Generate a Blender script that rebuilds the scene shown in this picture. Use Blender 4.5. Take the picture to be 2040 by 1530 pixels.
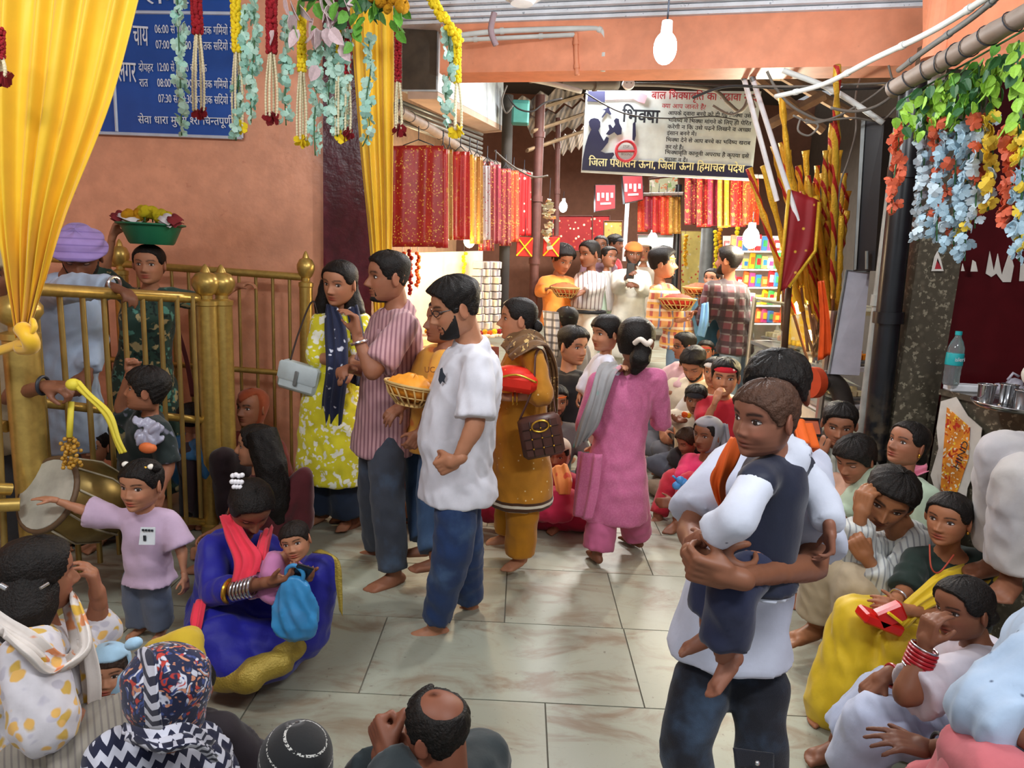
import bpy, bmesh, math, random, numpy as np
from mathutils import Vector as V, Matrix
PI = math.pi
random.seed(7)
for _o in list(bpy.data.objects): bpy.data.objects.remove(_o)
# ---------------------------------------------------------------- camera, light, exposure
SC = bpy.context.scene
cam = bpy.data.cameras.new('camera'); camo = bpy.data.objects.new('camera', cam); SC.collection.objects.link(camo); SC.camera = camo
cam.sensor_width = 36.; cam.lens = 23.912; cam.clip_end = 100
_p, _r, _y = math.radians(10.454), math.radians(2.7), -math.radians(.423)
_f = V((math.sin(_y)*math.cos(_p), math.cos(_y)*math.cos(_p), -math.sin(_p))); _r0 = V((math.cos(_y), -math.sin(_y), 0)); _u0 = _r0.cross(_f)
_rt = _r0*math.cos(_r)+_u0*math.sin(_r); _up = -_r0*math.sin(_r)+_u0*math.cos(_r)
camo.matrix_world = Matrix.Translation((0, 0, 1.70)) @ Matrix((_rt, _up, -_f)).transposed().to_4x4()
SC.view_settings.view_transform = 'Standard'; SC.view_settings.look = 'None'; SC.view_settings.gamma = 1.; SC.view_settings.use_curve_mapping = False
SC.view_settings.exposure = -.12
world = bpy.data.worlds.new('world'); SC.world = world; world.use_nodes = True
world.node_tree.nodes['Background'].inputs[0].default_value = (.80, .82, .86, 1); world.node_tree.nodes['Background'].inputs[1].default_value = .52
def lamp(name, kind, loc, energy, col=(1, 1, 1), size=.2, to=None, sy=None, spread=None):
    L = bpy.data.lights.new(name, kind); L.energy = energy; L.color = col
    if kind == 'AREA':
        L.size = size
        if sy: L.shape = 'RECTANGLE'; L.size_y = sy
        if spread: L.spread = spread
    else: L.shadow_soft_size = size
    o = bpy.data.objects.new(name, L); SC.collection.objects.link(o); o.location = loc
    if to is not None: o.rotation_euler = (V(to)-V(loc)).to_track_quat('-Z', 'Y').to_euler()
    return o

# lamps: the hanging bulb, tube lights of the hall ceiling behind the camera, the stalls' own lamps, fill added over the lane
lamp('hanging_bulb', 'POINT', (.581,3.22,2.623), 68, (.95, .98, 1.), .06)
lamp('hall_tube_a', 'AREA', (-1.6, .6, 3.15), 46, (.97, .98, 1.), 1.2, to=(-1.2, 3.2, .6), sy=.25)
lamp('hall_tube_b', 'AREA', (1.2, .2, 3.15), 54, (.97, .98, 1.), 1.2, to=(1.0, 3., .6), sy=.25)
lamp('left_stall', 'POINT', (-.554,5.55,1.737), 46, (1., .76, .46), .08)
lamp('right_stall', 'POINT', (2.091,6.45,1.987), 170, (1., .92, .70), .08)
lamp('glass_counter_lamp', 'POINT', (2.119,5.1,1.236), 55, (1., .80, .42), .05)
lamp('lane_lamp_a', 'AREA', (.9, 6.6, 3.4), 150, (.98, .98, 1.), 1.0, to=(1.0, 6.4, 0), sy=.3)  # added fill to brighten the near lane, no fixture
lamp('lane_lamp_b', 'AREA', (1.6, 9.6, 3.6), 240, (1., .95, .88), 1.2, to=(1.6, 9.2, 0), sy=.3)  # added fill for the far lane, likewise without a fixture

# ---------------------------------------------------------------- helpers
COL = bpy.context.scene.collection
def lin(c):
    if isinstance(c, str):
        c = c.lstrip('#'); c = tuple(int(c[i:i+2], 16)/255 for i in (0, 2, 4))
    return tuple(((x/12.92) if x <= .04045 else ((x+.055)/1.055)**2.4) for x in c[:3]) + (1.,)
MATS = {}
class NT:
    """tiny node-graph builder"""
    def __init__(s, m):
        s.t = m.node_tree; s.n = s.t.nodes; s.l = s.t.links; s.b = s.n['Principled BSDF']
        s.tc = s.n.new('ShaderNodeTexCoord'); s.obj = s.tc.outputs['Object']
    def new(s, k, **kw):
        n = s.n.new('ShaderNode'+k)
        for a, v in kw.items(): setattr(n, a, v)
        return n
    def put(s, sock, v):
        if hasattr(v, 'is_output'): s.l.new(v, sock)
        else: sock.default_value = v
    def math(s, op, a, b=0., c=0.):
        n = s.new('Math', operation=op); s.put(n.inputs[0], a); s.put(n.inputs[1], b); s.put(n.inputs[2], c); return n.outputs[0]
    def xyz(s, v):
        n = s.new('SeparateXYZ'); s.put(n.inputs[0], v); return n.outputs
    def comb(s, x, y, z):
        n = s.new('CombineXYZ'); s.put(n.inputs[0], x); s.put(n.inputs[1], y); s.put(n.inputs[2], z); return n.outputs[0]
    def map(s, v, rot=(0,0,0), sc=(1,1,1), loc=(0,0,0)):
        n = s.new('Mapping'); s.put(n.inputs[0], v); n.inputs['Location'].default_value = loc
        n.inputs['Rotation'].default_value = rot; n.inputs['Scale'].default_value = sc; return n.outputs[0]
    def noise(s, v, sc=5., det=4., rough=.55, dist=0., col=False):
        n = s.new('TexNoise'); s.put(n.inputs['Vector'], v); n.inputs['Scale'].default_value = sc; n.inputs['Detail'].default_value = det
        n.inputs['Roughness'].default_value = rough; n.inputs['Distortion'].default_value = dist; return n.outputs[1 if col else 0]
    def vor(s, v, sc=5., out='Distance', feat='F1', rnd=1.):
        n = s.new('TexVoronoi', feature=feat); s.put(n.inputs['Vector'], v); n.inputs['Scale'].default_value = sc
        n.inputs['Randomness'].default_value = rnd; return n.outputs[out]
    def ramp(s, f, lo, hi):
        n = s.new('MapRange'); s.put(n.inputs[0], f); n.inputs[1].default_value = lo; n.inputs[2].default_value = hi; n.interpolation_type = 'SMOOTHSTEP'; return n.outputs[0]
    def mix(s, f, a, b, mode='MIX'):
        n = s.new('Mix', data_type='RGBA', blend_type=mode); s.put(n.inputs[0], f); s.put(n.inputs[6], a); s.put(n.inputs[7], b); return n.outputs[2]
    def bump(s, h, st=.3, dist=.01):
        n = s.new('Bump'); s.put(n.inputs['Height'], h); n.inputs['Strength'].default_value = st; n.inputs['Distance'].default_value = dist
        s.l.new(n.outputs[0], s.b.inputs['Normal'])
def mat(name, col='#808080', rough=.7, metal=0., fn=None, spec=.4, emit=None, es=1., var=.10, vs=9., bump=0., bs=60., tint=False, trans=0., alpha=1., sss=0., sheen=0.):
    if name in MATS: return MATS[name]
    m = bpy.data.materials.new(name); m.use_nodes = True; MATS[name] = m
    t = NT(m); b = t.b
    b.inputs['Roughness'].default_value = rough; b.inputs['Metallic'].default_value = metal
    b.inputs['Specular IOR Level'].default_value = spec
    c = lin(col) if not (isinstance(col, tuple) and len(col) == 4) else col
    out = c
    if var:
        nz = t.noise(t.obj, vs, 5)
        f = t.ramp(nz, .25, .75)
        out = t.mix(f, tuple(max(0, x*(1-var)) for x in c[:3])+(1,), tuple(min(1, x*(1+var)) for x in c[:3])+(1,))
    if fn: out = fn(t, out) or out
    if tint:
        a = t.new('Attribute', attribute_name='tint'); out = t.mix(1., out, a.outputs[0], 'MULTIPLY')
    t.put(b.inputs['Base Color'], out)
    if bump: t.bump(t.noise(t.obj, bs, 4), bump, .006)
    if emit: b.inputs['Emission Color'].default_value = lin(emit); b.inputs['Emission Strength'].default_value = es
    if trans: b.inputs['Transmission Weight'].default_value = trans
    if alpha < 1: b.inputs['Alpha'].default_value = alpha
    if sss: b.inputs['Subsurface Weight'].default_value = sss; b.inputs['Subsurface Scale'].default_value = .01
    if sheen: b.inputs['Sheen Weight'].default_value = sheen
    return m
def rot90(v, a): return (v[0]*math.cos(a)-v[1]*math.sin(a), v[0]*math.sin(a)+v[1]*math.cos(a), v[2])

# pattern functions for cloth (object coordinates, metres)
def p_stripes(c2, period=.02, duty=.4, yaw=0, axis=0, soft=.08):
    def fn(t, base):
        v = t.map(t.obj, rot=(0, 0, -yaw)); o = t.xyz(v)
        w = t.math('FRACT', t.math('MULTIPLY', o[axis], 1/period))
        f = t.math('SUBTRACT', 1., t.ramp(t.math('ABSOLUTE', t.math('SUBTRACT', w, .5)), duty/2-soft, duty/2+soft))
        return t.mix(f, base, lin(c2))
    return fn
def p_check(c2, c3=None, period=.08, duty=.25, yaw=0):
    def fn(t, base):
        v = t.map(t.obj, rot=(0, 0, -yaw)); o = t.xyz(v); c = base
        for ax, cc in ((0, c2), (2, c3 or c2)):
            w = t.math('FRACT', t.math('MULTIPLY', o[ax], 1/period))
            f = t.math('LESS_THAN', w, duty); c = t.mix(t.math('MULTIPLY', f, .8), c, lin(cc))
        return c
    return fn
def p_spots(cols, sc=22., r=.22, rnd=.8, warp=0., stretch=(1,1,1)):
    def fn(t, base):
        c = base; v = t.map(t.obj, sc=stretch)
        if warp:
            n = t.noise(v, 14, 2, col=True); mm = t.new('VectorMath', operation='MULTIPLY_ADD'); t.put(mm.inputs[0], n); mm.inputs[1].default_value = (warp,)*3; t.put(mm.inputs[2], v); v = mm.outputs[0]
        for i, cc in enumerate(cols):
            vv = t.map(v, loc=(i*.37, i*.21, i*.53)); d = t.vor(vv, sc*(1+.13*i), rnd=rnd)
            f = t.math('SUBTRACT', 1., t.ramp(d, r-.05, r+.05)); c = t.mix(f, c, lin(cc))
        return c
    return fn
def p_zig(c2, c3=None, period=.035, yaw=0, amp=.5, seg=.03, lo=None):
    def fn(t, base):
        v = t.map(t.obj, rot=(0, 0, -yaw)); o = t.xyz(v)
        tri = t.math('ABSOLUTE', t.math('SUBTRACT', t.math('FRACT', t.math('MULTIPLY', o[0], 1/seg)), .5))
        w = t.math('FRACT', t.math('ADD', t.math('MULTIPLY', o[2], 1/period), t.math('MULTIPLY', tri, amp*2)))
        c = t.mix(t.math('LESS_THAN', w, .5), base, lin(c2))
        if c3:
            n = t.noise(t.obj, 26, 3); c = t.mix(t.math('GREATER_THAN', n, .6), c, lin(c3))
        return c
    return fn
def p_bands(bands, c_default=None):
    """horizontal bands by object z: (z0,z1,colour)"""
    def fn(t, base):
        c = base; z = t.xyz(t.obj)[2]
        for z0, z1, cc in bands:
            f = t.math('MULTIPLY', t.math('GREATER_THAN', z, z0), t.math('LESS_THAN', z, z1)); c = t.mix(f, c, lin(cc))
        return c
    return fn
def p_chain(*fs):
    def fn(t, base):
        for f in fs: base = f(t, base) or base
        return base
    return fn

class G:
    """collects closed shells as vertices + faces"""
    def __init__(s): s.v = []; s.f = []; s.c = []
    def add(s, vs, fs, col=None):
        o = len(s.v); s.v.extend([tuple(p) for p in vs]); s.f.extend([tuple(i+o for i in f) for f in fs])
        s.c.extend([col or (1, 1, 1)]*len(vs))
        return s
    def rings(s, rings, cap=True, col=None, closed=False):
        n = len(rings[0]); vs = [p for r in rings for p in r]; fs = []
        m = len(rings)
        for i in range(m if closed else m-1):
            a = i*n; b = ((i+1) % m)*n
            for k in range(n): fs.append((a+k, a+(k+1) % n, b+(k+1) % n, b+k))
        if cap and not closed: fs.append(tuple(range(n-1, -1, -1))); fs.append(tuple((m-1)*n+k for k in range(n)))
        return s.add(vs, fs, col)
    def cone(s, p0, r0, p1, r1, n=12, rnd=True, col=None):
        p0, p1 = V(p0), V(p1); d = p1-p0; L = d.length
        if L < 1e-6: return s.ell(p0, (r0, r0, r0), col=col)
        d /= L; a = d.orthogonal().normalized(); b = d.cross(a); R = []
        st = []
        if rnd: st += [(-r0*.92, r0*.35), (-r0*.65, r0*.75), (0, r0)]
        else: st += [(0, r0)]
        st += [(L*.33, r0*.67+r1*.33), (L*.67, r0*.33+r1*.67)] if L > 3*max(r0, r1) else []
        st += [(L, r1)] + ([(L+r1*.65, r1*.75), (L+r1*.92, r1*.35)] if rnd else [])
        for h, r in st:
            c = p0+d*h; R.append([c+(a*math.cos(2*PI*k/n)+b*math.sin(2*PI*k/n))*r for k in range(n)])
        return s.rings(R, col=col)
    def tube(s, pts, rad, n=10, col=None, closed=False, el=None, cap=True):
        pts = [V(p) for p in pts]; m = len(pts)
        if not hasattr(rad, '__len__'): rad = [rad]*m
        R = []; a = None
        for i, p in enumerate(pts):
            d = (pts[(i+1) % m]-pts[i-1]) if closed else (pts[min(i+1, m-1)]-pts[max(i-1, 0)])
            d = d.normalized() if d.length > 1e-9 else V((0, 0, 1))
            a = (a-d*a.dot(d)) if a is not None else d.orthogonal()
            if a.length < 1e-6: a = d.orthogonal()
            a.normalize(); b = d.cross(a)
            R.append([p+(a*math.cos(2*PI*k/n)+b*math.sin(2*PI*k/n)*(el or 1))*rad[i] for k in range(n)])
        return s.rings(R, col=col, closed=closed, cap=cap)
    def ell(s, c, r, M=None, n=12, m=8, col=None):
        c = V(c); r = r if hasattr(r, '__len__') else (r, r, r); R = []
        for i in range(1, m):
            t = PI*i/m; R.append([V((r[0]*math.sin(t)*math.cos(2*PI*k/n), r[1]*math.sin(t)*math.sin(2*PI*k/n), -r[2]*math.cos(t))) for k in range(n)])
        vs = [p for q in R for p in q]+[V((0, 0, -r[2])), V((0, 0, r[2]))]; fs = []
        for i in range(m-2):
            for k in range(n): fs.append((i*n+k, i*n+(k+1) % n, (i+1)*n+(k+1) % n, (i+1)*n+k))
        b, tp = len(vs)-2, len(vs)-1
        for k in range(n): fs.append((b, (k+1) % n, k)); fs.append((tp, (m-2)*n+k, (m-2)*n+(k+1) % n))
        return s.add([c+(M @ p if M is not None else p) for p in vs], fs, col)
    def box(s, c, h, M=None, bev=0., col=None):
        c = V(c)
        if bev <= 0:
            P = [V((x*h[0], y*h[1], z*h[2])) for z in (-1, 1) for y in (-1, 1) for x in (-1, 1)]
            F = [(0, 2, 3, 1), (4, 5, 7, 6), (0, 1, 5, 4), (2, 6, 7, 3), (0, 4, 6, 2), (1, 3, 7, 5)]
        else:
            e = [h[i]-min(bev, h[i]*.9) for i in range(3)]; P = []; F = []; idx = {}
            for sx in (-1, 1):
                for sy in (-1, 1):
                    for sz in (-1, 1):
                        for ax in range(3):
                            q = [sx*e[0], sy*e[1], sz*e[2]]; q[ax] = (sx, sy, sz)[ax]*h[ax]; idx[(sx, sy, sz, ax)] = len(P); P.append(V(q))
            for ax in range(3):
                u, w = [(1, 2), (2, 0), (0, 1)][ax]
                for sg in (-1, 1):
                    q = []
                    for su, sw in ((-1, -1), (1, -1), (1, 1), (-1, 1)):
                        k = [0, 0, 0]; k[ax] = sg; k[u] = su; k[w] = sw; q.append(idx[(*k, ax)])
                    F.append(tuple(q if sg > 0 else q[::-1]))
            for ax in range(3):
                u, w = [(1, 2), (2, 0), (0, 1)][ax]
                for su in (-1, 1):
                    for sw in (-1, 1):
                        def g(sa, fa):
                            k = [0, 0, 0]; k[ax] = sa; k[u] = su; k[w] = sw; return idx[(*k, fa)]
                        q = [g(-1, u), g(1, u), g(1, w), g(-1, w)]; F.append(tuple(q if su*sw < 0 else q[::-1]))
            for sx in (-1, 1):
                for sy in (-1, 1):
                    for sz in (-1, 1):
                        q = [idx[(sx, sy, sz, a)] for a in range(3)]; F.append(tuple(q if sx*sy*sz > 0 else q[::-1]))
        return s.add([c+(M @ p if M is not None else p) for p in P], F, col)
    def plate(s, q, th, away=None, col=None):
        """quad q of 4 points extruded by th along the normal (pointing away from `away`)"""
        q = [V(p) for p in q]; n = (q[1]-q[0]).cross(q[3]-q[0]).normalized()
        if away is not None and n.dot(V(away)-q[0]) > 0: n = -n
        vs = q+[p+n*th for p in q]
        return s.add(vs, [(0, 1, 2, 3), (7, 6, 5, 4), (0, 4, 5, 1), (1, 5, 6, 2), (2, 6, 7, 3), (3, 7, 4, 0)], col)
    def lathe(s, prof, c=(0, 0, 0), n=20, M=None, col=None):
        c = V(c); R = [[V((r*math.cos(2*PI*k/n), r*math.sin(2*PI*k/n), z)) for k in range(n)] for r, z in prof]
        R = [[c+(M @ p if M is not None else p) for p in q] for q in R]
        return s.rings(R, col=col)

def mk(name, v, f, mats, smooth=True, cols=None, midx=None):
    me = bpy.data.meshes.new(name); me.from_pydata(v, [], f)
    for m in (mats if isinstance(mats, (list, tuple)) else [mats]): me.materials.append(m)
    if smooth: me.polygons.foreach_set('use_smooth', [True]*len(me.polygons))
    if cols is not None:
        a = me.color_attributes.new('tint', 'FLOAT_COLOR', 'POINT'); c = np.ones((len(me.vertices), 4), np.float32); c[:, :3] = cols; a.data.foreach_set('color', c.ravel())
    if midx is not None: me.polygons.foreach_set('material_index', midx)
    me.update(); return me
def link(name, me, parent=None, loc=None):
    o = bpy.data.objects.new(name, me); COL.objects.link(o)
    if parent is not None: o.parent = parent
    if loc is not None: o.location = loc
    return o
def recalc(me):
    b = bmesh.new(); b.from_mesh(me); bmesh.ops.recalc_face_normals(b, faces=b.faces); b.to_mesh(me); b.free()
def obj(name, g, m, parent=None, smooth=False, origin=None, tint=False, auto=False):
    """one mesh object; vertices are world positions, stored relative to the parent's (or own) base"""
    base = V(parent['base']) if parent is not None else V(origin or (0, 0, 0))
    me = mk(name, [V(p)-base for p in g.v], g.f, m, smooth or auto, np.array(g.c, np.float32) if tint else None)
    recalc(me)
    if auto:
        try: me.set_sharp_from_angle(angle=.7)
        except Exception: pass
    o = link(name, me, parent)
    o['base'] = tuple(base)
    if parent is None: o.location = base
    return o
def tag(o, label, cat, group=None, kind=None):
    if label: o['label'] = label
    if cat: o['category'] = cat
    if group: o['group'] = group
    if kind: o['kind'] = kind
    return o
def thing(name, label, cat, base, group=None):
    o = bpy.data.objects.new(name, None); COL.objects.link(o); o.location = base; o['base'] = tuple(base); o.empty_display_size = .1
    return tag(o, label, cat, group)
def structure(o): o['kind'] = 'structure'; return o
def dup(root, base, label=None, rz=0, sc=1):
    r = root.copy(); COL.objects.link(r); r.location = base; r.rotation_euler = (0, 0, rz); r.scale = (sc,)*3
    if label: r['label'] = label
    for ch in list(root.children):
        c = ch.copy(); COL.objects.link(c); c.parent = r
        for g in list(ch.children):
            d = g.copy(); COL.objects.link(d); d.parent = c
    return r
def lerp(a, b, t): return a+(b-a)*t
def sstep(x, a, b):
    t = np.clip((x-a)/(b-a), 0, 1); return t*t*(3-2*t)

# ---------------------------------------------------------------- soft surfaces (voxel union + smoothing), evaluated in one batch
QUEUE = []
def soft(name, g, m, parent, voxel, smooth=4, folds=0., extra=None, fscale=1., local=False):
    base = V((0, 0, 0)) if local else V(parent['base'])
    me = mk(name, [V(p)-base for p in g.v], g.f, m, True); recalc(me)
    o = link(name, me, parent)
    r = o.modifiers.new('r', 'REMESH'); r.mode = 'VOXEL'; r.voxel_size = voxel; r.use_smooth_shade = True
    if smooth: q = o.modifiers.new('s', 'SMOOTH'); q.factor = .5; q.iterations = smooth
    QUEUE.append((o, folds, extra, fscale, voxel)); return o
def mesh_arrays(me):
    n = len(me.vertices); co = np.empty(n*3, np.float32); me.vertices.foreach_get('co', co); no = np.empty(n*3, np.float32); me.vertices.foreach_get('normal', no)
    L = np.empty(len(me.loops), np.int32); me.loops.foreach_get('vertex_index', L); t = np.empty(len(me.polygons), np.int32); me.polygons.foreach_get('loop_total', t)
    return co.reshape(-1, 3), no.reshape(-1, 3), L, t
def fold_noise(p, s=1.):
    x, y, z = (p*s).T
    w = 1.7*np.sin(9*x+4*z+1.3)+1.4*np.sin(11*y-5*z+.4)+1.2*np.sin(7*z+6*x)
    a = np.sin(34*x+18*z+2.3*w)+np.sin(31*y-21*z+2.1*w+1)+.8*np.sin(14*z-22*x+1.9*w+2)
    b = np.sin(71*x-34*z+3*w)+np.sin(66*y+41*z+2.6*w)
    return .30*(1-np.abs(a)/1.4)+.12*b
def flush():
    bpy.context.view_layer.update(); dg = bpy.context.evaluated_depsgraph_get()
    for o, folds, extra, fs, vx in QUEUE:
        me = bpy.data.meshes.new_from_object(o.evaluated_get(dg)); co, no, L, t = mesh_arrays(me); mats = list(o.data.materials)
        if folds: co = co+no*(fold_noise(co, fs)*folds)[:, None]
        cols = np.ones((len(co), 3), np.float32)
        if extra is not None:
            for ev, ef, ec in extra:
                k = len(co); co = np.vstack([co, ev]); cols = np.vstack([cols, ec]); L = np.concatenate([L, ef[0]+k]); t = np.concatenate([t, ef[1]])
        nm = bpy.data.meshes.new(o.name); nm.vertices.add(len(co)); nm.vertices.foreach_set('co', co.astype(np.float32).ravel())
        nm.loops.add(len(L)); nm.loops.foreach_set('vertex_index', L.astype(np.int32)); nm.polygons.add(len(t))
        nm.polygons.foreach_set('loop_start', np.concatenate([[0], np.cumsum(t)[:-1]]).astype(np.int32)); nm.polygons.foreach_set('loop_total', t.astype(np.int32))
        nm.polygons.foreach_set('use_smooth', np.ones(len(t), bool))
        if extra is not None:
            a = nm.color_attributes.new('tint', 'FLOAT_COLOR', 'POINT'); c4 = np.ones((len(co), 4), np.float32); c4[:, :3] = cols; a.data.foreach_set('color', c4.ravel())
        for mm in mats: nm.materials.append(mm)
        nm.update(); nm.validate()
        old = o.data; o.modifiers.clear(); o.data = nm; bpy.data.meshes.remove(old); bpy.data.meshes.remove(me)
    QUEUE.clear()
def pack(v, f):
    """python faces -> (loops, totals)"""
    return np.array([i for q in f for i in q], np.int32), np.array([len(q) for q in f], np.int32)

# ---------------------------------------------------------------- hands and feet prototypes
HAND = {}; FOOT = {}
def build_protos():
    tmp = []
    poses = dict(relax=(28, 34, 22, .35), flat=(6, 8, 5, .15), fist=(78, 88, 55, .9), grip=(52, 62, 40, .75), cup=(38, 30, 22, .5), spread=(10, 14, 8, .1))
    for fine in (0, 1):
        for nm, (c1, c2, c3, th) in poses.items():
            g = G(); g.cone((0, -.03, 0), .026, (0, .02, 0), .027)
            for x in (-.027, -.009, .009, .026): g.cone((x*.75, .012, 0), .0175, (x, .082, -.001), .0125)
            g.ell((.024, .035, -.01), (.018, .03, .016))
            for i, (x, L, sp) in enumerate(((.0285, .072, .07), (.0095, .08, .0), (-.0105, .074, -.06), (-.0295, .058, -.14))):
                p = V((x, .084-.006*abs(i-1.2), -.001)); ang = 0; d0 = sp*(2.2 if nm == 'spread' else 1)
                for q, (k, c, r) in enumerate(((.45, c1, .0098), (.31, c2, .0088), (.27, c3, .0078))):
                    ang += math.radians(c*(1+.08*i)); d = V((math.sin(d0)*math.cos(ang), math.cos(d0)*math.cos(ang), -math.sin(ang)))
                    e = p+d*(L*k*1.05); g.cone(p, r, e, r*.9, n=8); p = e
            b = V((.026, .022, -.008)); d = V((.75-.35*th, .62, -.15-.55*th)).normalized(); e = b+d*.042; g.cone(b, .0145, e, .0115, n=8)
            d2 = (d+V((-.45*th, .35, -.25*th))).normalized(); g.cone(e, .0112, e+d2*.032, .0085, n=8)
            tmp.append((('h', nm, fine), g, .0054 if fine else .009))
    for fine in (0, 1):
        g = G(); g.ell((0, -.035, -.045), (.032, .042, .034)); g.cone((0, -.012, .03), .037, (0, 0, -.025), .036); g.cone((0, 0, -.03), .036, (.004, .10, -.052), .026)
        g.cone((-.016, .0, -.05), .026, (-.024, .115, -.058), .0195); g.cone((.014, .0, -.05), .026, (.026, .12, -.057), .021)
        for i, (x, y, r) in enumerate(((.030, .158, .0135), (.0085, .160, .0098), (-.0085, .152, .0093), (-.024, .142, .0088), (-.037, .128, .0085))):
            g.cone((x*.85, y-.05, -.058), r*1.05, (x, y, -.066), r, n=8)
        g.box((0, .03, -.095), (.08, .16, .0155)) if False else None
        tmp.append((('f', '', fine), g, .0068 if fine else .012))
    obs = []
    for k, g, vx in tmp:
        me = mk('proto', g.v, g.f, []); o = link('proto', me); r = o.modifiers.new('r', 'REMESH'); r.mode = 'VOXEL'; r.voxel_size = vx
        q = o.modifiers.new('s', 'SMOOTH'); q.factor = .5; q.iterations = 3 if k[0] == 'h' else 4; obs.append((k, o))
    bpy.context.view_layer.update(); dg = bpy.context.evaluated_depsgraph_get()
    for k, o in obs:
        me = bpy.data.meshes.new_from_object(o.evaluated_get(dg)); co, no, L, t = mesh_arrays(me)
        (HAND if k[0] == 'h' else FOOT)[k[1:]] = (co.copy(), L.copy(), t.copy()); bpy.data.meshes.remove(me); old = o.data; bpy.data.objects.remove(o); bpy.data.meshes.remove(old)
def place(proto, origin, y, z, scale, mirror):
    co, L, t = proto; y = V(y).normalized(); z = V(z); z = (z-y*z.dot(y)); z = z.normalized() if z.length > 1e-4 else y.orthogonal().normalized(); x = y.cross(z)
    c = co*scale
    if mirror: c = c*np.array([-1, 1, 1], np.float32)
    M = np.array([x, y, z], np.float32); out = c @ M + np.array(origin, np.float32)
    if mirror:
        s = np.concatenate([[0], np.cumsum(t)[:-1]]); L2 = L.copy()
        for a, n in (zip(s, t) if not np.all(t == 4) else ()): L2[a:a+n] = L[a:a+n][::-1]
        if np.all(t == 4): L2 = L.reshape(-1, 4)[:, ::-1].ravel().copy()
        L = L2
    return out, (L, t)

# ---------------------------------------------------------------- heads (local frame: x = person's right, y = forward, z = up; crown +1, chin -1)
ZT = np.array([-1, -.97, -.9, -.78, -.62, -.45, -.28, -.1, .05, .2, .3]); WT = np.array([.14, .24, .37, .49, .575, .63, .67, .70, .715, .72, .72])
FT = np.array([.42, .58, .68, .715, .725, .735, .745, .73, .70, .735, .74]); BT = np.array([-.40, -.47, -.5, -.53, -.58, -.66, -.76, -.86, -.93, -.965, -.965])
def sec(z, jaw=1.):
    k = np.where(z > .3, np.sqrt(np.clip(1-(np.clip(z-.3, 0, .7)/.7)**2.15, 0, 1)), 1.)
    w = np.interp(z, ZT, WT); f = np.interp(z, ZT, FT); b = np.interp(z, ZT, BT)
    w = np.where(z < .1, w*(1+(jaw-1)*np.clip((.1-z)/.9, 0, 1)), w)
    return w*k, -.1+(f+.1)*k, -.1+(b+.1)*k
def headgrid(rows, cols):
    s = np.linspace(0, 1, rows); z = -1+2*(.72*s+.28*(1-np.cos(PI*s))/2); u = np.arange(cols)/cols*2*PI; a = u+.42*np.sin(u)+PI   # dense at the front (a = 0 mod 2pi)
    return np.meshgrid(z, a, indexing='ij')
def headsurf(z, a, jaw=1.):
    w, f, b = sec(z, jaw); c, s = np.cos(a), np.sin(a); yc = -.1
    x = w*np.sign(s)*np.abs(s)**.92; y = np.where(c > 0, yc+(f-yc)*np.abs(c)**.9, yc-(yc-b)*np.abs(c)**.9)
    return x, y
def ga(x, m, s): return np.exp(-((x-m)/s)**2)
def features(x, y, z, sex='m', child=0., nose=1., smile=0.):
    fr = sstep(y, .15, .45); n = nose*(1-.45*child); d = 0*x
    ridge = np.interp(z, [-.40, -.33, -.25, -.1, .05, .16, .24], [0, .11, .25, .185, .085, .03, 0])*n
    d = d+ridge*ga(x, 0, np.interp(z, [-.35, -.25, 0, .2], [.13, .10, .075, .09]))
    d = d+0.10*n*(ga(x, .115, .06)+ga(x, -.115, .06))*ga(z, -.285, .07)
    d = d-.085*(ga(x, .30, .15)+ga(x, -.30, .15))*ga(z, .07, .095)
    d = d+(.035 if sex == 'm' else .015)*(1-child)*(ga(x, .27, .22)+ga(x, -.27, .22))*ga(z, .235, .06)
    d = d+(.03+.05*child)*(ga(x, .40, .2)+ga(x, -.40, .2))*ga(z, -.26-.05*child, .18)
    lw = .20+.06*smile
    d = d+.062*ga(x, 0, lw)*ga(z, -.505, .042)+.068*ga(x, 0, lw*.85)*ga(z, -.615, .048)-.045*ga(x, 0, lw*1.1)*ga(z, -.557, .018)-.035*ga(x, 0, .2)*ga(z, -.70, .05)
    d = d+.05*ga(x, 0, .2)*ga(z, -.87, .09)
    return d*fr
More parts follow.
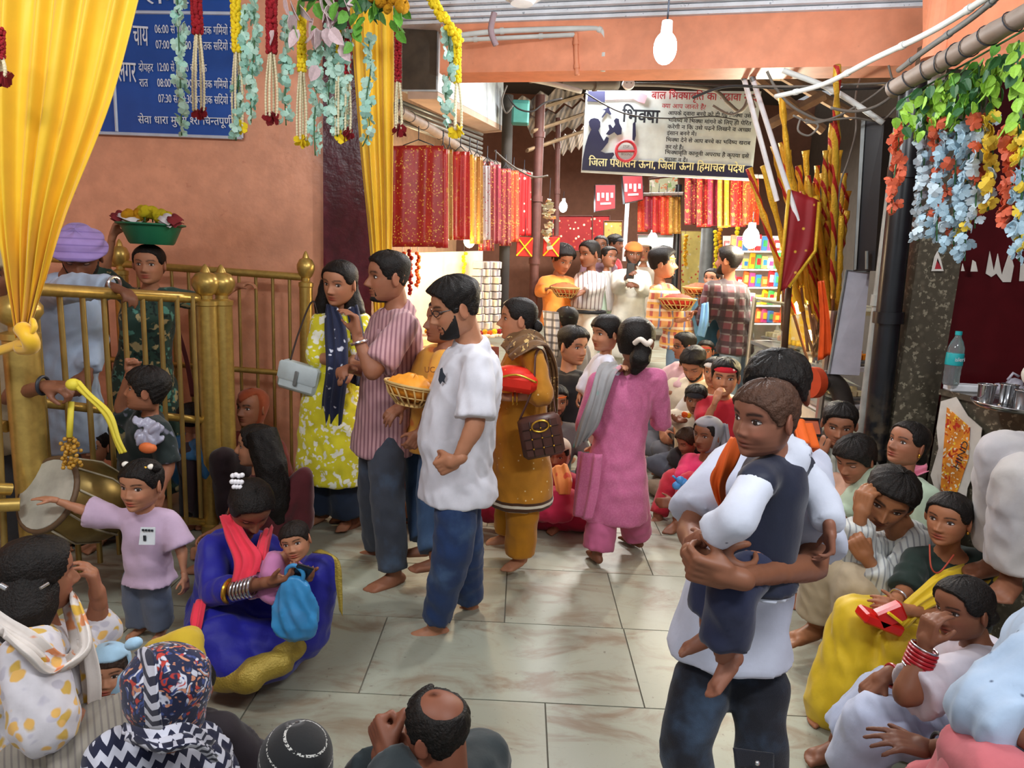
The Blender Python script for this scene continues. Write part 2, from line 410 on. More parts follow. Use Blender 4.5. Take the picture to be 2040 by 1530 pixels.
def make_head(rows, cols, sex='m', child=0., nose=1., jaw=1., lip='#8a4a42', brow=1., grey=0., smile=0., bald_tint=None, bindi=False, smooth_brow=None):
    z, a = headgrid(rows, cols); x, y = headsurf(z, a, jaw); d = features(x, y, z, sex, child, nose, smile); y2 = y+d
    T = np.ones(z.shape+(3,)); fr = (y > .2)
    lipm = fr*(ga(x, 0, .21+.05*smile)**1.5*np.maximum(ga(z, -.505, .05), ga(z, -.61, .055))); lipm = np.clip(lipm*1.5, 0, 1)[..., None]
    lc = np.array({'m': (.70, .46, .45), 'f': (.80, .34, .36)}[sex]); T = T*(1-lipm)+lc*lipm
    ml = (fr*ga(x, 0, .20)*ga(z, -.557, .016))[..., None]; T = T*(1-.65*ml)
    bx = np.abs(x); bz = .265+.05*np.sin((bx-.12)/.4*PI)*.9-.02
    bm = fr*brow*sstep(bx, .09, .15)*(1-sstep(bx, .44, .54))*ga(z, bz, .040 if sex == 'm' else .028); bm = np.clip(bm*1.7, 0, 1)[..., None]; T = T*(1-.88*bm)
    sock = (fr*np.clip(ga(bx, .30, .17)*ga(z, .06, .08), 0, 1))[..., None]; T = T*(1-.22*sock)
    nos = (fr*ga(bx, .07, .03)*ga(z, -.365, .022))[..., None]; T = T*(1-.6*nos)
    ck = (fr*ga(bx, .42, .16)*ga(z, -.25, .13))[..., None]; T = T*(1+ck*np.array([.06, -.04, -.04]))
    R, C = z.shape; v = np.stack([x, y2, z], -1).reshape(-1, 3); col = T.reshape(-1, 3)
    q = np.arange(R*C).reshape(R, C); qa = q[:-1]; qb = q[1:]; F = np.stack([qa, np.roll(qa, -1, 1), np.roll(qb, -1, 1), qb], -1).reshape(-1, 4)
    v = np.vstack([v, [[0, .0, -.985], [0, -.1, 1.0]]]); col = np.vstack([col, [[1, 1, 1], [1, 1, 1]]]); n0 = R*C
    tb = np.stack([np.full(C, n0), np.roll(q[0], -1), q[0]], -1); tt = np.stack([np.full(C, n0+1), q[-1], np.roll(q[-1], -1)], -1)
    L = np.concatenate([F.ravel(), tb.ravel(), tt.ravel()]); t = np.concatenate([np.full(len(F), 4), np.full(2*C, 3)])
    # ears
    for sx in (-1, 1):
        g = G(); g.ell((0, 0, 0), (.085, .19, .29), n=12, m=8); e = np.array(g.v); e[:, 1] += .0
        rim = (np.abs(e[:, 1])/.17)**2+(e[:, 2]/.27)**2; e[:, 0] += .05*(rim-.5); e[:, 1] -= .06*np.where(e[:, 2] > 0, e[:, 2], 0)
        ca, sa = math.cos(.45*sx), math.sin(.45*sx); e = np.stack([sx*e[:, 0], e[:, 1], e[:, 2]], 1); e = np.stack([e[:, 0]*ca+e[:, 1]*sa, -e[:, 0]*sa+e[:, 1]*ca, e[:, 2]], 1)
        e += np.array([sx*.735, -.12, -.06]); ef = pack(e, g.f); k = len(v); v = np.vstack([v, e]); col = np.vstack([col, np.ones((len(e), 3))*[.97, .9, .9]]); L = np.concatenate([L, ef[0]+k]); t = np.concatenate([t, ef[1]])
    return v, (L.astype(np.int32), t.astype(np.int32)), col
def shell(rows, cols, mask, thick, jaw=1., inside=.07, noise=.0, seed=0, freq=46, feat=None):
    """closed shell hugging the head: `mask(x,y,z,az)` > 0 stands proud by thick(...), elsewhere it dips inside the head"""
    z, a = headgrid(rows, cols); x, y = headsurf(z, a, jaw)
    if feat is not None: y = y+features(x, y, z, **feat)
    az = np.abs((a+PI) % (2*PI)-PI); m = mask(x, y, z, az); k = sstep(m, 0, .09)
    nx, ny, nz = x/.55, (y+.1)/.75, np.where(z > -.2, z*.85, z*.3); ln = np.sqrt(nx**2+ny**2+nz**2)+1e-6; nx, ny, nz = nx/ln, ny/ln, nz/ln
    th = thick(x, y, z, az) if callable(thick) else thick
    if noise: th = th+noise*(np.sin(a*freq+seed+3*z)*.5+np.sin(a*freq*.43+5*z+seed*2)*.6+np.sin(z*23+a*9+seed)*.5)
    r = th*k-inside*(1-k)
    v = np.stack([x+nx*r, y+ny*r, z+nz*r], -1); R, C = z.shape; v = v.reshape(-1, 3)
    top = v[-C:].mean(0); bot = v[:C].mean(0); top[2] = v[-C:, 2].max()+.004
    q = np.arange(R*C).reshape(R, C); qa, qb = q[:-1], q[1:]; F = np.stack([qa, np.roll(qa, -1, 1), np.roll(qb, -1, 1), qb], -1).reshape(-1, 4); n0 = R*C
    v = np.vstack([v, [bot, top]]); f = [tuple(i) for i in F]+[(n0, (k+1) % C, k) for k in range(C)]+[(n0+1, (R-1)*C+k, (R-1)*C+(k+1) % C) for k in range(C)]
    return v, f
def hairmask(zf=.60, side=-.12, nape=-.55, part=0., temple=.0):
    def m(x, y, z, az):
        line = np.interp(az, [0, .35, .6, .85, 1.02, 1.25, 1.45, 1.62, 1.85, 2.2, PI], [zf+(.06 if part else 0), zf, zf-.05, zf-.17, .12, side, side, .12, -.3, nape, nape])
        r = z-line
        if part: r = np.minimum(r, 1.)
        return r
    return m
def beardmask(full=True, st=0.):
    def m(x, y, z, az):
        ax = np.abs(x); up = np.interp(az, [0, .25, .5, .8, 1.1, 1.4], [-.70, -.70, -.62, -.46, -.24, .14])
        jaw_ = np.minimum(up-z, 1.35-az)
        mo = np.minimum(.055-np.abs(z+.425-.05*ax), .30-ax)*1.2
        side = np.minimum(.075-np.abs(ax-.30+.0*z), np.minimum(-.40-z, z+.80))
        r = np.maximum(mo, np.maximum(jaw_, side)) if full else mo
        if full == 'goatee': r = np.maximum(mo, np.maximum(side, np.minimum(.3-ax, -.70-z)))
        return np.where(y > -.2, r, -1)
    return m

# ---------------------------------------------------------------- people
SKIN = {}
def skin(c): return mat('skin_'+c.strip('#'), c, rough=.52, spec=.35, var=.05, vs=30, tint=True, sss=.06)
UP = V((0, 0, 1))
def fdir(yaw): a = math.radians(yaw); return V((math.sin(a), -math.cos(a), 0))
def template(pose, B, yaw, H, sex):
    s = H/1.7; f = fdir(yaw); r = f.cross(UP); B = V(B); J = {}
    def p(x, y, z): return B+r*x*s+f*y*s+UP*z*s
    sh = .172 if sex == 'm' else .150
    if pose == 'stand':
        J.update(P=p(0, 0, .93), N=p(0, -.01, 1.42), hd=p(0, .03, 1.575))
        for k, q in (('R', 1), ('L', -1)):
            J.update({'sh'+k: p(q*sh, 0, 1.362), 'el'+k: p(q*(sh+.05), -.02, 1.10), 'wr'+k: p(q*(sh+.06), .07, .86), 'hip'+k: p(q*.09, 0, .90), 'kn'+k: p(q*.095, .02, .49), 'an'+k: p(q*.1, -.02, .08)})
    else:
        hp = {'cross': .11, 'squat': .13, 'chair': .47}[pose]
        J.update(P=p(0, 0, hp), N=p(0, .05, hp+.50), hd=p(0, .10, hp+.655))
        for k, q in (('R', 1), ('L', -1)):
            J.update({'sh'+k: p(q*sh, .05, hp+.44), 'hip'+k: p(q*.1, 0, hp)})
            if pose == 'cross': J.update({'el'+k: p(q*.27, .12, .33), 'wr'+k: p(q*.13, .33, .24), 'kn'+k: p(q*.34, .27, .13), 'an'+k: p(-q*.10, .33, .07)})
            if pose == 'squat': J.update({'el'+k: p(q*.24, .22, .42), 'wr'+k: p(q*.06, .42, .40), 'kn'+k: p(q*.13, .38, .47), 'an'+k: p(q*.12, .40, .08)})
            if pose == 'chair': J.update({'el'+k: p(q*.25, .05, .68), 'wr'+k: p(q*.13, .3, .58), 'kn'+k: p(q*.12, .45, .47), 'an'+k: p(q*.12, .42, .08)})
    return J, s, f, r
class Person: pass
def loft(g, p, off=0., hem=0., flare=0., t1=1.03, t0=-.10, dw=None, front=0.):
    J, s, bw = p.J, p.s, p.bw; P, N = J['P'], J['N']; up = (N-P); L = up.length; up = up/L
    hx = (J['hipR']-J['hipL']).normalized(); sx = (J['shR']-J['shL']).normalized()
    S = p.sections; R = []; n = 22
    def ring(c, ax, up, hw, hd, fs=0.):
        ax = (ax-up*ax.dot(up)).normalized(); fw = up.cross(ax); q = []
        for k in range(n):
            a = 2*PI*k/n; ca, sa = math.cos(a), math.sin(a)
            q.append(c+ax*hw*math.copysign(abs(ca)**.85, ca)+fw*(hd*math.copysign(abs(sa)**.85, sa)+fs))
        return q
    if hem > 0:
        m = max(3, int(hem/.06))
        fw0 = up.cross((hx-up*hx.dot(up)).normalized())
        for i in range(m, 0, -1):
            k = i/m; h = hem*k; R.append(ring(P+V((0, 0, -h-.06*s))+fw0*front*k, hx, UP, (S[1][1]*s*bw+off)+.019*s+flare*k, S[1][2]*s*bw+off+.019*s+flare*.8*k))
        t0 = 0.
    for t, hw, hd, fs in S:
        if t < t0-1e-6 or t > t1+1e-6: continue
        k = min(1, max(0, t)); ax = hx.lerp(sx, k); R.append(ring(P+up*L*t, ax, up, hw*s*bw+off, hd*s*bw+off, fs*s))
    g.rings(R); return g
def limbs(g, p, off=0., kind='arm', upto=2., sides='RL', flat=True, r=None, loose=0.):
    J, s = p.J, p.s*p.lim
    for k in sides:
        a, b, c = (J['sh'+k], J['el'+k], J['wr'+k]) if kind == 'arm' else (J['hip'+k], J['kn'+k], J['an'+k])
        ra, rb, rc, rd = r or ((.050, .043, .039, .027) if kind == 'arm' else (.082, .060, .057, .040))
        ra, rb, rc, rd = ra*s+off, rb*s+off+loose*.5, rc*s+off+loose*.5, rd*s+off+loose
        if kind == 'arm':
            g.cone(J['N']-(J['N']-J['P']).normalized()*.035*s, .045*s+off, a, .048*s+off)
        if upto <= 1:
            e = a.lerp(b, upto); re = lerp(ra, rb, upto)+loose*upto
            g.cone(a, ra, a.lerp(e, .3), ra); g.cone(a, ra, e, re, rnd=False)
        else:
            u = upto-1
            if kind == 'leg': g.cone(a, ra*.66, a.lerp(b, .3), ra*.95)
            g.cone(a.lerp(b, .3) if kind == 'leg' else a, ra*.97, b, rb)
            m = b.lerp(c, .3*min(1, u)); g.cone(b, rb, m, rc*1.04); e = b.lerp(c, u); g.cone(b, rb, e, lerp(rc, rd, u), rnd=not flat)
    return g
def person(label, head, hh, yaw=0, pitch=0, roll=0, base=None, pose='stand', byaw=None, H=None, j=None, sk='#8a5a41', sex='m', child=0., bw=1., lim=1., belly=0., hair=None, beard=None, eyes='open', gaze=(0, 0), cloth=(), hands=None, feet='RL', nose=1., jaw=1., smile=0., cover=None, parts=(), group=None, neck=True, lod=None, browk=1., armskip='', legskip='', handskip=''):
    p = Person(); p.sex = sex; p.bw = bw; p.lim = lim*(1.18 if child else 1); byaw = yaw if byaw is None else byaw
    head = V(head); dep = (head-V((0, 0, 1.7))).dot(_f)
    if hh > 3: hh = hh*dep/1355.
    if H is None: H = hh*5.2 if child else min(1.78, max(1.42, hh*7.6))
    if base is None: q = head-fdir(byaw)*(.10 if pose != 'stand' else .02)*H/1.7; base = V((q.x, q.y, fz(q.y)))
    base = V(base)
    J, s, f, r = template(pose, base, byaw, H, sex); j = {k: V(v) for k, v in (j or {}).items()}
    if child:
        for k in J: pass
    # shift the upper body so that it carries the head where the photograph has it
    if 'P' in j:
        dP = j['P']-J['P']
        for k in ('hipR', 'hipL'): J[k] = J[k]+dP
        J['P'] = j['P']
        for k in ('N', 'hd', 'shR', 'shL', 'elR', 'elL', 'wrR', 'wrL'): J[k] = J[k]+dP
    Rh = Matrix.Rotation(math.radians(yaw), 3, 'Z') @ Matrix(((-1, 0, 0), (0, -1, 0), (0, 0, 1)))
    Rh = Rh @ Matrix.Rotation(math.radians(roll), 3, 'Y') @ Matrix.Rotation(-math.radians(pitch), 3, 'X')
    u = hh/2
    if 'N' not in j:
        n0 = head+Rh @ V((0, -.22*u, -.95*u))-UP*(.62*u if not child else .35*u)
        d = n0-J['N']
        for k in ('N', 'shR', 'shL', 'elR', 'elL', 'wrR', 'wrL'): J[k] = J[k]+d
    if pose != 'stand' and 'P' not in j:
        zz = max(base.z+.09*s, J['N'].z-.50*s); dz = zz-J['P'].z
        for k in ('P', 'hipR', 'hipL'): J[k] = J[k]+UP*dz
        if dz > 0:
            for k in 'RL': J['kn'+k] = J['kn'+k]+UP*dz*.8
    J['hd'] = head; J.update(j)
    if 'N' in j and 'shR' not in j:
        f2 = fdir(byaw).cross(UP)
        for k, q in (('R', 1), ('L', -1)): J['sh'+k] = J['N']+f2*q*(.172 if sex == 'm' else .150)*s*bw-UP*.058*s
    for k, q in (('R', 1), ('L', -1)):
        if 'sh'+k not in j: J['sh'+k] = J['N']+(J['sh'+k]-J['N'])*1.
    p.J, p.s, p.f, p.r, p.Rh, p.u, p.head = J, s, f, r, Rh, u, head; b = belly
    if child: p.sections = [(-.16, .125, .10, 0), (0, .15, .12, 0), (.25, .152, .125, .01), (.5, .15, .115, .005), (.75, .15, .105, 0), (.9, .13, .085, 0), (.98, .085, .07, 0), (1.03, .055, .055, 0)]
    elif sex == 'm': p.sections = [(-.12, .15, .105, 0), (0, .163, .115+b*.4, b*.3), (.2, .155, .112+b, b*.7), (.45, .158, .115+b*.6, b*.5), (.7, .172, .122, 0), (.86, .152, .102, -.005), (.95, .105, .08, -.005), (1.03, .06, .06, 0)]
    else: p.sections = [(-.12, .155, .115, 0), (0, .17, .125+b*.3, b*.2), (.22, .145, .108+b, b*.6), (.45, .142, .105+b*.4, b*.3), (.68, .152, .128, .012), (.85, .14, .10, 0), (.96, .10, .076, 0), (1.03, .052, .055, 0)]
    Y = max(1.2, head.y); vx = min(.032, max(.0108, Y*.0039)); p.vx = vx; near = Y < 3.3
    lod = lod if lod is not None else (0 if Y < 3.4 else 1 if Y < 5.2 else 2)
    root = thing('person', label, 'person', base, group); p.root = root
    sm = skin(sk)
    # ---- body: one skin surface, the head, hands and feet grown onto it
    g = G(); loft(g, p, off=-.010); limbs(g, p, 0, 'arm', 2, ''.join(k for k in 'RL' if k not in armskip), flat=False); limbs(g, p, 0, 'leg', 2, ''.join(k for k in 'RL' if k not in legskip), flat=False)
    nr = (.056 if sex == 'm' else .047)*s*(1.0 if not child else 1.0)
    if child: nr = .36*u
    g.cone(head+Rh @ V((0, -.22*u, -.25*u)), nr*1.0, J['N']-UP*.02*s, nr*1.1); g.cone(J['N'], nr*1.1, J['N'].lerp(J['P'], .1), nr*1.5)
    for k in armskip: g.cone(J['N'], .05*s, J['sh'+k], .05*s)
    ex = []; rows, cols = [(68, 76), (44, 52), (28, 36)][lod]
    hv, hf, hc = make_head(rows, cols, sex, child, nose, jaw, smile=smile, brow=browk)
    def hw(v): return (np.asarray(v, np.float64)*u) @ np.array(Rh, np.float64).T+np.array(head-base)
    def hp(x, y, z): return head+Rh @ (V((x, y, z))*u)
    p.hp = hp
    ex.append((hw(hv), hf, hc))
    hands = hands or {}
    for k in 'RL':
        if k in armskip or k in handskip: continue
        h = hands.get(k, {}); dr = V(h['d']) if 'd' in h else (J['wr'+k]-J['el'+k]); dr.normalize()
        nn = V(h['n']) if 'n' in h else (J['P']-J['wr'+k]); sc = h.get('s', s*(1.0 if sex == 'm' else .92))
        v, fc = place(HAND[(h.get('p', 'relax'), 1 if lod == 0 else 0)], J['wr'+k]-base+dr*.012*s, dr, -nn, sc, k == 'R')
        ex.append((v, fc, np.ones((len(v), 3))))
    for k in feet:
        td = V(j.get('toe'+k, fdir(byaw+(-12 if k == 'R' else 12)))) ; sc = s*(.97 if sex == 'm' else .9)
        v, fc = place(FOOT[('', 1 if lod == 0 else 0)], J['an'+k]-base, td, V(j.get('sole'+k, (0, 0, 1))), sc, k == 'R')
        ex.append((v, fc, np.ones((len(v), 3))))
    soft('body', g, sm, root, max(vx*1.35, .0168), 3, extra=ex)
    # ---- eyes
    if eyes:
        for sx in (-1, 1):
            e = G(); c = V((sx*.30, .545, .055)); Me = Matrix.Rotation(-sx*.28, 3, 'Z'); es = 1.12 if child else 1.
            if eyes == 'open':
                e.ell(c, (.138*es, .080, .068*es), Me, 12, 8, (.86, .83, .80)); d = Me @ V((gaze[0]*.05, .045, gaze[1]*.02)); e.ell(c+d, (.070*es, .045, .072*es), Me, 10, 8, (.035, .018, .012))
                arc = [c+Me @ V((t*.15*es, .070-.03*t*t, (.062-.05*t*t)*es)) for t in (-1, -.6, -.2, .2, .6, 1)]
                e.tube(arc, [.010, .020, .024, .024, .020, .010], 6, (.03, .02, .018)); arc = [c+Me @ V((t*.13, .072-.03*t*t, -.062+.05*t*t)) for t in (-1, -.5, 0, .5, 1)]; e.tube(arc, .007, 5, (.16, .09, .07))
            else:
                e.ell(c+V((0, -.006, 0)), (.125, .075, .07), Me, 12, 8, (.42, .25, .18)); arc = [c+Me @ V((t*.13, .068-.03*t*t, -.035+.03*t*t)) for t in (-1, -.5, 0, .5, 1)]; e.tube(arc, .014, 6, (.03, .02, .018))
            e.v = [tuple(hp(*q)) for q in e.v]; obj('eye', e, mat('eye', '#ffffff', rough=.25, var=0, tint=True), root, True, tint=True)
    rr = rows-8, cols
    def put_shell(name, m, mask, th, **kw):
        v, fc = shell(max(30, rr[0]), cols, mask, th, jaw, **kw); return link(name, mk(name, hw(v), fc, m), root)
    p.put_shell = put_shell
    if hair:
        h = dict(T=.13, S=.05, zf=.60, nape=-.5, side=-.12, noise=.018, c='#15110f'); h.update(hair)
        hm = mat('hair_'+h['c'].strip('#'), h['c'], rough=h.get('rough', .5), var=.3, vs=40, spec=.22, fn=lambda t, b: t.mix(t.math('MULTIPLY', t.ramp(t.noise(t.map(t.obj, sc=(1, 1, .22)), 190, 2), .45, .7), .10), b, lin('#4a3a30')), bump=.8, bs=170)
        th = lambda x, y, z, az: h['S']+(h['T']-h['S'])*sstep(z, .05, .75)+h.get('F', 0)*sstep(y, .2, .7)*sstep(z, .3, .6)
        o = put_shell('hair', hm, h.get('mask') or hairmask(h['zf'], h['side'], h['nape']), th, noise=h['noise'], seed=int(abs(head.x)*97) % 50, inside=.08)
        g = G(); n = 0
        for q in h.get('add', ()):
            n = 1
            if q[0] == 'e': g.ell(hp(*q[1]), [k*u for k in q[2]], Rh, 14, 10)
            if q[0] == 't': g.tube([hp(*w) for w in q[1]], [w*u for w in q[2]], 10)
            if q[0] == 'w': g.tube([V(w) for w in q[1]], q[2], 10, el=q[3] if len(q) > 3 else 1)
        if n: soft(h.get('addname', 'hair_bun'), g, hm, root, max(.006, vx*.7), 2, folds=.008, fscale=1.6)
    if beard:
        bm = mat('beard', '#14100e', rough=.7, var=.2)
        put_shell('moustache' if beard == 'mo' else 'beard', bm, beardmask({'mo': False, 'full': True, 'goatee': 'goatee'}[beard]), .035 if beard != 'full' else .05, noise=.012, seed=3, inside=.06, feat=dict(sex=sex, nose=nose))
    for c in (cover or ()):
        put_shell(c[0], c[1], c[2], c[3], **(c[4] if len(c) > 4 else {}))
    # ---- clothes
    for c in cloth:
        k, m, o = c[0], c[1], (c[2] if len(c) > 2 else {})
        g = G(); off = o.get('off', .014)*max(.7, s)
        if k in ('shirt', 'kurta', 'top', 'blouse', 'vest', 'tshirt'):
            loft(g, p, off, o.get('hem', .08)*s, o.get('flare', .01), t1=.99, t0=o.get('t0', -.10), front=o.get('front', 0))
            sl = o.get('sleeve', .75)
            if sl: limbs(g, p, off*.9, 'arm', sl, ''.join(q for q in 'RL' if q not in armskip), loose=o.get('loose', .012))
            else: limbs(g, p, off*.6, 'arm', .12, ''.join(q for q in 'RL' if q not in armskip))
            if o.get('collar'):
                a = J['N']-UP*.012*s; b2 = head+Rh @ V((0, -.3*u, -1.2*u)); d = (b2-a).normalized(); g.cone(a-d*.03, nr*1.1+.03, a+d*.042*s, nr*1.1+.010, 18, rnd=False)
            ob = soft(o.get('name', k), g, m, root, vx, o.get('smooth', 3), folds=o.get('folds', .012), fscale=o.get('fs', 1.))
        elif k in ('trousers', 'jeans', 'salwar', 'leggings', 'pyjamas', 'shorts'):
            P = J['P']; ax = Matrix(); g2 = p.sections; loft(g, p, off*.45, 0, 0, t1=.22, t0=-.16)
            limbs(g, p, off*.7, 'leg', o.get('len', 1.93), r=o.get('r'), loose=o.get('loose', .012))
            soft(o.get('name', k), g, m, root, vx, 3, folds=o.get('folds', .011), fscale=o.get('fs', 1.))
    for q in parts: add_part(p, *q)
    return p
def add_part(p, kind, name, m, pr, o=None):
    o = o or {}; root = p.root; g = G()
    if kind == 'soft' or kind == 'hard':
        for q in pr:
            if q[0] == 'c': g.cone(q[1], q[2], q[3], q[4], rnd=q[5] if len(q) > 5 else True)
            elif q[0] == 'e': g.ell(q[1], q[2], q[3] if len(q) > 3 else None, 16, 10)
            elif q[0] == 't': g.tube(q[1], q[2], 12, el=q[3] if len(q) > 3 else None)
            elif q[0] == 'h': g.ell(p.hp(*q[1]), [k*p.u for k in q[2]], p.Rh, 12, 8)
            elif q[0] == 'ht': g.tube([p.hp(*w) for w in q[1]], [k*p.u for k in q[2]] if hasattr(q[2], '__len__') else q[2]*p.u, 8, closed=len(q) > 3)
            elif q[0] == 'ring': g.tube([V(q[1])+Matrix3(q[2]) @ V((math.cos(i*PI/12)*q[3], math.sin(i*PI/12)*q[3], 0)) for i in range(24)], q[4], 8, closed=True)
        if kind == 'soft': return soft(name, g, m, root, o.get('vx', p.vx), o.get('smooth', 3), folds=o.get('folds', .012), fscale=o.get('fs', 1.))
        return obj(name, g, m, root, True, auto=True)
    if kind == 'strip': return strip(name, m, pr, root, **o)
def Matrix3(d):
    d = V(d).normalized(); a = d.orthogonal().normalized(); b = d.cross(a); return Matrix((a, b, d)).transposed()
def catmull(P, n):
    P = [np.array(p, float) for p in P]; out = []
    for i in range(len(P)-1):
        a, b, c, d = P[max(i-1, 0)], P[i], P[i+1], P[min(i+2, len(P)-1)]
        for k in range(n):
            t = k/n; out.append(.5*((2*b)+(c-a)*t+(2*a-5*b+4*c-d)*t*t+(3*b-a-3*c+d)*t**3))
    out.append(P[-1]); return out
def strip(name, m, rows, parent, n=6, across=18, thick=.004, pleat=.012, pn=3., tint=None, origin=None, sm=True):
    """cloth panel: rows = [(left edge point, right edge point), ...] smoothed along its length, with pleats across"""
    A = catmull([r[0] for r in rows], n); B = catmull([r[1] for r in rows], n); F = []; m_ = len(A)
    mid = [(a+b)/2 for a, b in zip(A, B)]; Vt = []; nr = []
    for i in range(m_):
        t = mid[min(i+1, m_-1)]-mid[max(i-1, 0)]; w = B[i]-A[i]; nn = np.cross(w, t); L = np.linalg.norm(nn); nn = nn/L if L > 1e-9 else np.array([0, -1., 0]); nr.append(nn)
        for k in range(across+1):
            x = k/across; Vt.append(A[i]+w*x+nn*pleat*(.62*math.sin(2*PI*pn*x+.9*math.sin(i*.35/n*3)+.5)+.5*math.sin(2*PI*pn*.41*x+1.3)+.22*math.sin(2*PI*pn*1.73*x+i*.05)))
    N = len(Vt); c = across+1
    V2 = [v-nr[i//c]*thick for i, v in enumerate(Vt)]
    for i in range(m_-1):
        for k in range(across): q = i*c+k; F.append((q, q+1, q+c+1, q+c)); F.append((N+q+c, N+q+c+1, N+q+1, N+q))
    for i in range(m_-1): F.append((i*c, i*c+c, N+i*c+c, N+i*c)); q = i*c+across; F.append((N+q, N+q+c, q+c, q))
    for k in range(across): F.append((N+k, N+k+1, k+1, k)); q = (m_-1)*c+k; F.append((q, q+1, N+q+1, N+q))
    g = G(); g.v = [tuple(v) for v in list(Vt)+list(V2)]; g.f = F; g.c = [(1, 1, 1)]*len(g.v)
    return obj(name, g, m, parent, sm, origin)

# ================================================================ setting
def fz(y): return max(0., (y-4.71))*.085
def seg(n, pts, r, m, parent=None, el=None, nseg=10, origin=None, smooth=True, g=None):
    g = g or G(); g.tube(pts, r, nseg, el=el); return obj(n, g, m, parent, smooth, origin, auto=True)
def cat(pts, n=6): return [tuple(p) for p in catmull(pts, n)]
def marble(t, b):
    oi = t.new('ObjectInfo'); off = t.comb(t.math('MULTIPLY', oi.outputs['Random'], 31.), t.math('MULTIPLY', oi.outputs['Random'], 17.), 0.)
    va = t.new('VectorMath', operation='ADD'); t.put(va.inputs[0], t.obj); t.put(va.inputs[1], off); v = va.outputs[0]
    st = t.map(v, sc=(1., 2.2, 1)); n1 = t.noise(st, 2.2, 6, .6, 1.2); n2 = t.noise(v, 5, 5, .65, .6); n3 = t.noise(st, 9, 6, .7, 2.)
    c = t.mix(t.ramp(n1, .45, .70), lin('#a0a393'), lin('#84735f')); c = t.mix(t.math('MULTIPLY', t.ramp(n3, .60, .74), .5), c, lin('#6d736b'))
    c = t.mix(t.math('MULTIPLY', t.ramp(n2, .52, .75), .5), c, lin('#8d7f6c')); c = t.mix(t.math('MULTIPLY', t.ramp(t.noise(v, 38, 3), .66, .74), .5), c, lin('#4e463c'))
    return t.mix(t.math('MULTIPLY', oi.outputs['Random'], .18), c, lin('#a89f88'))
M_marble = mat('floor_marble', '#a9ac9a', rough=.4, spec=.5, fn=marble, var=0)
M_grout = mat('grout', '#6b675c', rough=.9)
ROWS = [.2+.0, .65, 1.23, 1.81, 2.39, 2.97, 3.55, 4.13, 4.71]+[4.71+.6*i for i in range(1, 14)]
g = G()
for a, b in zip((.0, 4.71), (4.71, 12.6)): g.plate([(-4.3, a, fz(a)-.006), (3.6, a, fz(a)-.006), (3.6, b, fz(b)-.006), (-4.3, b, fz(b)-.006)], .08, away=(0, a, 5))
floor = structure(obj('floor', g, M_grout))
rr = random.Random(3)
for i, (a, b) in enumerate(zip(ROWS[:-1], ROWS[1:])):
    x = -4.1+rr.random()*.5
    if i == 4: x = .02-1.12*3-.02
    if i == 3: x = .17-1.12*4
    while x < 3.3:
        w = 1.12 if rr.random() < .8 else .56; gp = .003; z0, z1 = fz(a+gp), fz(b-gp); g = G()
        g.plate([(x+gp, a+gp, z0), (x+w-gp, a+gp, z0), (x+w-gp, b-gp, z1), (x+gp, b-gp, z1)], .03, away=(0, a, 5)); obj('tile', g, M_marble, floor); x += w
def plaster(c2='#d69a7a'):
    def fn(t, b):
        c = t.mix(t.math('MULTIPLY', t.ramp(t.noise(t.obj, 3.2, 6, .65), .45, .75), .5), b, lin(c2))
        return t.mix(t.math('MULTIPLY', t.ramp(t.noise(t.obj, 22, 5), .66, .74), .35), c, lin('#c37a5e'))
    return fn
M_salmon = mat('salmon_gloss_paint', '#e8a583', rough=.26, spec=.5, fn=plaster(), bump=.55, bs=14)
M_beam = mat('salmon_beam_paint', '#e2936f', rough=.5, fn=plaster('#d9855f'), bump=.15, bs=25)
M_plum = mat('plum_gloss_paint', '#561f2c', rough=.25, bump=.7, bs=18, var=.25)
M_white = mat('white_plaster', '#e6e8ec', rough=.75, bump=.1)
M_ceil = mat('ceiling_white', '#dfe2e8', rough=.8)
WY = 4.75
g = G(); g.box((-2.86, WY+.1, 1.7), (1.51, .1, 1.75)); structure(obj('wall_left', g, M_salmon))
g = G(); g.box((-1.19, WY+.06, 1.7), (.165, .13, 1.75)); structure(obj('trim_1', g, M_plum))
g = G(); g.box((-4.32, 2.3, 1.7), (.06, 2.6, 1.75)); structure(obj('wall_west', g, M_salmon))
g = G(); g.plate([(-4.4, -.6, 3.3), (3.6, -.6, 3.3), (3.6, 4.1, 3.3), (-4.4, 4.86, 3.3)], .1, away=(0, 2, 0)); structure(obj('ceiling', g, M_ceil))
# beam across the lane mouth with its white stepped cornice
BL, BR = V((-.62, 4.86, 2.90)), V((2.75, 3.98, 2.87)); bd = (BR-BL).normalized(); bn = V((bd.y, -bd.x, 0))
g = G(); g.plate([BL, BR, BR+UP*.31, BL+UP*.31], .26, away=(0, 0, 3)); structure(obj('trim_beam', g, M_beam))
g = G()
for k in range(5): h = .30+.026*k; g.plate([BL-bd*.5+bn*(.03+.035*k)+UP*h, BR+bd*.6+bn*(.03+.035*k)+UP*h, BR+bd*.6+bn*(.03+.035*k)+UP*(h+.02), BL-bd*.5+bn*(.03+.035*k)+UP*(h+.02)], .3, away=(0, 0, 3))
structure(obj('trim_cornice', g, mat('cornice_white', '#dfe4ea', rough=.7, bump=.8, bs=45, fn=lambda t, b: t.mix(t.math('MULTIPLY', t.ramp(t.noise(t.obj, 34, 3), .66, .72), .8), b, lin('#8d98a5')))))
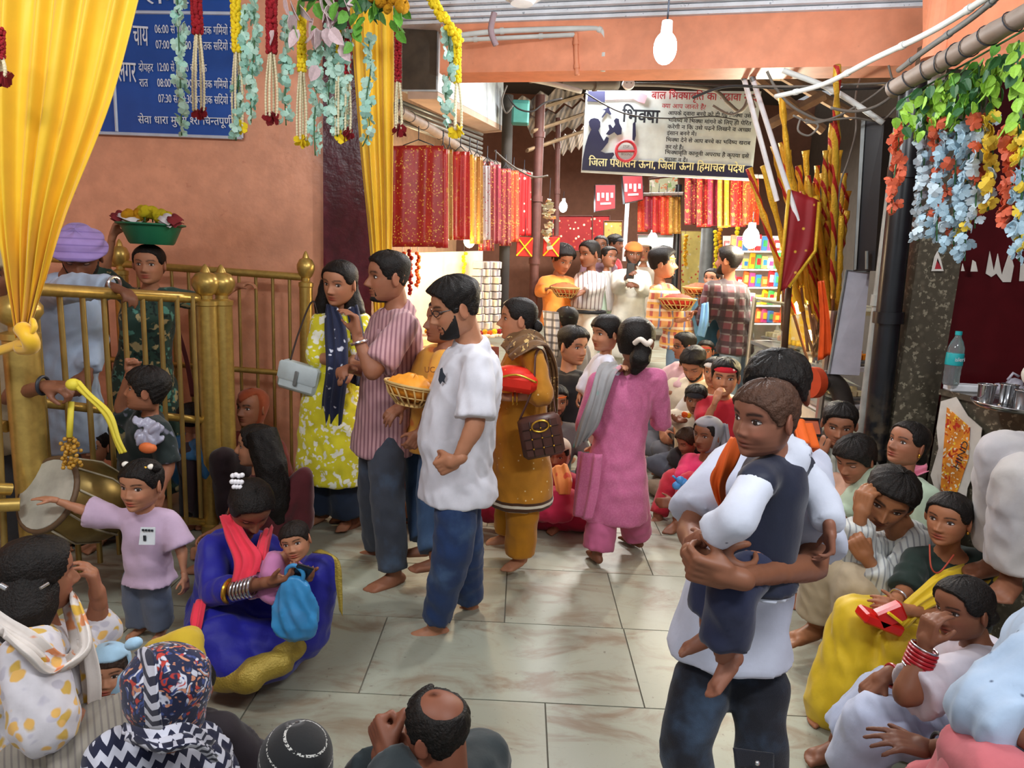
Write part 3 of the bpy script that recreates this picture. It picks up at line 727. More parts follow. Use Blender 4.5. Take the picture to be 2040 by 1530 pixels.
# right side: upper orange wall + column, granite pier, maroon wall
g = G(); g.plate([(1.996,3.75,2.756), (2.025,2.6,2.434), (1.893,2.6,3.08), (1.932,3.75,3.166)], .1, away=(0, 0, 2)); structure(obj('wall_right_upper', g, M_beam))
g = G(); a, b = V((1.983,3.6,2.756)), V((1.926,3.6,3.11)); b = V((a.x, a.y, 3.3)); g.cone(a, .075, b, .075, 20, rnd=False); structure(obj('trim_column', g, M_beam))
def granite(t, b):
    c = t.mix(t.ramp(t.vor(t.obj, 26, 'Distance'), .05, .5), lin('#645c4d'), lin('#4d473b')); c = t.mix(t.math('MULTIPLY', t.ramp(t.noise(t.obj, 38, 3), .58, .64), .7), c, lin('#9a917c'))
    return t.mix(t.math('MULTIPLY', t.ramp(t.noise(t.obj, 60, 4), .62, .7), .5), c, lin('#35312a'))
M_granite = mat('granite', '#4a4438', rough=.35, fn=granite, var=0)
M_maroon = mat('maroon_paint', '#4d1015', rough=.3, var=.1)
PY = 3.62
g = G(); p0, p1 = V((2.044,3.62,1.311)), V((2.32,3.62,1.848)); g.box(((p0.x+2.27)/2, PY+.15, 1.45), ((2.27-p0.x)/2, .15, 1.45)); structure(obj('wall_right_pier', g, M_granite))
g = G(); g.box((2.95, PY+.2, 1.6), (.68, .15, 1.6)); structure(obj('wall_right', g, M_maroon))
g = G(); g.box((3.55, 2., 1.6), (.06, 2.2, 1.6)); structure(obj('wall_east', g, M_maroon))
# lane: dark tin roof, end wall, side walls
M_dark = mat('sooty_dark', '#3a3632', rough=.9)  # one even dark tone for the lane roof and timber post
g = G(); g.plate([(-1.6, 5.3, 3.75), (3.4, 4.9, 3.75), (4.4, 12.5, 4.5), (-.6, 12.5, 4.5)], .06, away=(0, 6, 0)); structure(obj('ceiling_lane', g, M_dark))
g = G(); g.box((1.6, 12.5, 2.2), (3.6, .06, 2.4)); structure(obj('wall_lane_end', g, mat('lane_end', '#7a5444', rough=.9)))
g = G(); g.plate([(-2.3, 5., -.1), (-1.2, 12.5, 0), (-1.2, 12.5, 4.5), (-2.3, 5., 4.4)], .1, away=(1, 7, 1)); structure(obj('wall_lane_left', g, mat('peach_plaster', '#e6b48a', rough=.8, bump=.1)))
g = G(); g.plate([(3.75, 4.1, -.1), (4.9, 12.5, 0), (4.9, 12.5, 4.5), (3.75, 4.1, 4.4)], .1, away=(1, 7, 1)); structure(obj('wall_lane_right', g, mat('lane_grey', '#575049', rough=.9)))

# ---------------------------------------------------------------- lettering
TEXTQ = []
HALF = {}
def text(parent, s, a, b, h, m, n=(0, -1, 0), bold=.0, depth=.004, name='lettering'):
    """letters running from a to b (baseline ends), x-height scaled by h; '<X>' half form, '~' subjoined r, '^' r above"""
    TEXTQ.append((parent, s, V(a), V(b), h, m, V(n), bold, depth, name))
def flush_text():
    import re as _re
    obs = {}
    for q in TEXTQ:
        for tok in _re.findall(r'<[^>]*>|[^<>~^\s]+', q[1]):
            key = tok.strip('<>')
            if key not in obs:
                c = bpy.data.curves.new('t', 'FONT'); c.body = key; c.size = 1.; c.resolution_u = 3; o = bpy.data.objects.new('t', c); COL.objects.link(o); obs[key] = o
    bpy.context.view_layer.update(); dg = bpy.context.evaluated_depsgraph_get(); shp = {}
    for k, o in obs.items():
        me = bpy.data.meshes.new_from_object(o.evaluated_get(dg)); shp[k] = ([tuple(v.co) for v in me.vertices], [tuple(p.vertices) for p in me.polygons], me); 
    for q in TEXTQ:
        parent, s, a, b, h, m, n, bold, depth, name = q; V2 = []; F2 = []; x = 0.
        for tok in _re.findall(r'<[^>]*>|[^<>~^\s]+|[~^\s]', s):
            if tok.isspace(): x += .30; continue
            if tok == '~': k = len(V2); V2 += [(x-.32, .02, 0), (x-.27, .06, 0), (x-.42, -.07, 0), (x-.47, -.11, 0)][::1]; F2.append((k, k+1, k+2, k+3)); continue
            if tok == '^':
                k = len(V2); P = [(-.13, .64), (-.20, .74), (-.14, .84), (-.03, .82)]; w = .04
                for px, pz in P: V2 += [(x+px-w*.6, pz, 0), (x+px+w*.6, pz+w*.4, 0)]
                for i in range(3): F2.append((k+2*i, k+2*i+1, k+2*i+3, k+2*i+2))
                continue
            vs, fs, me = shp[tok.strip('<>')]
            if not vs: continue
            w = max(v[0] for v in vs); adv = w+(.05 if ord(tok.strip('<>')[0]) < 128 else -.005)
            if tok[0] == '<':
                bm = bmesh.new(); bm.from_mesh(me); bmesh.ops.bisect_plane(bm, geom=bm.verts[:]+bm.edges[:]+bm.faces[:], plane_co=(w*.64, 0, 0), plane_no=(1, 0, 0), clear_outer=True)
                bm.verts.index_update(); vs = [tuple(v.co) for v in bm.verts]; fs = [tuple(v.index for v in f.verts) for f in bm.faces]; bm.free(); adv = w*.62
            for qx, qy in (((0, 0), (bold*1.6, 0), (bold*.8, bold*.9)) if bold else ((0, 0),)):
                k = len(V2); V2 += [(v[0]+x+qx, v[1]+qy, qy*.05) for v in vs]; F2 += [tuple(i+k for i in f) for f in fs]
            x += adv
        d = b-a; L = d.length; ex = d/L; ez = n.cross(ex)*-1
        ez = ex.cross(n)*-1 if (ex.cross(n)*-1).z > 0 else ex.cross(n)
        sx = L/max(x, .1); sz = h/.62
        g = G(); g.add([a+ex*v[0]*sx+ez*v[1]*sz+n*(depth+v[2]) for v in V2], F2)
        base = V(parent['base']); me = mk(name, [V(p)-base for p in g.v], g.f, m, False); o = link(name, me, parent); o['base'] = tuple(base)
    for o in obs.values(): bpy.data.objects.remove(o)
    TEXTQ.clear()

# ---------------------------------------------------------------- blue notice board on the wall

M_signblue = mat('sign_blue', '#2c56a6', rough=.18, var=.06)
M_ltr = mat('letter_white', '#e9edf5', rough=.6, var=0)
sg = thing('notice_board', 'blue notice board with white lettering of serving times on the salmon wall', 'sign', (-2.398,4.72,2.837))
g = G(); g.plate([(-3.126,4.72,2.392), (-1.908,4.72,2.404), (-1.922,4.72,3.369), (-3.094,4.72,3.336)], .025, away=(0, 0, 1.5)); obj('board', g, M_signblue, sg)
g = G()
for a, b in (((-3.122,4.715,2.391), (-1.906,4.715,2.403)), ((-1.906,4.715,2.403), (-1.919,4.715,3.367)), ((-2.625,4.715,3.148), (-1.925,4.715,3.168)), ((-2.74,4.715,2.713), (-2.741,4.715,2.408))): g.tube([a, b], .011, 6)
obj('border_strip', g, mat('sign_border', '#c9d2e0', rough=.4), sg)
for s, a, b, h in (('लंगर', (-2.506,4.71,3.199), (-2.22,4.71,3.211), .075), ('चाय', (-2.598,4.71,2.948), (-2.499,4.71,2.946), .115), ('लंगर', (-2.71,4.71,2.722), (-2.59,4.71,2.721), .115), ('06:00 से 08:00 बजे तक गिम^यों में', (-2.453,4.71,3.027), (-1.94,4.71,3.036), .045), ('07:00 से 09:00 बजे तक सिद^यों में', (-2.451,4.71,2.933), (-1.942,4.71,2.942), .045),
    ('दोपहर', (-2.57,4.71,2.79), (-2.474,4.71,2.791), .045), ('12:00 से 03:00 बजे तक', (-2.451,4.71,2.795), (-2.121,4.71,2.803), .045), ('रात', (-2.569,4.71,2.694), (-2.512,4.71,2.697), .045), ('08:00 से 10:00 बजे तक गिम^यों में', (-2.452,4.71,2.699), (-1.949,4.71,2.708), .045), ('07:30 से 09:30 बजे तक सिद^यों में', (-2.45,4.71,2.602), (-1.951,4.71,2.611), .045), ('सेवा धारा मुद्रा <श>री िच<न>तपूणी^', (-2.591,4.71,2.464), (-1.958,4.71,2.479), .045)):
    text(sg, s, a, b, h, M_ltr, bold=.012)

# ---------------------------------------------------------------- banner hanging over the lane
bn_ = thing('banner', 'white public notice banner with a begging child silhouette hung over the lane', 'sign', (1.254,6.5,2.882))
g = G(); g.plate([(.495,6.5,2.507), (2.056,6.5,2.501), (2.06,6.5,3.273), (.495,6.5,3.214)], .03, away=(.5, 0, 2)); obj('board', g, mat('banner_white', '#ccd6d4', rough=.45), bn_)
M_navy = mat('navy_print', '#1d1e3c', rough=.5); M_blk = mat('black_print', '#262a33', rough=.5, var=0); M_redp = mat('red_print', '#b5323c', rough=.5, var=0); M_yelp = mat('yellow_print', '#efe9b0', rough=.5, var=0)
g = G(); g.plate([(.498,6.49,2.523), (2.046,6.49,2.521), (2.043,6.49,2.627), (.501,6.49,2.625)], .006, away=(.5, 9, 2)); obj('footer_band', g, M_navy, bn_)
text(bn_, 'िजला प~शासन ऊना, िजला ऊना िहमाचल प~देश', (.554,6.48,2.564), (1.973,6.48,2.565), .062, M_yelp, bold=.03)
text(bn_, 'बाल िभ<क>षावृित को बढ़ावा न दें', (1.077,6.48,3.163), (2.023,6.48,3.182), .058, M_redp, bold=.02)
text(bn_, '<क>या आप जानते हैं?', (1.178,6.48,3.09), (1.57,6.48,3.094), .034, M_redp, bold=.02)
text(bn_, 'िभ<क>षा', (.827,6.48,2.955), (1.162,6.48,2.957), .105, M_blk, bold=.03)
for s, a, b in (('आपके द्वारा ब<च>चे को दी गई िभ<क>षा उसे', (1.237,6.48,3.033), (1.985,6.48,3.04)), ('भिव<ष>य में िभ<क>षा मांगने के िलए ही प~ेिरत', (1.242,6.48,2.973), (1.992,6.48,2.975)), ('करेगी न िक उसे पढ़ने िलखने व अ<च>छा', (1.243,6.48,2.917), (1.994,6.48,2.919)), ('इंसान बनने में।', (1.243,6.48,2.861), (1.506,6.48,2.864)), ('िभ<क>षा देने से आप ब<च>चे का भिव<ष>य खराब', (1.239,6.48,2.804), (2.002,6.48,2.807)), ('कर रहे हैं।', (1.24,6.48,2.743), (1.399,6.48,2.742)), ('िभ<क>षावृित कानूनी अपराध है कृपया इसे', (1.239,6.48,2.695), (2,6.48,2.694)), ('बढ़ावा न दें।', (1.24,6.48,2.634), (1.446,6.48,2.634))):
    text(bn_, s, a, b, .030, M_blk, bold=.03)
def poly(name, pts, m, parent, th=.008):
    g = G(); P = [V(p) for p in pts]; k = len(P); g.add(P+[p+V((0, th, 0)) for p in P], [tuple(range(k)), tuple(range(2*k-1, k-1, -1))]+[(i, (i+1) % k, k+(i+1) % k, k+i) for i in range(k)]); return obj(name, g, m, parent)
poly('child_silhouette', [(.501,6.485,2.62), (.516,6.485,2.738), (.537,6.485,2.826), (.561,6.485,2.88), (.541,6.485,2.913), (.534,6.485,2.947), (.55,6.485,2.97), (.581,6.485,2.98), (.618,6.485,2.973), (.638,6.485,2.948), (.641,6.485,2.905), (.625,6.485,2.874), (.656,6.485,2.823), (.681,6.485,2.785), (.701,6.485,2.825), (.725,6.485,2.813), (.719,6.485,2.774), (.673,6.485,2.71), (.656,6.485,2.697), (.702,6.485,2.681), (.775,6.485,2.689), (.785,6.485,2.672), (.757,6.485,2.627), (.725,6.485,2.621)], M_navy, bn_)
poly('reading_silhouette', [(.695,6.485,2.846), (.724,6.485,2.887), (.712,6.485,2.925), (.73,6.485,2.93), (.755,6.485,2.901), (.775,6.485,2.932), (.759,6.485,2.966), (.776,6.485,2.988), (.803,6.485,2.981), (.811,6.485,2.942), (.837,6.485,2.9), (.836,6.485,2.853), (.8,6.485,2.842), (.771,6.485,2.867), (.728,6.485,2.839)], M_navy, bn_)
poly('leaping_silhouette', [(.644,6.485,3.055), (.684,6.485,3.066), (.696,6.485,3.092), (.714,6.485,3.084), (.712,6.485,3.054), (.733,6.485,3.021), (.724,6.485,3.012), (.691,6.485,3.032), (.654,6.485,2.983), (.644,6.485,2.991), (.673,6.485,3.031), (.676,6.485,3.048)], M_navy, bn_)
poly('pen_silhouette', [(.933,6.485,2.948), (.953,6.485,2.974), (.968,6.485,2.845), (.958,6.485,2.797), (.939,6.485,2.809)], M_navy, bn_)
poly('cuff_patch', [(.509,6.485,3.118), (.512,6.485,3.207), (.664,6.485,3.214), (.667,6.485,3.12)], M_navy, bn_)
poly('hand_print', [(.665,6.485,3.201), (.863,6.485,3.201), (.942,6.485,3.23), (1.044,6.485,3.192), (1.023,6.485,3.123), (.968,6.485,3.133), (.921,6.485,3.157), (.822,6.485,3.153), (.67,6.485,3.138)], mat('pink_print', '#d59aa5', rough=.5), bn_)
ct = V((.887,6.48,2.706)); g = G(); g.tube([ct+V((math.cos(i*PI/14)*.088, 0, math.sin(i*PI/14)*.088)) for i in range(28)], .013, 6, closed=True); g.tube([ct+V((-.085, 0, -.004)), ct+V((.085, 0, .004))], .011, 6); obj('stop_ring', g, M_redp, bn_)
text(bn_, 'STOP', (.857,6.475,2.734), (.916,6.475,2.737), .018, M_navy); text(bn_, 'BEGGING', (.844,6.475,2.668), (.94,6.475,2.668), .018, M_navy)

# ---------------------------------------------------------------- brass queue railings
M_brass = mat('brass', '#bfa056', rough=.33, metal=.65, var=.12, vs=30)
M_brassp = mat('brass_painted_bar', '#a0854a', rough=.4, metal=.5, var=.15)
def post(rt, top, r, zt, name='post'):
    """finial top at `top`, body down to the floor"""
    x, y = top[0], top[1]; g = G(); h = zt
    prof = [(r*1.25, 0), (r*1.25, .05), (r, .06), (r, h-.235), (r*1.1, h-.23), (r*1.1, h-.205), (r*.62, h-.195), (r*.62, h-.175), (r*.95, h-.16), (r*1.32, h-.12), (r*1.32, h-.09), (r*.95, h-.055), (r*.5, h-.045), (r*.42, h-.03), (r*.25, h-.012), (r*.06, h)]
    g.lathe([(a, b) for a, b in prof], (x, y, 0), 24); return obj(name, g, M_brass, rt, True, auto=True)
def bar(rt, a, b, r=.017, name='rail_bar', m=None): g = G(); g.tube([a, b], r, 14); return obj(name, g, m or M_brass, rt, True, auto=True)
fr = thing('railing', 'brass queue railing in front, from the post by the tied curtain to the twin posts', 'railing', (-2.0, 3.3, 0))
A = V((-2.12,2.85,1.497)); B = V((-1.783,3.85,1.589)); B2 = V((-1.728,3.93,1.588))
post(fr, A, .068, A.z); post(fr, B, .056, B.z)
def on(A, B, t, z): p = A.lerp(B, t); return V((p.x, p.y, z))
bar(fr, (-2.085,2.9,1.476), (-1.822,3.82,1.398), .029, 'top_rail'); bar(fr, (-2.139,2.9,.982), (-1.815,3.83,.688), .022, 'middle_rail'); bar(fr, (-2.182,2.9,.466), (-1.823,3.83,.063), .022, 'bottom_rail')
for i in range(9):
    t = (i+.7)/9.6; bar(fr, on(A, B, t, 1.47-.06*t), on(A, B, t, .12), .0125, 'baluster', M_brassp)
fr2 = thing('railing', 'short brass railing at the left edge, joining the curtain post low down', 'railing', (-2.4, 2.75, 0))
bar(fr2, (-2.375,2.85,.895), (-2.19,2.82,.885), .026); bar(fr2, (-2.215,2.6,.687), (-2.12,2.72,.64), .026); bar(fr2, (-2.223,2.6,.601), (-2.072,2.7,.583), .028); bar(fr2, (-2.157,2.75,1.224), (-2.201,2.75,.221), .013, 'baluster', M_brassp)
bk = thing('railing', 'brass queue railing along the salmon wall, behind the woman with the basket', 'railing', (-2.0, 4.5, 0))
C = V((-2.643,4.5,1.706)); D = V((-1.419,4.5,1.685)); post(bk, C, .043, C.z); post(bk, D, .043, D.z); post(bk, B2, .056, B2.z, 'gate_post')
bar(bk, (-3.106,4.5,1.558), (-1.443,4.5,1.515), .025, 'top_rail'); bar(bk, (-3.088,4.5,.916), (-1.45,4.5,.865), .02, 'middle_rail'); bar(bk, (-3.155,4.5,.019), (-1.459,4.5,-.039), .02, 'bottom_rail')
for i in range(15):
    t = i/11-.18; p = C.lerp(D, t)
    if t < .94: bar(bk, (p.x, p.y, 1.52), (p.x, p.y, .1), .0105, 'baluster', M_brassp)

# ---------------------------------------------------------------- curtains
def silk(t, b): return t.mix(t.math('MULTIPLY', t.ramp(t.noise(t.obj, 4, 4), .4, .7), .45), b, lin('#f2b82a'))
M_yel = mat('yellow_satin', '#f0c228', rough=.5, sheen=.3, fn=silk, trans=0, var=.05)
cu = thing('curtain', 'yellow satin curtain at the left edge, gathered and knotted round the brass post', 'curtain', (-1.813,2.5,1.462))
strip('drape', M_yel, [((-1.947,2.5,2.546), (-1.379,2.6,2.606)), ((-1.959,2.5,2.157), (-1.503,2.58,2.194)), ((-1.948,2.52,1.782), (-1.692,2.58,1.798)), ((-1.945,2.55,1.528), (-1.817,2.6,1.532)), ((-1.941,2.58,1.355), (-1.889,2.6,1.356)), ((-1.941,2.58,1.312), (-1.901,2.6,1.312))], cu, n=8, across=84, pleat=.030, pn=6.5)
add = G(); add.tube(cat([(-1.896,2.56,1.35), (-1.85,2.53,1.322), (-1.867,2.56,1.283), (-1.94,2.6,1.271)]), [.03]*18+[.02], 12); add.tube(cat([(-1.871,2.55,1.304), (-1.984,2.62,1.27), (-2.124,2.68,1.225)]), .026, 12, el=.6); add.tube(cat([(-1.887,2.56,1.317), (-1.828,2.53,1.356), (-1.844,2.55,1.382)]), [.022]*12+[.012], 10, el=.5); obj('knot', add, M_yel, cu, True)
cu2 = thing('curtain', 'tall narrow yellow satin curtain hanging beside the plum wall strip', 'curtain', (-.952,4.45,2.325))
strip('drape', M_yel, [((-1.144,4.45,3.355), (-.863,4.45,3.367)), ((-1.105,4.45,2.849), (-.849,4.45,2.86)), ((-1.059,4.45,2.32), (-.844,4.45,2.33)), ((-.991,4.45,1.704), (-.845,4.45,1.711)), ((-.964,4.48,1.25), (-.874,4.48,1.254)), ((-.946,4.5,.703), (-.861,4.5,.708))], cu2, n=8, across=60, pleat=.024, pn=4.5)

# ---------------------------------------------------------------- left shop: shutter box, ledge, pole, chunnis
M_box = mat('shutter_box', '#b9c0c2', rough=.55, var=.15); M_ply = mat('dark_ply', '#4a4034', rough=.8, var=.3)
sb = thing('shutter_box', 'long grey shutter box with a dark end panel above the left shop', 'box', (-.761,5,2.914))
q0, q1, q2, q3 = V((-.899,5,2.804)), V((-.647,5,2.814)), V((-.652,5,3.234)), V((-.906,5,3.224)); e0, e1 = V((-.268,7.4,3.036)), V((-.288,7.4,3.494))
g = G(); g.add([q0, q1, q2, q3, V(e0)-(q1-q0), e0, e1, V(e1)-(q2-q3)], [(1, 5, 6, 2), (3, 2, 6, 7), (4, 7, 6, 5), (0, 3, 7, 4), (0, 4, 5, 1), (0, 1, 2, 3)]); obj('casing', g, M_box, sb)
g = G(); g.plate([q0+V((.012, 0, .012)), q1+V((-.012, 0, .012)), q2+V((-.012, 0, -.012)), q3+V((.012, 0, -.012))], .02, away=(0, 9, 2)); obj('end_panel', g, M_ply, sb)
g = G(); g.plate([(-.857,5,2.806), (-.65,5.02,2.819), (-.268,7.4,3.036), (-.491,7.4,3.007)], .05, away=(0, 6, 9)); obj('ledge', g, mat('ledge_wood', '#b59a86', rough=.7), sb)
sh = thing('roller_shutter', 'grey slatted shutter rolled up under the shutter box', 'shutter', (-.743,5.15,2.733))
for i in range(5): g = G(); g.tube([(-.951,5.1,2.764), (-.475,7.2,2.914)] if i == 0 else [V((-.951,5.1,2.764))+V((.0, .0, -.035*i)), V((-.475,7.2,2.914))+V((0, 0, -.045*i))], .017, 8); obj('slat', g, mat('galvanised', '#8d8d86', rough=.4, metal=.6), sh, True)
M_bamboo = mat('bamboo', '#85766a', rough=.6, var=.2, fn=lambda t, b: t.mix(t.math('MULTIPLY', t.ramp(t.noise(t.map(t.obj, sc=(1, .3, 1)), 14, 4), .5, .7), .5), b, lin('#6d5540')))
def bamboo(name, label, pts, r, wraps, cat_='pole'):
    t = thing(name, label, cat_, pts[0]); P = [V(p) for p in cat(pts, 8)]; n = len(P); g = G(); g.tube(P, [r*(1.06 if i % 6 == 0 else .98) for i in range(n)], 14); obj('cane', g, M_bamboo, t, True, auto=True)
    for k in range(wraps):
        f = (k+.5)/wraps*(n-1); i = int(f); c = P[i].lerp(P[min(i+1, n-1)], f-i); d = (P[min(i+1, n-1)]-P[i]).normalized(); M = Matrix3(d); g = G()
        g.tube([c+M @ V((math.cos(a*PI/8)*r*1.08, math.sin(a*PI/8)*r*1.08, r*.35*math.sin(a*PI/8+k))) for a in range(16)], .0022, 5, closed=True); obj('wire_tie', g, M_blk, t, True)
    return t
bamboo('bamboo_pole', 'bamboo pole over the left shop that carries the hanging scarves', [(-.927,4.9,2.673), (-.779,5.7,2.681), (-.466,7.2,2.671), (.07,8.2,2.654)], .036, 9)
def gold(bg, sc=34, r=.16, bands=(), cols=('#d9a531', '#e8c65a')):
    f = [p_spots(list(cols), sc, r, .9), lambda t, b: t.mix(t.math('MULTIPLY', t.ramp(t.noise(t.obj, 24, 3, .6, 1.5), .60, .66), .55), b, lin(cols[0]))]
    if bands: f.append(p_bands(bands))
    return p_chain(*f)
CH = {}
def chmat(name, col, **k): return mat('chunni_'+name, col, rough=.45, sheen=.2, fn=gold(col, **k), var=.12)
def chunni(label, Y, xa, xb, yt, yb, m, dy=.0, pn=2.5, pleat=.014, grp='scarves hung on the left shop pole'):
    a, b, c, d = [V(p) for p in (PX(xa, yt, Y), PX(xb, yt, Y+dy), PX(xa, yb, Y), PX(xb, yb, Y+dy))]
    t = thing('hanging_scarf', label, 'scarf', (a+b)/2, grp)
    strip('cloth', m, [(a, b), (a.lerp(c, .5), b.lerp(d, .5)), (c, d)], t, n=6, across=26, pleat=pleat, pn=pn)
    g = G(); mid = (a+b)/2; g.tube([mid+UP*.13, mid+UP*.04, a.lerp(b, .2)], .004, 6); g.tube([mid+UP*.04, a.lerp(b, .8)], .004, 6); obj('hanger', g, M_blk, t, True); return t
_F = 1355.
def PX(x, y, Y):
    d = _f*_F+_rt*(x-1020)-_up*(y-765); return V((0, 0, 1.7))+d*(Y/d.y)
R1, R2, R3 = chmat('red_gold', '#9c170e'), chmat('crimson', '#b31412', sc=60, r=.1), chmat('maroon', '#7c1218')
Y1 = chmat('yellow', '#e7a914', cols=('#f6d860', '#c43018')); O1 = chmat('orange_red', '#cf3a15'); P1 = chmat('magenta', '#8f1530', sc=60, r=.1)
W1 = mat('white_lace', '#b9aeb2', rough=.8, fn=p_spots(['#a8203f'], 40, .2)); K1 = mat('polka_red', '#b3161a', rough=.5, fn=p_spots(['#f0d9b8'], 15, .2, .3)); G1 = chmat('gold', '#a8731f', cols=('#f0cf68', '#8d1712'))
for l, Y, xa, xb, yt, yb, m in (('broad dark red scarf with gold motifs, first on the left shop pole', 4.95, 782, 884, 290, 492, R1), ('narrow crimson scarf with a sequin edge, right of the broad dark red one', 5.1, 872, 892, 297, 494, R2), ('narrow gold and green scarf squeezed between two crimson scarves', 5.25, 888, 902, 298, 478, G1), ('plain bright red scarf left of the yellow scarf', 5.4, 898, 936, 302, 478, R2), ('bright yellow scarf on the left shop pole', 5.6, 926, 944, 308, 474, Y1), ('scarf of orange cloth with gold scrollwork', 5.8, 938, 962, 312, 486, G1), ('red scarf with a white lace band', 6.1, 956, 984, 322, 500, R3), ('white lace edging strip on the left shop pole', 6.0, 964, 976, 330, 478, W1), ('rose magenta scarf behind the white lace strip', 6.4, 976, 998, 328, 486, P1), ('dark maroon scarf near the iron pipe', 6.8, 996, 1018, 336, 490, R3), ('orange red scarf with gold border near the iron pipe', 7.1, 1012, 1034, 340, 482, O1), ('red polka dot scarf beside the iron pipe', 7.4, 1030, 1058, 344, 470, K1)):
    chunni(l, Y, xa, xb, yt, yb, m, dy=.12)
# lit stall below: wall shelf, garlands, stacked books, goods counter
M_lit = mat('stall_wall', '#f0dcbc', rough=.7)
st = thing('stall_counter', 'low stall counter heaped with offerings under the red scarves', 'counter', (-.507,5.2,.737))
g = G(); g.plate([(-.98,5,.978), (-.223,6.2,.899), (-.181,6.2,-.102), (-.964,5,-.239)], .05, away=(0, 9, 0)); obj('front_panel', g, mat('stall_front', '#6d2b1a', rough=.7), st)
g = G(); g.plate([(-.98,5,.978), (-.223,6.2,.899), (-.432,6.9,.913), (-1.266,5.6,1.009)], .04, away=(0, 5, 9)); obj('counter_top', g, mat('stall_top', '#c9a777', rough=.6), st)
g = G(); g.plate([(-1.098,5.55,1.692), (-.391,6.7,1.757), (-.376,6.7,.828), (-1.088,5.55,.94)], .05, away=(0, 0, 1.5)); structure(obj('trim_stall_back', g, M_lit))
rr = random.Random(11)
bkst = 0
for c in range(3):
    for k in range(9):
        p = V(PX(951+c*17+rr.uniform(-2, 2), 648-k*15, 6.3+c*.15)); t = thing('book', ('%s bundled booklet in the %s stack beside the stall, %s' % (['grey', 'pale', 'cream'][(k+c) % 3], ['left', 'middle', 'right'][c], ['at the bottom', 'second from the bottom', 'third from the bottom', 'fourth from the bottom', 'fifth from the bottom', 'fourth from the top', 'third from the top', 'second from the top', 'on the top'][k])), 'book', p, 'booklets stacked beside the left stall')
        g = G(); M = Matrix.Rotation(rr.uniform(-.25, .25)-.3, 3, 'Z'); g.box(p, (.045, .06, .031), M, .004); obj('pages', g, mat('pages_%d' % ((k+c) % 3), ['#b9b4b4', '#d5cfc4', '#e2d2b6'][(k+c) % 3]), t)
        g = G(); g.box(p+V((0, 0, .003)), (.047, .02, .0325), M, .004); obj('band', g, mat('book_band', '#8d8790'), t)
M_mar = mat('marigold', '#f2a60c', rough=.8, var=.25, vs=60, bump=.8, bs=220); M_mary = mat('marigold_yellow', '#f4d81e', rough=.8, var=.2, vs=60, bump=.8, bs=220); M_org = mat('orange_flower', '#ee5a12', rough=.8, var=.25, vs=60, bump=.8, bs=220); M_redf = mat('red_flower', '#9c1320', rough=.75, var=.25, vs=60, bump=.8, bs=200)
def puff(g, c, r, n=14, sd=0, flat=.75):
    """ruffled flower head"""
    rnd_ = random.Random(sd)
    for i in range(n):
        z = 1-2*(i+.5)/n; a = i*2.4; q = math.sqrt(1-z*z); d = V((q*math.cos(a), q*math.sin(a), z*flat)); M = Matrix3(d); e = V(c)+d*r*.55
        g.ell(e, (r*.55, r*.5, r*.22), M @ Matrix.Rotation(rnd_.random()*3, 3, 'Z'), 6, 4)
    return g
pf = G(); puff(pf, (0, 0, 0), 1., 12); PUFF = {}
def flower(name, c, r, m, parent, rz=0.):
    k = m.name
    if k not in PUFF: PUFF[k] = mk('flower_head', pf.v, pf.f, m); recalc(PUFF[k])
    o = link(name, PUFF[k], parent, V(c)-V(parent['base'])); o.scale = (r, r, r*.9); o.rotation_euler = (rz, rz*.7, rz*2); return o
for i, (x, y, Y, n, m, w) in enumerate(((802, 505, 5.3, 12, M_org, 'orange flower garland at the left of the lit stall'), (818, 500, 5.4, 13, M_redf, 'red flower garland next to the orange one in the lit stall'), (832, 505, 5.5, 10, M_org, 'orange garland third from left in the lit stall'), (925, 505, 6.2, 9, M_mary, 'yellow garland by the lamp in the lit stall'))):
    t = thing('garland', w, 'garland', PX(x, y, Y), 'garlands inside the left stall')
    g = G(); g.tube([PX(x, y-25, Y), PX(x, y+n*7, Y)], .003, 5); obj('string', g, M_blk, t)
    for k in range(n): flower('flower', PX(x+rr.uniform(-3, 3), y+k*7, Y), .024, m, t, k)
rr2 = random.Random(5)
for i in range(16):
    x = 852+i*9.5; y = 668-rr2.random()*8; Y = 5.5+i*.06; m = [M_mar, M_org, M_mary, M_redf][i % 4]
    t = thing('offering_packet', '%s offering packet, %s on the lit stall counter' % (['orange', 'red orange', 'yellow', 'dark red'][i % 4], ['first from left', 'second from left', 'third from left', 'fourth from left', 'fifth from left', 'sixth from left', 'seventh from left', 'eighth from left', 'eighth from right', 'seventh from right', 'sixth from right', 'fifth from right', 'fourth from right', 'third from right', 'second from right', 'last on the right'][i]), 'packet', PX(x, y, Y), 'offering packets on the left stall')
    g = G(); g.box(PX(x, y+4, Y), (.04, .035, .012), Matrix.Rotation(i, 3, 'Z'), .005); obj('tray', g, mat('tray_foil', '#d8c9b0', rough=.4), t); flower('flower', PX(x, y-3, Y), .035, m, t, i)

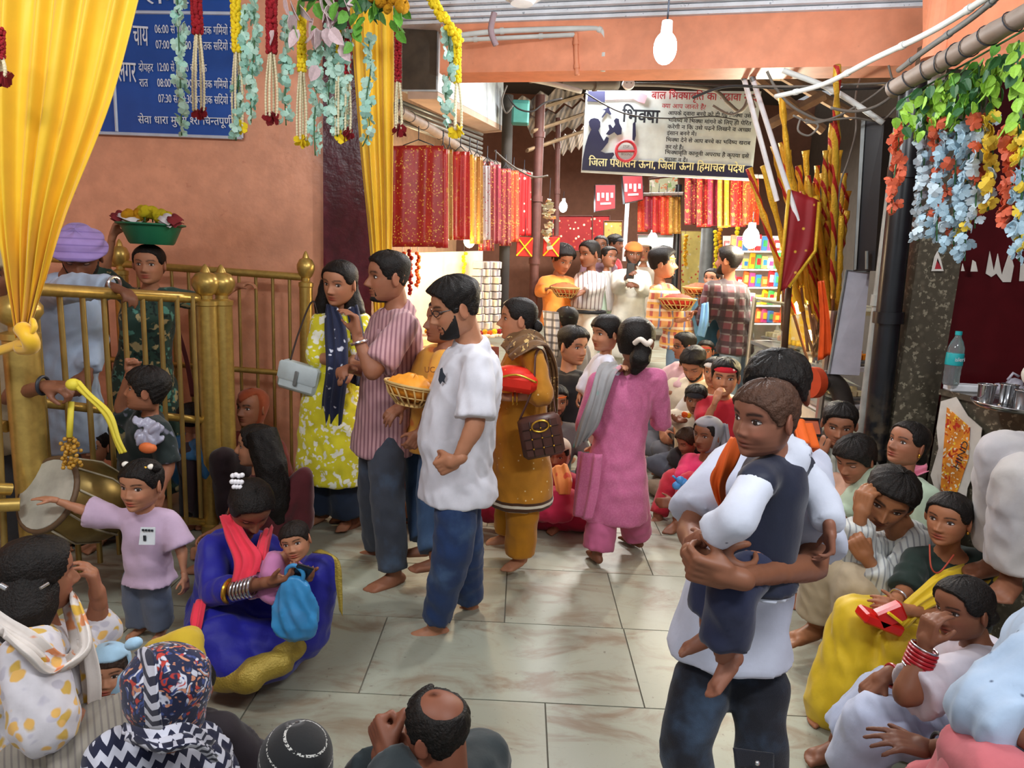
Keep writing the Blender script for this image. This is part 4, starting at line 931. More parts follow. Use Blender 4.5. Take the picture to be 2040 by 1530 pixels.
# ---------------------------------------------------------------- lane furniture
M_iron = mat('iron_pipe', '#5d3a34', rough=.6, var=.25, bump=.2); M_grey = mat('grey_steel', '#7d8180', rough=.45, metal=.3, var=.15); M_blackm = mat('black_metal', '#1b1c20', rough=.35, spec=.5)
def pole(label, a, b, r, m, name='pole', bands=0):
    t = thing(name, label, 'pole', b); a, b = V(a), V(b); b = V((b.x, b.y, fz(b.y))) if b.z < 1.0 else b
    g = G(); g.tube([a, a.lerp(b, .5), b], r, 16); obj('shaft', g, m, t, True, auto=True)
    for k in range(bands): p = a.lerp(b, (k+.6)/(bands+.6)); d = (b-a).normalized(); g = G(); g.cone(p-d*.03, r*1.22, p+d*.03, r*1.22, 16, rnd=False); obj('coupling', g, m, t, True, auto=True)
    return t
pole('rusty red iron pipe at the end of the left scarves', (.102,7.6,3.401), (.135,7.6,1.021), .052, M_iron, 'iron_pole', 3)
pole('thin red iron post right of the rusty pipe, under the tin sheets', (.323,8.2,3.3), (.377,8.2,1.984), .03, M_iron, 'iron_pole', 2)
pole('dark timber post behind the hanging scarves', (-.229,7.2,3.297), (-.18,7.2,1.042), .055, M_dark, 'timber_post')
pole('dark round pole beside the man in the check shirt', (1.846,8.6,2.673), (1.911,8.6,1.267), .04, M_blackm)
pole('grey steel column by the marigold strings', (2.301,8.8,2.184), (2.376,8.8,.628), .08, M_grey, 'steel_column')
pole('pale tube behind the red signboards', (1.442,10,2.58), (1.456,10,1.737), .03, M_white)
M_tin = mat('tin_sheet', '#8b7a68', rough=.6, metal=.2, var=.3, fn=p_stripes('#5c5044', .09, .5, .5))
rs = thing('tin_awning', 'rusty corrugated tin sheets slanting over the left shops', 'awning', (.237,7.5,3.086))
for i, (a, b, c, d) in enumerate((((-.14,7.4,3.297), (.518,8.2,3.66), (.629,8.4,3.546), (-.083,7.6,3.167)), ((-.056,7.8,3.181), (.646,8.6,3.562), (.686,8.9,3.363), (.037,8.2,3.069)), ((.27,8.2,3.024), (.696,9,3.351), (.741,9.4,3.205), (.352,8.6,2.947)))):
    A4, B4, C4, D4 = V(a), V(b), V(c), V(d); g = G(); n = 14; R = []
    for k in range(n+1):
        u = k/n; w = .03*math.sin(k*PI/2*1.0); p, q = A4.lerp(B4, u), D4.lerp(C4, u); R.append((p+V((0, -w, w)), q+V((0, -w, w))))
    vs = [x for r in R for x in r]; vs += [x+V((0, .02, .012)) for x in vs]; m_ = 2*(n+1); fs = []
    for k in range(n): fs += [(2*k, 2*k+1, 2*k+3, 2*k+2), (m_+2*k, m_+2*k+2, m_+2*k+3, m_+2*k+1), (2*k, 2*k+2, m_+2*k+2, m_+2*k), (2*k+1, m_+2*k+1, m_+2*k+3, 2*k+3)]
    g.add(vs, fs); obj('sheet', g, M_tin, rs)
for i, (x0, y0, x1, y1) in enumerate(((1020, 232, 1160, 190), (1060, 262, 1160, 228), (1050, 300, 1160, 262))): g = G(); g.tube([PX(x0, y0, 7.5), PX(x1, y1, 8.3)], .03, 6, el=.6); obj('batten', g, mat('old_wood', '#8b7358', rough=.8, var=.25), rs)
tb = thing('junction_box', 'teal green junction box fixed under the tin sheets', 'box', (-.093,7,3.097)); g = G(); g.box((-.093,7,3.097), (.085, .06, .11), None, .012); obj('case', g, mat('teal_box', '#3f7d72', rough=.5), tb); g = G(); g.box((-.092,6.93,3.083), (.07, .006, .09), None, .004); obj('cover', g, mat('teal_cover', '#4a8a7e', rough=.5), tb)
# red shop signs hanging from the roof
for l, a, b, c, d, Y in (('red and white hanging shop sign, nearer the banner left end', (1186, 368), (1226, 368), (1226, 416), (1186, 422), 8.4), ('red and white hanging shop sign under the middle of the banner', (1240, 350), (1280, 350), (1282, 398), (1245, 405), 8.4)):
    t = thing('shop_sign', l, 'sign', PX(*a, Y)); g = G(); g.plate([PX(*q, Y) for q in (d, c, b, a)], .16, away=(1, 0, 2)); obj('sign_box', g, M_blackm, t)
    ins = lambda q, k: V(PX(*q, Y-.005)).lerp(V(PX((a[0]+c[0])/2, (a[1]+c[1])/2, Y-.005)), k)
    g = G(); g.plate([ins(q, .04) for q in (d, c, b, a)], .004, away=(1, 0, 2)); obj('face', g, M_redp, t)
    g = G(); cx, cy = (a[0]+c[0])/2, (a[1]+c[1])/2
    for k in range(4): x = cx-14+k*9; g.plate([PX(x-2.5, cy+8-k % 2*6, Y-.02), PX(x+2.5, cy+8-k % 2*6, Y-.02), PX(x+2.5, cy-8, Y-.02), PX(x-2.5, cy-8, Y-.02)], .003, away=(1, 0, 2))
    g.plate([PX(cx-10, cy+16, Y-.02), PX(cx+11, cy+15, Y-.02), PX(cx+11, cy+11, Y-.02), PX(cx-10, cy+12, Y-.02)], .003, away=(1, 0, 2)); obj('white_marks', g, M_ltr, t)
t = thing('picture_board', 'pale picture board hanging above the row of red scarves', 'sign', (1.701,8.8,2.705)); g = G(); g.plate([(1.544,8.8,2.559), (1.885,8.8,2.599), (1.868,8.8,2.791), (1.529,8.8,2.74)], .05, away=(1, 0, 2)); obj('board', g, mat('picture_print', '#c9cfa8', rough=.5, fn=p_spots(['#8fae6a', '#d98a5a', '#f4f0dc'], 9, .3, 1., .2)), t); g = G(); g.tube([(1.531,8.79,2.546), (1.896,8.79,2.586), (1.877,8.79,2.802), (1.514,8.79,2.75)], .012, 6, closed=True); obj('frame', g, M_iron, t)
# scarves of the right-hand shops
for l, Y, xa, xb, yt, yb, m in (('pale orange scarf at the left of the middle row', 8.6, 1272, 1290, 392, 462, O1), ('rose pink scarf in the middle row', 8.55, 1286, 1306, 390, 458, P1), ('red scarf in the middle row, left of the gold ones', 8.5, 1302, 1322, 388, 464, R2), ('gold edged orange scarf in the middle row', 8.45, 1318, 1338, 390, 468, O1), ('tan gold scarf in the middle row, next to the dark pole', 8.4, 1334, 1356, 392, 466, G1)):
    chunni(l, Y, xa, xb, yt, yb, m, dy=.1, grp='scarves over the middle stalls')
for l, Y, xa, xb, yt, yb, m in (('wine red scarf just right of the dark pole', 7.4, 1366, 1394, 352, 448, R3), ('wine and gold scarf, second right of the dark pole', 7.3, 1390, 1416, 352, 452, R1), ('pinkish red scarf, third right of the dark pole', 7.2, 1412, 1436, 352, 450, P1), ('golden scarf over the right stall', 7.1, 1432, 1450, 352, 454, G1), ('mustard scarf next to the golden one over the right stall', 7.05, 1446, 1462, 354, 452, Y1), ('deep red scarf over the right stall by the white tubes', 7.0, 1458, 1486, 356, 452, R1), ('brick red scarf behind the white tubes', 6.9, 1482, 1512, 356, 448, O1)):
    chunni(l, Y, xa, xb, yt, yb, m, dy=.1, grp='scarves over the right stall')
for l, a, b in (('cane rod carrying the middle row of scarves', (1.316,8.65,2.536), (1.849,8.3,2.54)), ('cane rod carrying the scarves over the right stall', (1.621,7.45,2.646), (2.304,6.8,2.582))): bamboo('cane_rod', l, [a, V(a).lerp(V(b), .5), b], .02, 4, 'rod')
for i, (a, b) in enumerate((((.513,6.5,3.207), (.523,6.4,3.442)), ((2.039,6.5,3.263), (1.948,6.4,3.502)))): g = G(); g.tube([a, b], .006, 6); obj('rope', g, M_cane_ if False else mat('banner_rope', '#8a7a60'), bn_, True)
for l, x, y, Y in (('red square gift box with a gold ribbon cross left of the iron pipe', 1045, 492, 7.3), ('red square gift box with a gold ribbon cross right of the iron pipe', 1098, 492, 7.3)):
    t = thing('gift_box', l, 'box', PX(x, y, Y)); c = V(PX(x, y, Y)); g = G(); g.box(c, (.085, .05, .10), None, .006); obj('box', g, mat('gift_red', '#c22a1c', rough=.4), t); g = G(); g.tube([c+V((-.08, -.052, -.095)), c+V((.08, -.052, .095))], .008, 5); g.tube([c+V((.08, -.052, -.095)), c+V((-.08, -.052, .095))], .008, 5); obj('ribbon', g, M_mary, t); g = G(); g.tube([c+UP*.1, c+UP*.3], .003, 5); obj('string', g, M_blk, t)
t = thing('tinsel', 'silver and gold tinsel packet hanging beside the iron pipe', 'ornament', (.24,7.2,2.097)); rr9 = random.Random(6); g = G(); c = V((.241,7.2,2.072))
for k in range(40): g.box(c+V((rr9.uniform(-.05, .05), rr9.uniform(-.03, .03), rr9.uniform(-.26, .22))), (.03, .004, .02), Matrix.Rotation(k, 3, 'X') @ Matrix.Rotation(k*.6, 3, 'Y'))
obj('foil_flakes', g, mat('tinsel_foil', '#d9cfae', rough=.2, metal=.8), t)['kind'] = 'stuff'; g = G(); g.tube([c+UP*.2, c+UP*.45], .003, 5); obj('string', g, M_blk, t)
# marigold strings hung in the right stall
for i, (x, y0, n, Y, m, l) in enumerate(((1426, 462, 11, 8.2, M_mary, 'bright yellow marigold string near the steel column'), (1434, 458, 9, 8.1, M_mar, 'orange yellow marigold string behind the man in the plaid shirt'), (1470, 455, 7, 7.6, M_mary, 'short yellow marigold string by the lamp'), (1366, 470, 8, 9.0, M_mar, 'orange marigold string left of the steel column'))):
    t = thing('marigold_string', l, 'garland', PX(x, y0-8, Y), 'marigold strings in the right stalls'); g = G(); g.tube([PX(x, y0-14, Y), PX(x, y0+n*8, Y)], .003, 5); obj('string', g, M_blk, t)
    for k in range(n): flower('flower', PX(x+rr.uniform(-2, 2), y0+k*8, Y), .035, m, t, k)
# shelves of packets in the right stall
sf = thing('shelf_unit', 'shelf unit of the bright right stall, full of small packets', 'shelf', (2.478,7.2,1.379))
g = G(); g.plate([(2.281,7.6,.842), (2.923,7,.949), (2.786,7,2.055), (2.158,7.6,2.046)], .03, away=(0, 0, 2)); obj('back_panel', g, mat('shelf_back', '#efe6d0', rough=.6), sf)
for k in range(5): g = G(); g.plate([PX(1440, 500+k*36, 7.35), PX(1600, 500+k*36, 6.75), PX(1600, 500+k*36, 7.0), PX(1440, 500+k*36, 7.6)], .015, away=(0, 6, 9)); obj('shelf_board', g, M_white, sf)
pkc = ['#d8232a', '#f0b41c', '#2f6fb0', '#e9e6df', '#e0662a', '#3f9a55', '#c8417e', '#f6dc5c']
for r_ in range(5):
    for k in range(12):
        x = 1448+k*12.6; y = 499+r_*36; Y = 7.33-k*.049; ci = (k*3+r_*5+(k*k) % 4) % 8; h = .05+.03*((k*7+r_*3) % 4)/3
        t = thing('packet', '%s packet on the %s shelf of the right stall, %s from its left' % (['red', 'golden', 'blue', 'white', 'orange', 'green', 'pink', 'pale yellow'][ci], ['top', 'second', 'third', 'fourth', 'lowest'][r_], ['first', 'second', 'third', 'fourth', 'fifth', 'sixth', 'seventh', 'eighth', 'ninth', 'tenth', 'eleventh', 'twelfth'][k]), 'packet', PX(x, y, Y), 'packets on the right stall shelves')
        b = V(PX(x, y, Y)); g = G(); g.box(b+V((0, .03, h)), (.026, .02, h), Matrix.Rotation(.1*((k*5+r_) % 5-2), 3, 'Z'), .004); obj('pack', g, mat('pack_%d' % ci, pkc[ci], rough=.4), t)
        g = G(); g.box(b+V((0, .008, h)), (.018, .003, h*.45)); obj('print', g, mat('pack_%d' % ((ci+3) % 8), pkc[(ci+3) % 8], rough=.4), t)
# glass sweet counter
gc = thing('glass_counter', 'glass fronted counter with trays of yellow sweets at the right stall', 'counter', (1.996,4.9,.989))
c0, c1, c2, c3 = V((2.171,6.4,.942)), V((2.132,4.7,.957)), V((2.11,6.4,1.41)), V((2.043,4.7,1.697))
c0.z = fz(c0.y); c1.z = 0; g = G()
zt = 1.12; 
for p in (c0, c1): g = G(); g.cone((p.x, p.y, p.z), .025, (p.x, p.y, 1.45), .025, 8, rnd=False); obj('corner_post', g, mat('aluminium', '#b5b2a8', rough=.35, metal=.7), gc)
bk_ = V((.75, .28, 0)); g = G(); g.plate([c0+UP*.02, c1+UP*.02, V((c1.x, c1.y, .72)), V((c0.x, c0.y, .72))], .03, away=(0, 0, 1)); obj('base_panel', g, mat('counter_base', '#cfc6b2', rough=.5), gc)
for k, (za, zb) in enumerate(((.74, .78), (1.02, 1.05), (1.42, 1.46))): g = G(); g.plate([V((c0.x, c0.y, za)), V((c1.x, c1.y, za)), V((c1.x, c1.y, za))+bk_, V((c0.x, c0.y, za))+bk_], .03, away=(0, 5, -9)); obj('shelf_board', g, M_white if k < 2 else mat('counter_glass_top', '#d9dcc8', rough=.1, trans=.5), gc)
g = G(); g.plate([V((c0.x, c0.y, .76)), V((c1.x, c1.y, .76)), V((c1.x, c1.y, 1.44)), V((c0.x, c0.y, 1.44))], .006, away=(5, 6, 1)); M_glass = mat('glass', '#f4f7f4', rough=.03, trans=1., var=0); obj('front_pane', g, M_glass, gc)
M_sweet = [mat('sweet_yellow', '#f7d21a', rough=.7), mat('sweet_cream', '#f6e8b8', rough=.7), mat('sweet_orange', '#f0901c', rough=.7)]
d_ = (c1-c0); d_.z = 0
for lv, z in ((0, .80), (1, 1.07)):
    for k in range(5):
        p = c0+d_*(.12+.19*k)+bk_*.35; p.z = z; t = thing('sweet_tray', '%s tray of %s sweets on the %s shelf of the glass counter' % (['first', 'second', 'middle', 'fourth', 'last'][k], ['yellow', 'cream', 'orange'][(k+lv) % 3], ['lower', 'upper'][lv]), 'tray', p, 'sweet trays in the glass counter')
        g = G(); g.box(p+UP*.012, (.12, .15, .012), Matrix.Rotation(.35, 3, 'Z'), .006); obj('tray', g, M_grey, t)
        g = G(); q = 0
        for a in range(4):
            for b in range(5): g.box(p+Matrix.Rotation(.35, 3, 'Z') @ V((-.075+.05*a, -.10+.05*b, .045+.02*((a*b) % 2))), (.021, .021, .022), None, .005)
        s_ = obj('sweets', g, M_sweet[(k+lv) % 3], t); s_['kind'] = 'stuff'
# lamps of the stalls (tubes and bulbs that are lit in the photograph)
M_glow = mat('lit_lamp', '#ffffff', var=0, emit='#eaf6ff', es=40); M_gloww = mat('lit_lamp_warm', '#ffffff', var=0, emit='#ffe0a0', es=30)
def bulb(label, p, r, m, hang=.2, name='bulb_lamp'):
    p = V(p); t = thing(name, label, 'lamp', p); g = G(); g.ell(p, (r, r, r*1.35), None, 16, 12); obj('bulb', g, m, t, True)
    g = G(); g.cone(p+UP*r*1.2, r*.5, p+UP*(r*1.2+.05), r*.45, 12, rnd=False); obj('socket', g, M_white, t, True, auto=True)
    g = G(); g.tube([p+UP*(r*1.2+.05), p+UP*(r*1.2+.05+hang)], .004, 6); obj('cord', g, M_blk, t); return t
bulb('bright white bulb hanging in front of the salmon beam', (.594,3.3,2.663), .052, M_glow, .46)
bulb('white stall bulb right of the man in plaid', (2.14,6.6,1.994), .075, M_glow, .1)
bulb('small white bulb far down the lane', (.563,10.5,2.493), .06, M_glow, .1)
bulb('warm bulb under the left scarves', (-.471,6,1.839), .05, M_gloww, .05)
bulb('warm bulb inside the glass counter by the sticks', (2.145,5.3,1.433), .04, M_gloww, .05)
bulb('white bulb over the far middle stall', (1.694,9.2,2.044), .06, M_glow, .1)
for l, a, b, Y in (('white hanging drape tube at the far end of the lane', (1164, 440), (1176, 500), 10.5),): pass
# far stall backs; the added yellow panel puts stall glow into its colour
for l, q, Y, c in (('red cloth backing at the end of the lane', ((1100, 430), (1180, 430), (1180, 500), (1100, 500)), 11.2, '#8d1c1e'), ('mustard board at the end of the lane', ((1203, 440), (1240, 440), (1240, 490), (1203, 490)), 10.8, '#b08a42'), ('red cloth behind the mustard board', ((1180, 430), (1215, 430), (1215, 500), (1180, 500)), 11.3, '#a02024'), ('blue and white poster panel of the middle stall', ((1270, 468), (1345, 468), (1345, 540), (1270, 540)), 10.4, '#cfd8d6'), ('yellow cloth glowing behind the foot of the stick sheaf', ((1560, 555), (1668, 555), (1668, 735), (1560, 735)), 5.75, '#f3cf3a'), ('yellow lit panel right of the dark pole', ((1355, 460), (1405, 460), (1405, 640), (1355, 640)), 9.6, '#e9d27a')):
    t = thing('backdrop_cloth', l, 'panel', PX(*q[0], Y)); g = G(); g.plate([PX(*p, Y) for p in (q[3], q[2], q[1], q[0])], .04, away=(1, 0, 2)); obj('sheet', g, mat('panel_'+c[1:], c, rough=.7, fn=p_spots(['#f0e4b8', '#d85a3a'], 12, .2, 1)), t); g = G(); g.tube([PX(*p, Y-.01) for p in q], .012, 6, closed=True); obj('edge', g, M_iron, t)

# ---------------------------------------------------------------- wrapped sticks leaning in a sheaf
M_foil = mat('gold_foil', '#c9a032', rough=.38, metal=.3, bump=1., bs=70, fn=lambda t, b: t.mix(t.math('LESS_THAN', t.math('FRACT', t.math('ADD', t.math('MULTIPLY', t.xyz(t.obj)[2], 9.), t.math('MULTIPLY', t.xyz(t.obj)[0], 14.))), .3), b, lin('#a32420')))
M_foil2 = mat('gold_foil_plain', '#d9b030', rough=.38, metal=.3, bump=1., bs=70); M_stick = mat('bare_stick', '#8a6a4c', rough=.8, var=.25)
tops = [(1556,185),(1540,290),(1557,283),(1572,320),(1590,330),(1610,350),(1605,300),(1628,330),(1640,345),(1655,380),(1668,130),(1657,245),(1672,300),(1682,345),(1690,380),(1625,390),(1598,380),(1575,380),(1520,330),(1492,335),(1645,300),(1660,420),(1636,395),(1612,420),(1583,400),(1602,440),(1618,365),(1632,410),(1648,440),(1664,470),(1676,430),(1593,470),(1626,470),(1569,300),(1652,330),(1688,420)]
ORD = [o+' %s from the left' for o in 'first second third fourth fifth sixth seventh eighth ninth tenth eleventh twelfth thirteenth fourteenth fifteenth sixteenth seventeenth eighteenth nineteenth twentieth'.split()]+['stick tip %d from the left' % 0]*0+[o+' %s from the middle, rightwards' for o in 'first second third fourth fifth sixth seventh eighth ninth tenth eleventh twelfth'.split()]+[o+' %s from the right' for o in 'fourth third second first'.split()]
for i, (x, y) in enumerate(tops):
    Yt = (4.75+.05*((i*7) % 5)) if y > 150 else 3.95; bx_ = 1640+((i*13) % 7-3)*7; a = V(PX(bx_+(x-1610)*.18, 700+((i*5) % 4)*9, 4.95+.04*(i % 3))); b = V(PX(x, y, Yt)); a.z = max(a.z, .05)
    m = M_foil if i % 3 else M_foil2; wd = ['tall plain gold', 'gold and red wrapped', 'red spiralled gold'][i % 3]; rk = sorted(q[0] for q in tops).index(x)
    t = thing('wrapped_stick', '%s stick leaning in the sheaf, %s' % (wd, ORD[rk] % 'tip'), 'stick', a, 'wrapped sticks in the leaning sheaf')
    n = 26; P = [a.lerp(b, k/n) for k in range(n+1)]; k0 = int(n*.30); g = G(); g.tube(P[:k0+2], .011, 8); obj('stick', g, M_stick, t, True)
    g = G(); g.tube(P[k0:], [.021+.008*math.sin(k*2.1+i)*math.cos(k*5.3+i*2) for k in range(n+1-k0)], 8); obj('foil_wrap', g, m, t, True)
fl_ = thing('pennant', 'maroon pennant with gold trimming hanging among the wrapped sticks', 'flag', (1.802,4.6,1.9))
strip('cloth', mat('pennant_red', '#8f1820', rough=.6, fn=p_spots(['#d9a93a'], 14, .12, 1)), [((1.696,4.6,2.23), (1.899,4.58,2.159)), ((1.703,4.6,1.895), (1.906,4.58,1.84)), ((1.704,4.6,1.551), (1.777,4.58,1.605))], fl_, across=16, pleat=.012, pn=2)
g = G(); g.tube([(1.697,4.58,2.219), (1.703,4.58,1.895), (1.709,4.58,1.502)], .012, 8); g.tube([(1.891,4.56,2.15), (1.905,4.56,1.839), (1.763,4.56,1.598)], .012, 8); obj('gold_trim', g, M_foil2, fl_, True)
seg_t = thing('flag_staff', 'dark staff below the maroon pennant', 'pole', (1.863,4.7,1.156)); g = G(); g.tube([(1.805,4.68,1.636), (1.846,4.72,1.135)], .022, 10); obj('staff', g, mat('staff_wood', '#4d3a28', rough=.7), seg_t, True)
oc = thing('orange_cloth', 'orange cloth knotted at the foot of the stick sheaf', 'cloth', (2.072,4.6,1.214)); strip('cloth', mat('orange_cloth', '#e2581a', rough=.7), [((1.994,4.65,1.646), (2.021,4.65,1.647)), ((2.02,4.6,1.381), (2.08,4.6,1.384)), ((2.041,4.6,1.11), (2.127,4.6,1.183))], oc, pleat=.02, pn=2)
for i, (a, b, c) in enumerate((((1.321,4.6,2.933), (1.67,4.7,2.158), 'left'), ((1.357,4.55,2.921), (1.786,4.6,2.028), 'right'))):
    t = thing('white_tube', '%s of two white plastic tubes slanting down from the beam' % c, 'pipe', a); g = G(); g.tube([a, b], .016, 12); obj('tube', g, M_white, t, True, auto=True)
    g = G(); p = V(a).lerp(V(b), .04); q = V(a).lerp(V(b), .07); g.cone(p, .019, q, .019, 12, rnd=False); obj('sleeve', g, M_grey, t, True, auto=True)

# ---------------------------------------------------------------- right side: boards, pipes, pier, counter
t = thing('display_board', 'tall pale board leaning below the black cabinet at right', 'board', (2.057,4.3,1.41)); g = G(); g.plate([(1.953,4.25,1.078), (2.123,4.2,1.085), (2.148,4.3,1.719), (2.025,4.35,1.725)], .05, away=(1, 0, 2)); obj('sheet', g, mat('pale_board', '#a9a6b0', rough=.5), t); g = G(); g.tube([(1.948,4.24,1.079), (2.02,4.34,1.725), (2.143,4.29,1.719)], .008, 6); obj('edge_trim', g, M_grey, t)
t = thing('black_cabinet', 'narrow black metal cabinet mounted high beside the grey pipe', 'cabinet', (1.982,4.1,2.123)); g = G(); g.plate([(1.998,4.2,1.72), (2.074,4.1,1.726), (2.008,4.1,2.588), (1.927,4.2,2.582)], .22, away=(1, 0, 2)); obj('case', g, M_blackm, t, auto=True)
g = G(); g.plate([(1.922,4.19,2.58), (1.94,4.18,2.584), (2.005,4.18,1.73), (1.996,4.19,1.726)], .01, away=(1, 9, 2)); obj('steel_edge', g, M_grey, t); g = G(); g.tube([(2.014,4.1,1.839), (2.028,4.1,1.735)], .01, 8); obj('handle', g, M_grey, t)
pole('dusty grey pipe left of the black drain pipe', (1.935,3.75,2.509), (1.989,3.75,.717), .042, mat('dusty_pipe', '#8d908c', rough=.5, var=.2), 'grey_pipe', 1)
pole('thick black drain pipe on the edge of the granite pier', (1.912,3.66,2.67), (2.019,3.66,.744), .062, mat('drain_black', '#15171b', rough=.3, spec=.5, var=.3, fn=lambda t, b: t.mix(t.math('MULTIPLY', t.math('MULTIPLY', t.math('SUBTRACT', 1., t.ramp(t.xyz(t.obj)[2], -.15, .45)), t.ramp(t.noise(t.obj, 14, 5), .42, .6)), .8), b, lin('#6b5d48'))), 'drain_pipe', 3)
M_paper = mat('torn_paper', '#cfc9c0', rough=.8); M_posterc = mat('poster_print', '#e0892a', rough=.6, fn=p_spots(['#f0c93a', '#b8301c', '#e8dcc0'], 16, .3, 1, .3), var=.3)
for l, pts in (('torn white paper scrap on the maroon wall, jagged top', [(1964,545),(1972,500),(1980,540),(1988,505),(1996,548),(2012,500),(2020,530),(2014,562),(1998,562),(1985,545),(1975,552)]), ('small red and white sticker remnant on the granite pier', [(1856,540),(1862,512),(1868,500),(1874,515),(1880,540)]), ('tiny paper scrap at the granite edge', [(1934,541),(1938,518),(1944,522),(1948,541)]), ('small torn strip left of the granite edge', [(1915,540),(1918,525),(1922,540)])):
    o = poly('paper_scrap', [PX(x, y, 3.60 if x < 1950 else 3.66) for x, y in pts], M_paper, None, .003); tag(o, l, 'paper')
o = poly('sticker', [PX(x, y, 3.60) for x, y in ((1862,536),(1868,514),(1876,536))], M_redp, None, .002); tag(o, 'red printed triangle inside the white sticker remnant on the pier', 'sticker')
o = poly('sticker', [PX(x, y, 3.66) for x, y in ((2031,560),(2034,525),(2060,525),(2060,560))], M_paper, None, .003); tag(o, 'white sticker cut by the right picture edge on the maroon wall', 'sticker')
kc = thing('granite_counter', 'granite clad serving counter with a torn poster at right', 'counter', (2.094,3,.701))
k0, k1, k2, k3 = V((2.165,3.45,1.145)), V((2.22,3.5,1.152)), V((2.223,2.75,1.061)), V((2.76,3.45,1.188))
zt = k0.z; kx = k0.x; ky = 3.46
tp = [V((kx, ky, zt)), V((kx+.22, 2.75, zt)), V((3.4, 2.75, zt)), V((3.4, ky, zt))]
g = G(); g.plate([p-UP*.03 for p in tp], .03, away=(2, 3, 0)); obj('counter_top', g, mat('counter_granite', '#4e4a42', rough=.2, fn=granite, var=0), kc)
g = G(); g.plate([V((tp[0].x+.015, tp[0].y, 0)), V((tp[1].x+.015, tp[1].y+.02, 0)), V((tp[1].x+.015, tp[1].y+.02, zt-.03)), V((tp[0].x+.015, tp[0].y, zt-.03))], .06, away=(0, 2, 1)); g.plate([V((tp[1].x+.02, 2.77, 0)), V((3.4, 2.77, 0)), V((3.4, 2.77, zt-.03)), V((tp[1].x+.02, 2.77, zt-.03))], .06, away=(2, 0, 1)); obj('cladding', g, M_granite, kc)
g = G(); g.box((kx+.26, ky-.04, zt+.018), (.25, .035, .018), None, .006); obj('white_ledge', g, M_white, kc)
dx = (tp[1]-tp[0]).normalized(); 
def cs(u, z): return tp[0]+dx*u+V((-.008, -.012, 0))+UP*(z-zt)
g = G(); P = [cs(u, z) for u, z in ((.02,zt-.06),(.10,zt-.02),(.18,zt-.10),(.26,zt-.14),(.27,zt-.3),(.24,zt-.45),(.25,zt-.62),(.18,zt-.66),(.15,zt-.58),(.09,zt-.55),(.03,zt-.45),(.05,zt-.3),(.02,zt-.2))]; k = len(P); g.add(P+[p+V((.006, .006, 0)) for p in P], [tuple(range(k)), tuple(range(2*k-1, k-1, -1))]+[(i, (i+1) % k, k+(i+1) % k, k+i) for i in range(k)]); o = obj('poster', g, M_paper, None, origin=cs(.1, zt-.3)); tag(o, 'torn white backed poster pasted on the side of the granite counter', 'poster')
g = G(); P = [cs(u, z)+V((-.004, -.004, 0)) for u, z in ((.06,zt-.08),(.20,zt-.15),(.22,zt-.3),(.18,zt-.56),(.10,zt-.5),(.08,zt-.3))]; k = len(P); g.add(P+[p+V((.004, .004, 0)) for p in P], [tuple(range(k)), tuple(range(2*k-1, k-1, -1))]+[(i, (i+1) % k, k+(i+1) % k, k+i) for i in range(k)]); obj('print', g, M_posterc, o)
text(o, 'HIND', cs(.185, zt-.37)+V((-.012, -.012, 0)), cs(.215, zt-.22)+V((-.012, -.012, 0)), .03, M_blk, n=tuple(V((-.95, -.3, 0)).normalized()))
# bottle, tumblers, tray on the counter
bo = thing('water_bottle', 'clear plastic water bottle with a teal label and cap on the counter', 'bottle', (2.165,3.35,1.172)); bz = V((V((2.165,3.35,1.172)).x, 3.38, zt+.036)); bo.location = bz; bo['base'] = tuple(bz); S_ = .245/.27
g = G(); g.lathe([(.001, 0), (.034, 0), (.037, .01), (.036, .05), (.038, .06), (.036, .075), (.038, .09), (.037, .17), (.036, .185), (.027, .215), (.015, .238), (.0135, .25)], bz, 20); obj('body', g, mat('bottle_plastic', '#dfeef0', rough=.06, trans=.9, var=0), bo, True)
g = G(); g.lathe([(.0155, .25), (.0155, .268), (.001, .269)], bz, 16); obj('cap', g, mat('teal_cap', '#1e9aa0', rough=.4), bo, True, auto=True)
g = G(); g.lathe([(.0385, .10), (.0392, .102), (.0392, .158), (.0385, .16)], bz, 20); obj('label_band', g, mat('teal_label', '#27a3a8', rough=.4), bo, True)
text(bo, 'isleri', bz+V((-.024, -.036, .122)), bz+V((.026, -.035, .124)), .018, M_ltr, depth=.006)
ty = thing('steel_tray', 'round steel tray under the tumblers on the granite counter', 'tray', (2.42, 3.0, zt)); g = G(); cT = V((V((2.198,3,1.142)).x+.03, 3.0, zt)); ty.location = cT; ty['base'] = tuple(cT); M_steel = mat('stainless_steel', '#c4c6c8', rough=.18, metal=.95, var=.05)
g.lathe([(.001, .004), (.15, .004), (.165, .02), (.17, .022), (.17, .018), (.155, 0), (.001, 0)], cT, 28); obj('dish', g, M_steel, ty, True); g = G(); g.tube([cT+V((math.cos(a*PI/14)*.17, math.sin(a*PI/14)*.17, .021)) for a in range(28)], .004, 6, closed=True); obj('rolled_rim', g, M_steel, ty, True)
for l, dx_, dy_ in (('steel tumbler on the tray, nearest the bottle', -.10, .06), ('steel tumbler at the front middle of the tray', -.02, -.06), ('steel tumbler at the right of the tray', .08, .0), ('steel tumbler at the back of the tray', .02, .09)):
    c = cT+V((dx_, dy_, .006)); t = thing('tumbler', l, 'tumbler', c, 'steel tumblers on the tray'); g = G(); g.lathe([(.001, 0), (.030, 0), (.036, .085), (.038, .088), (.034, .085), (.029, .006), (.001, .006)], c, 20); obj('cup', g, M_steel, t, True, auto=True); g = G(); g.tube([c+V((math.cos(a*PI/10)*.0375, math.sin(a*PI/10)*.0375, .088)) for a in range(20)], .0025, 6, closed=True); obj('rim', g, M_steel, t, True)
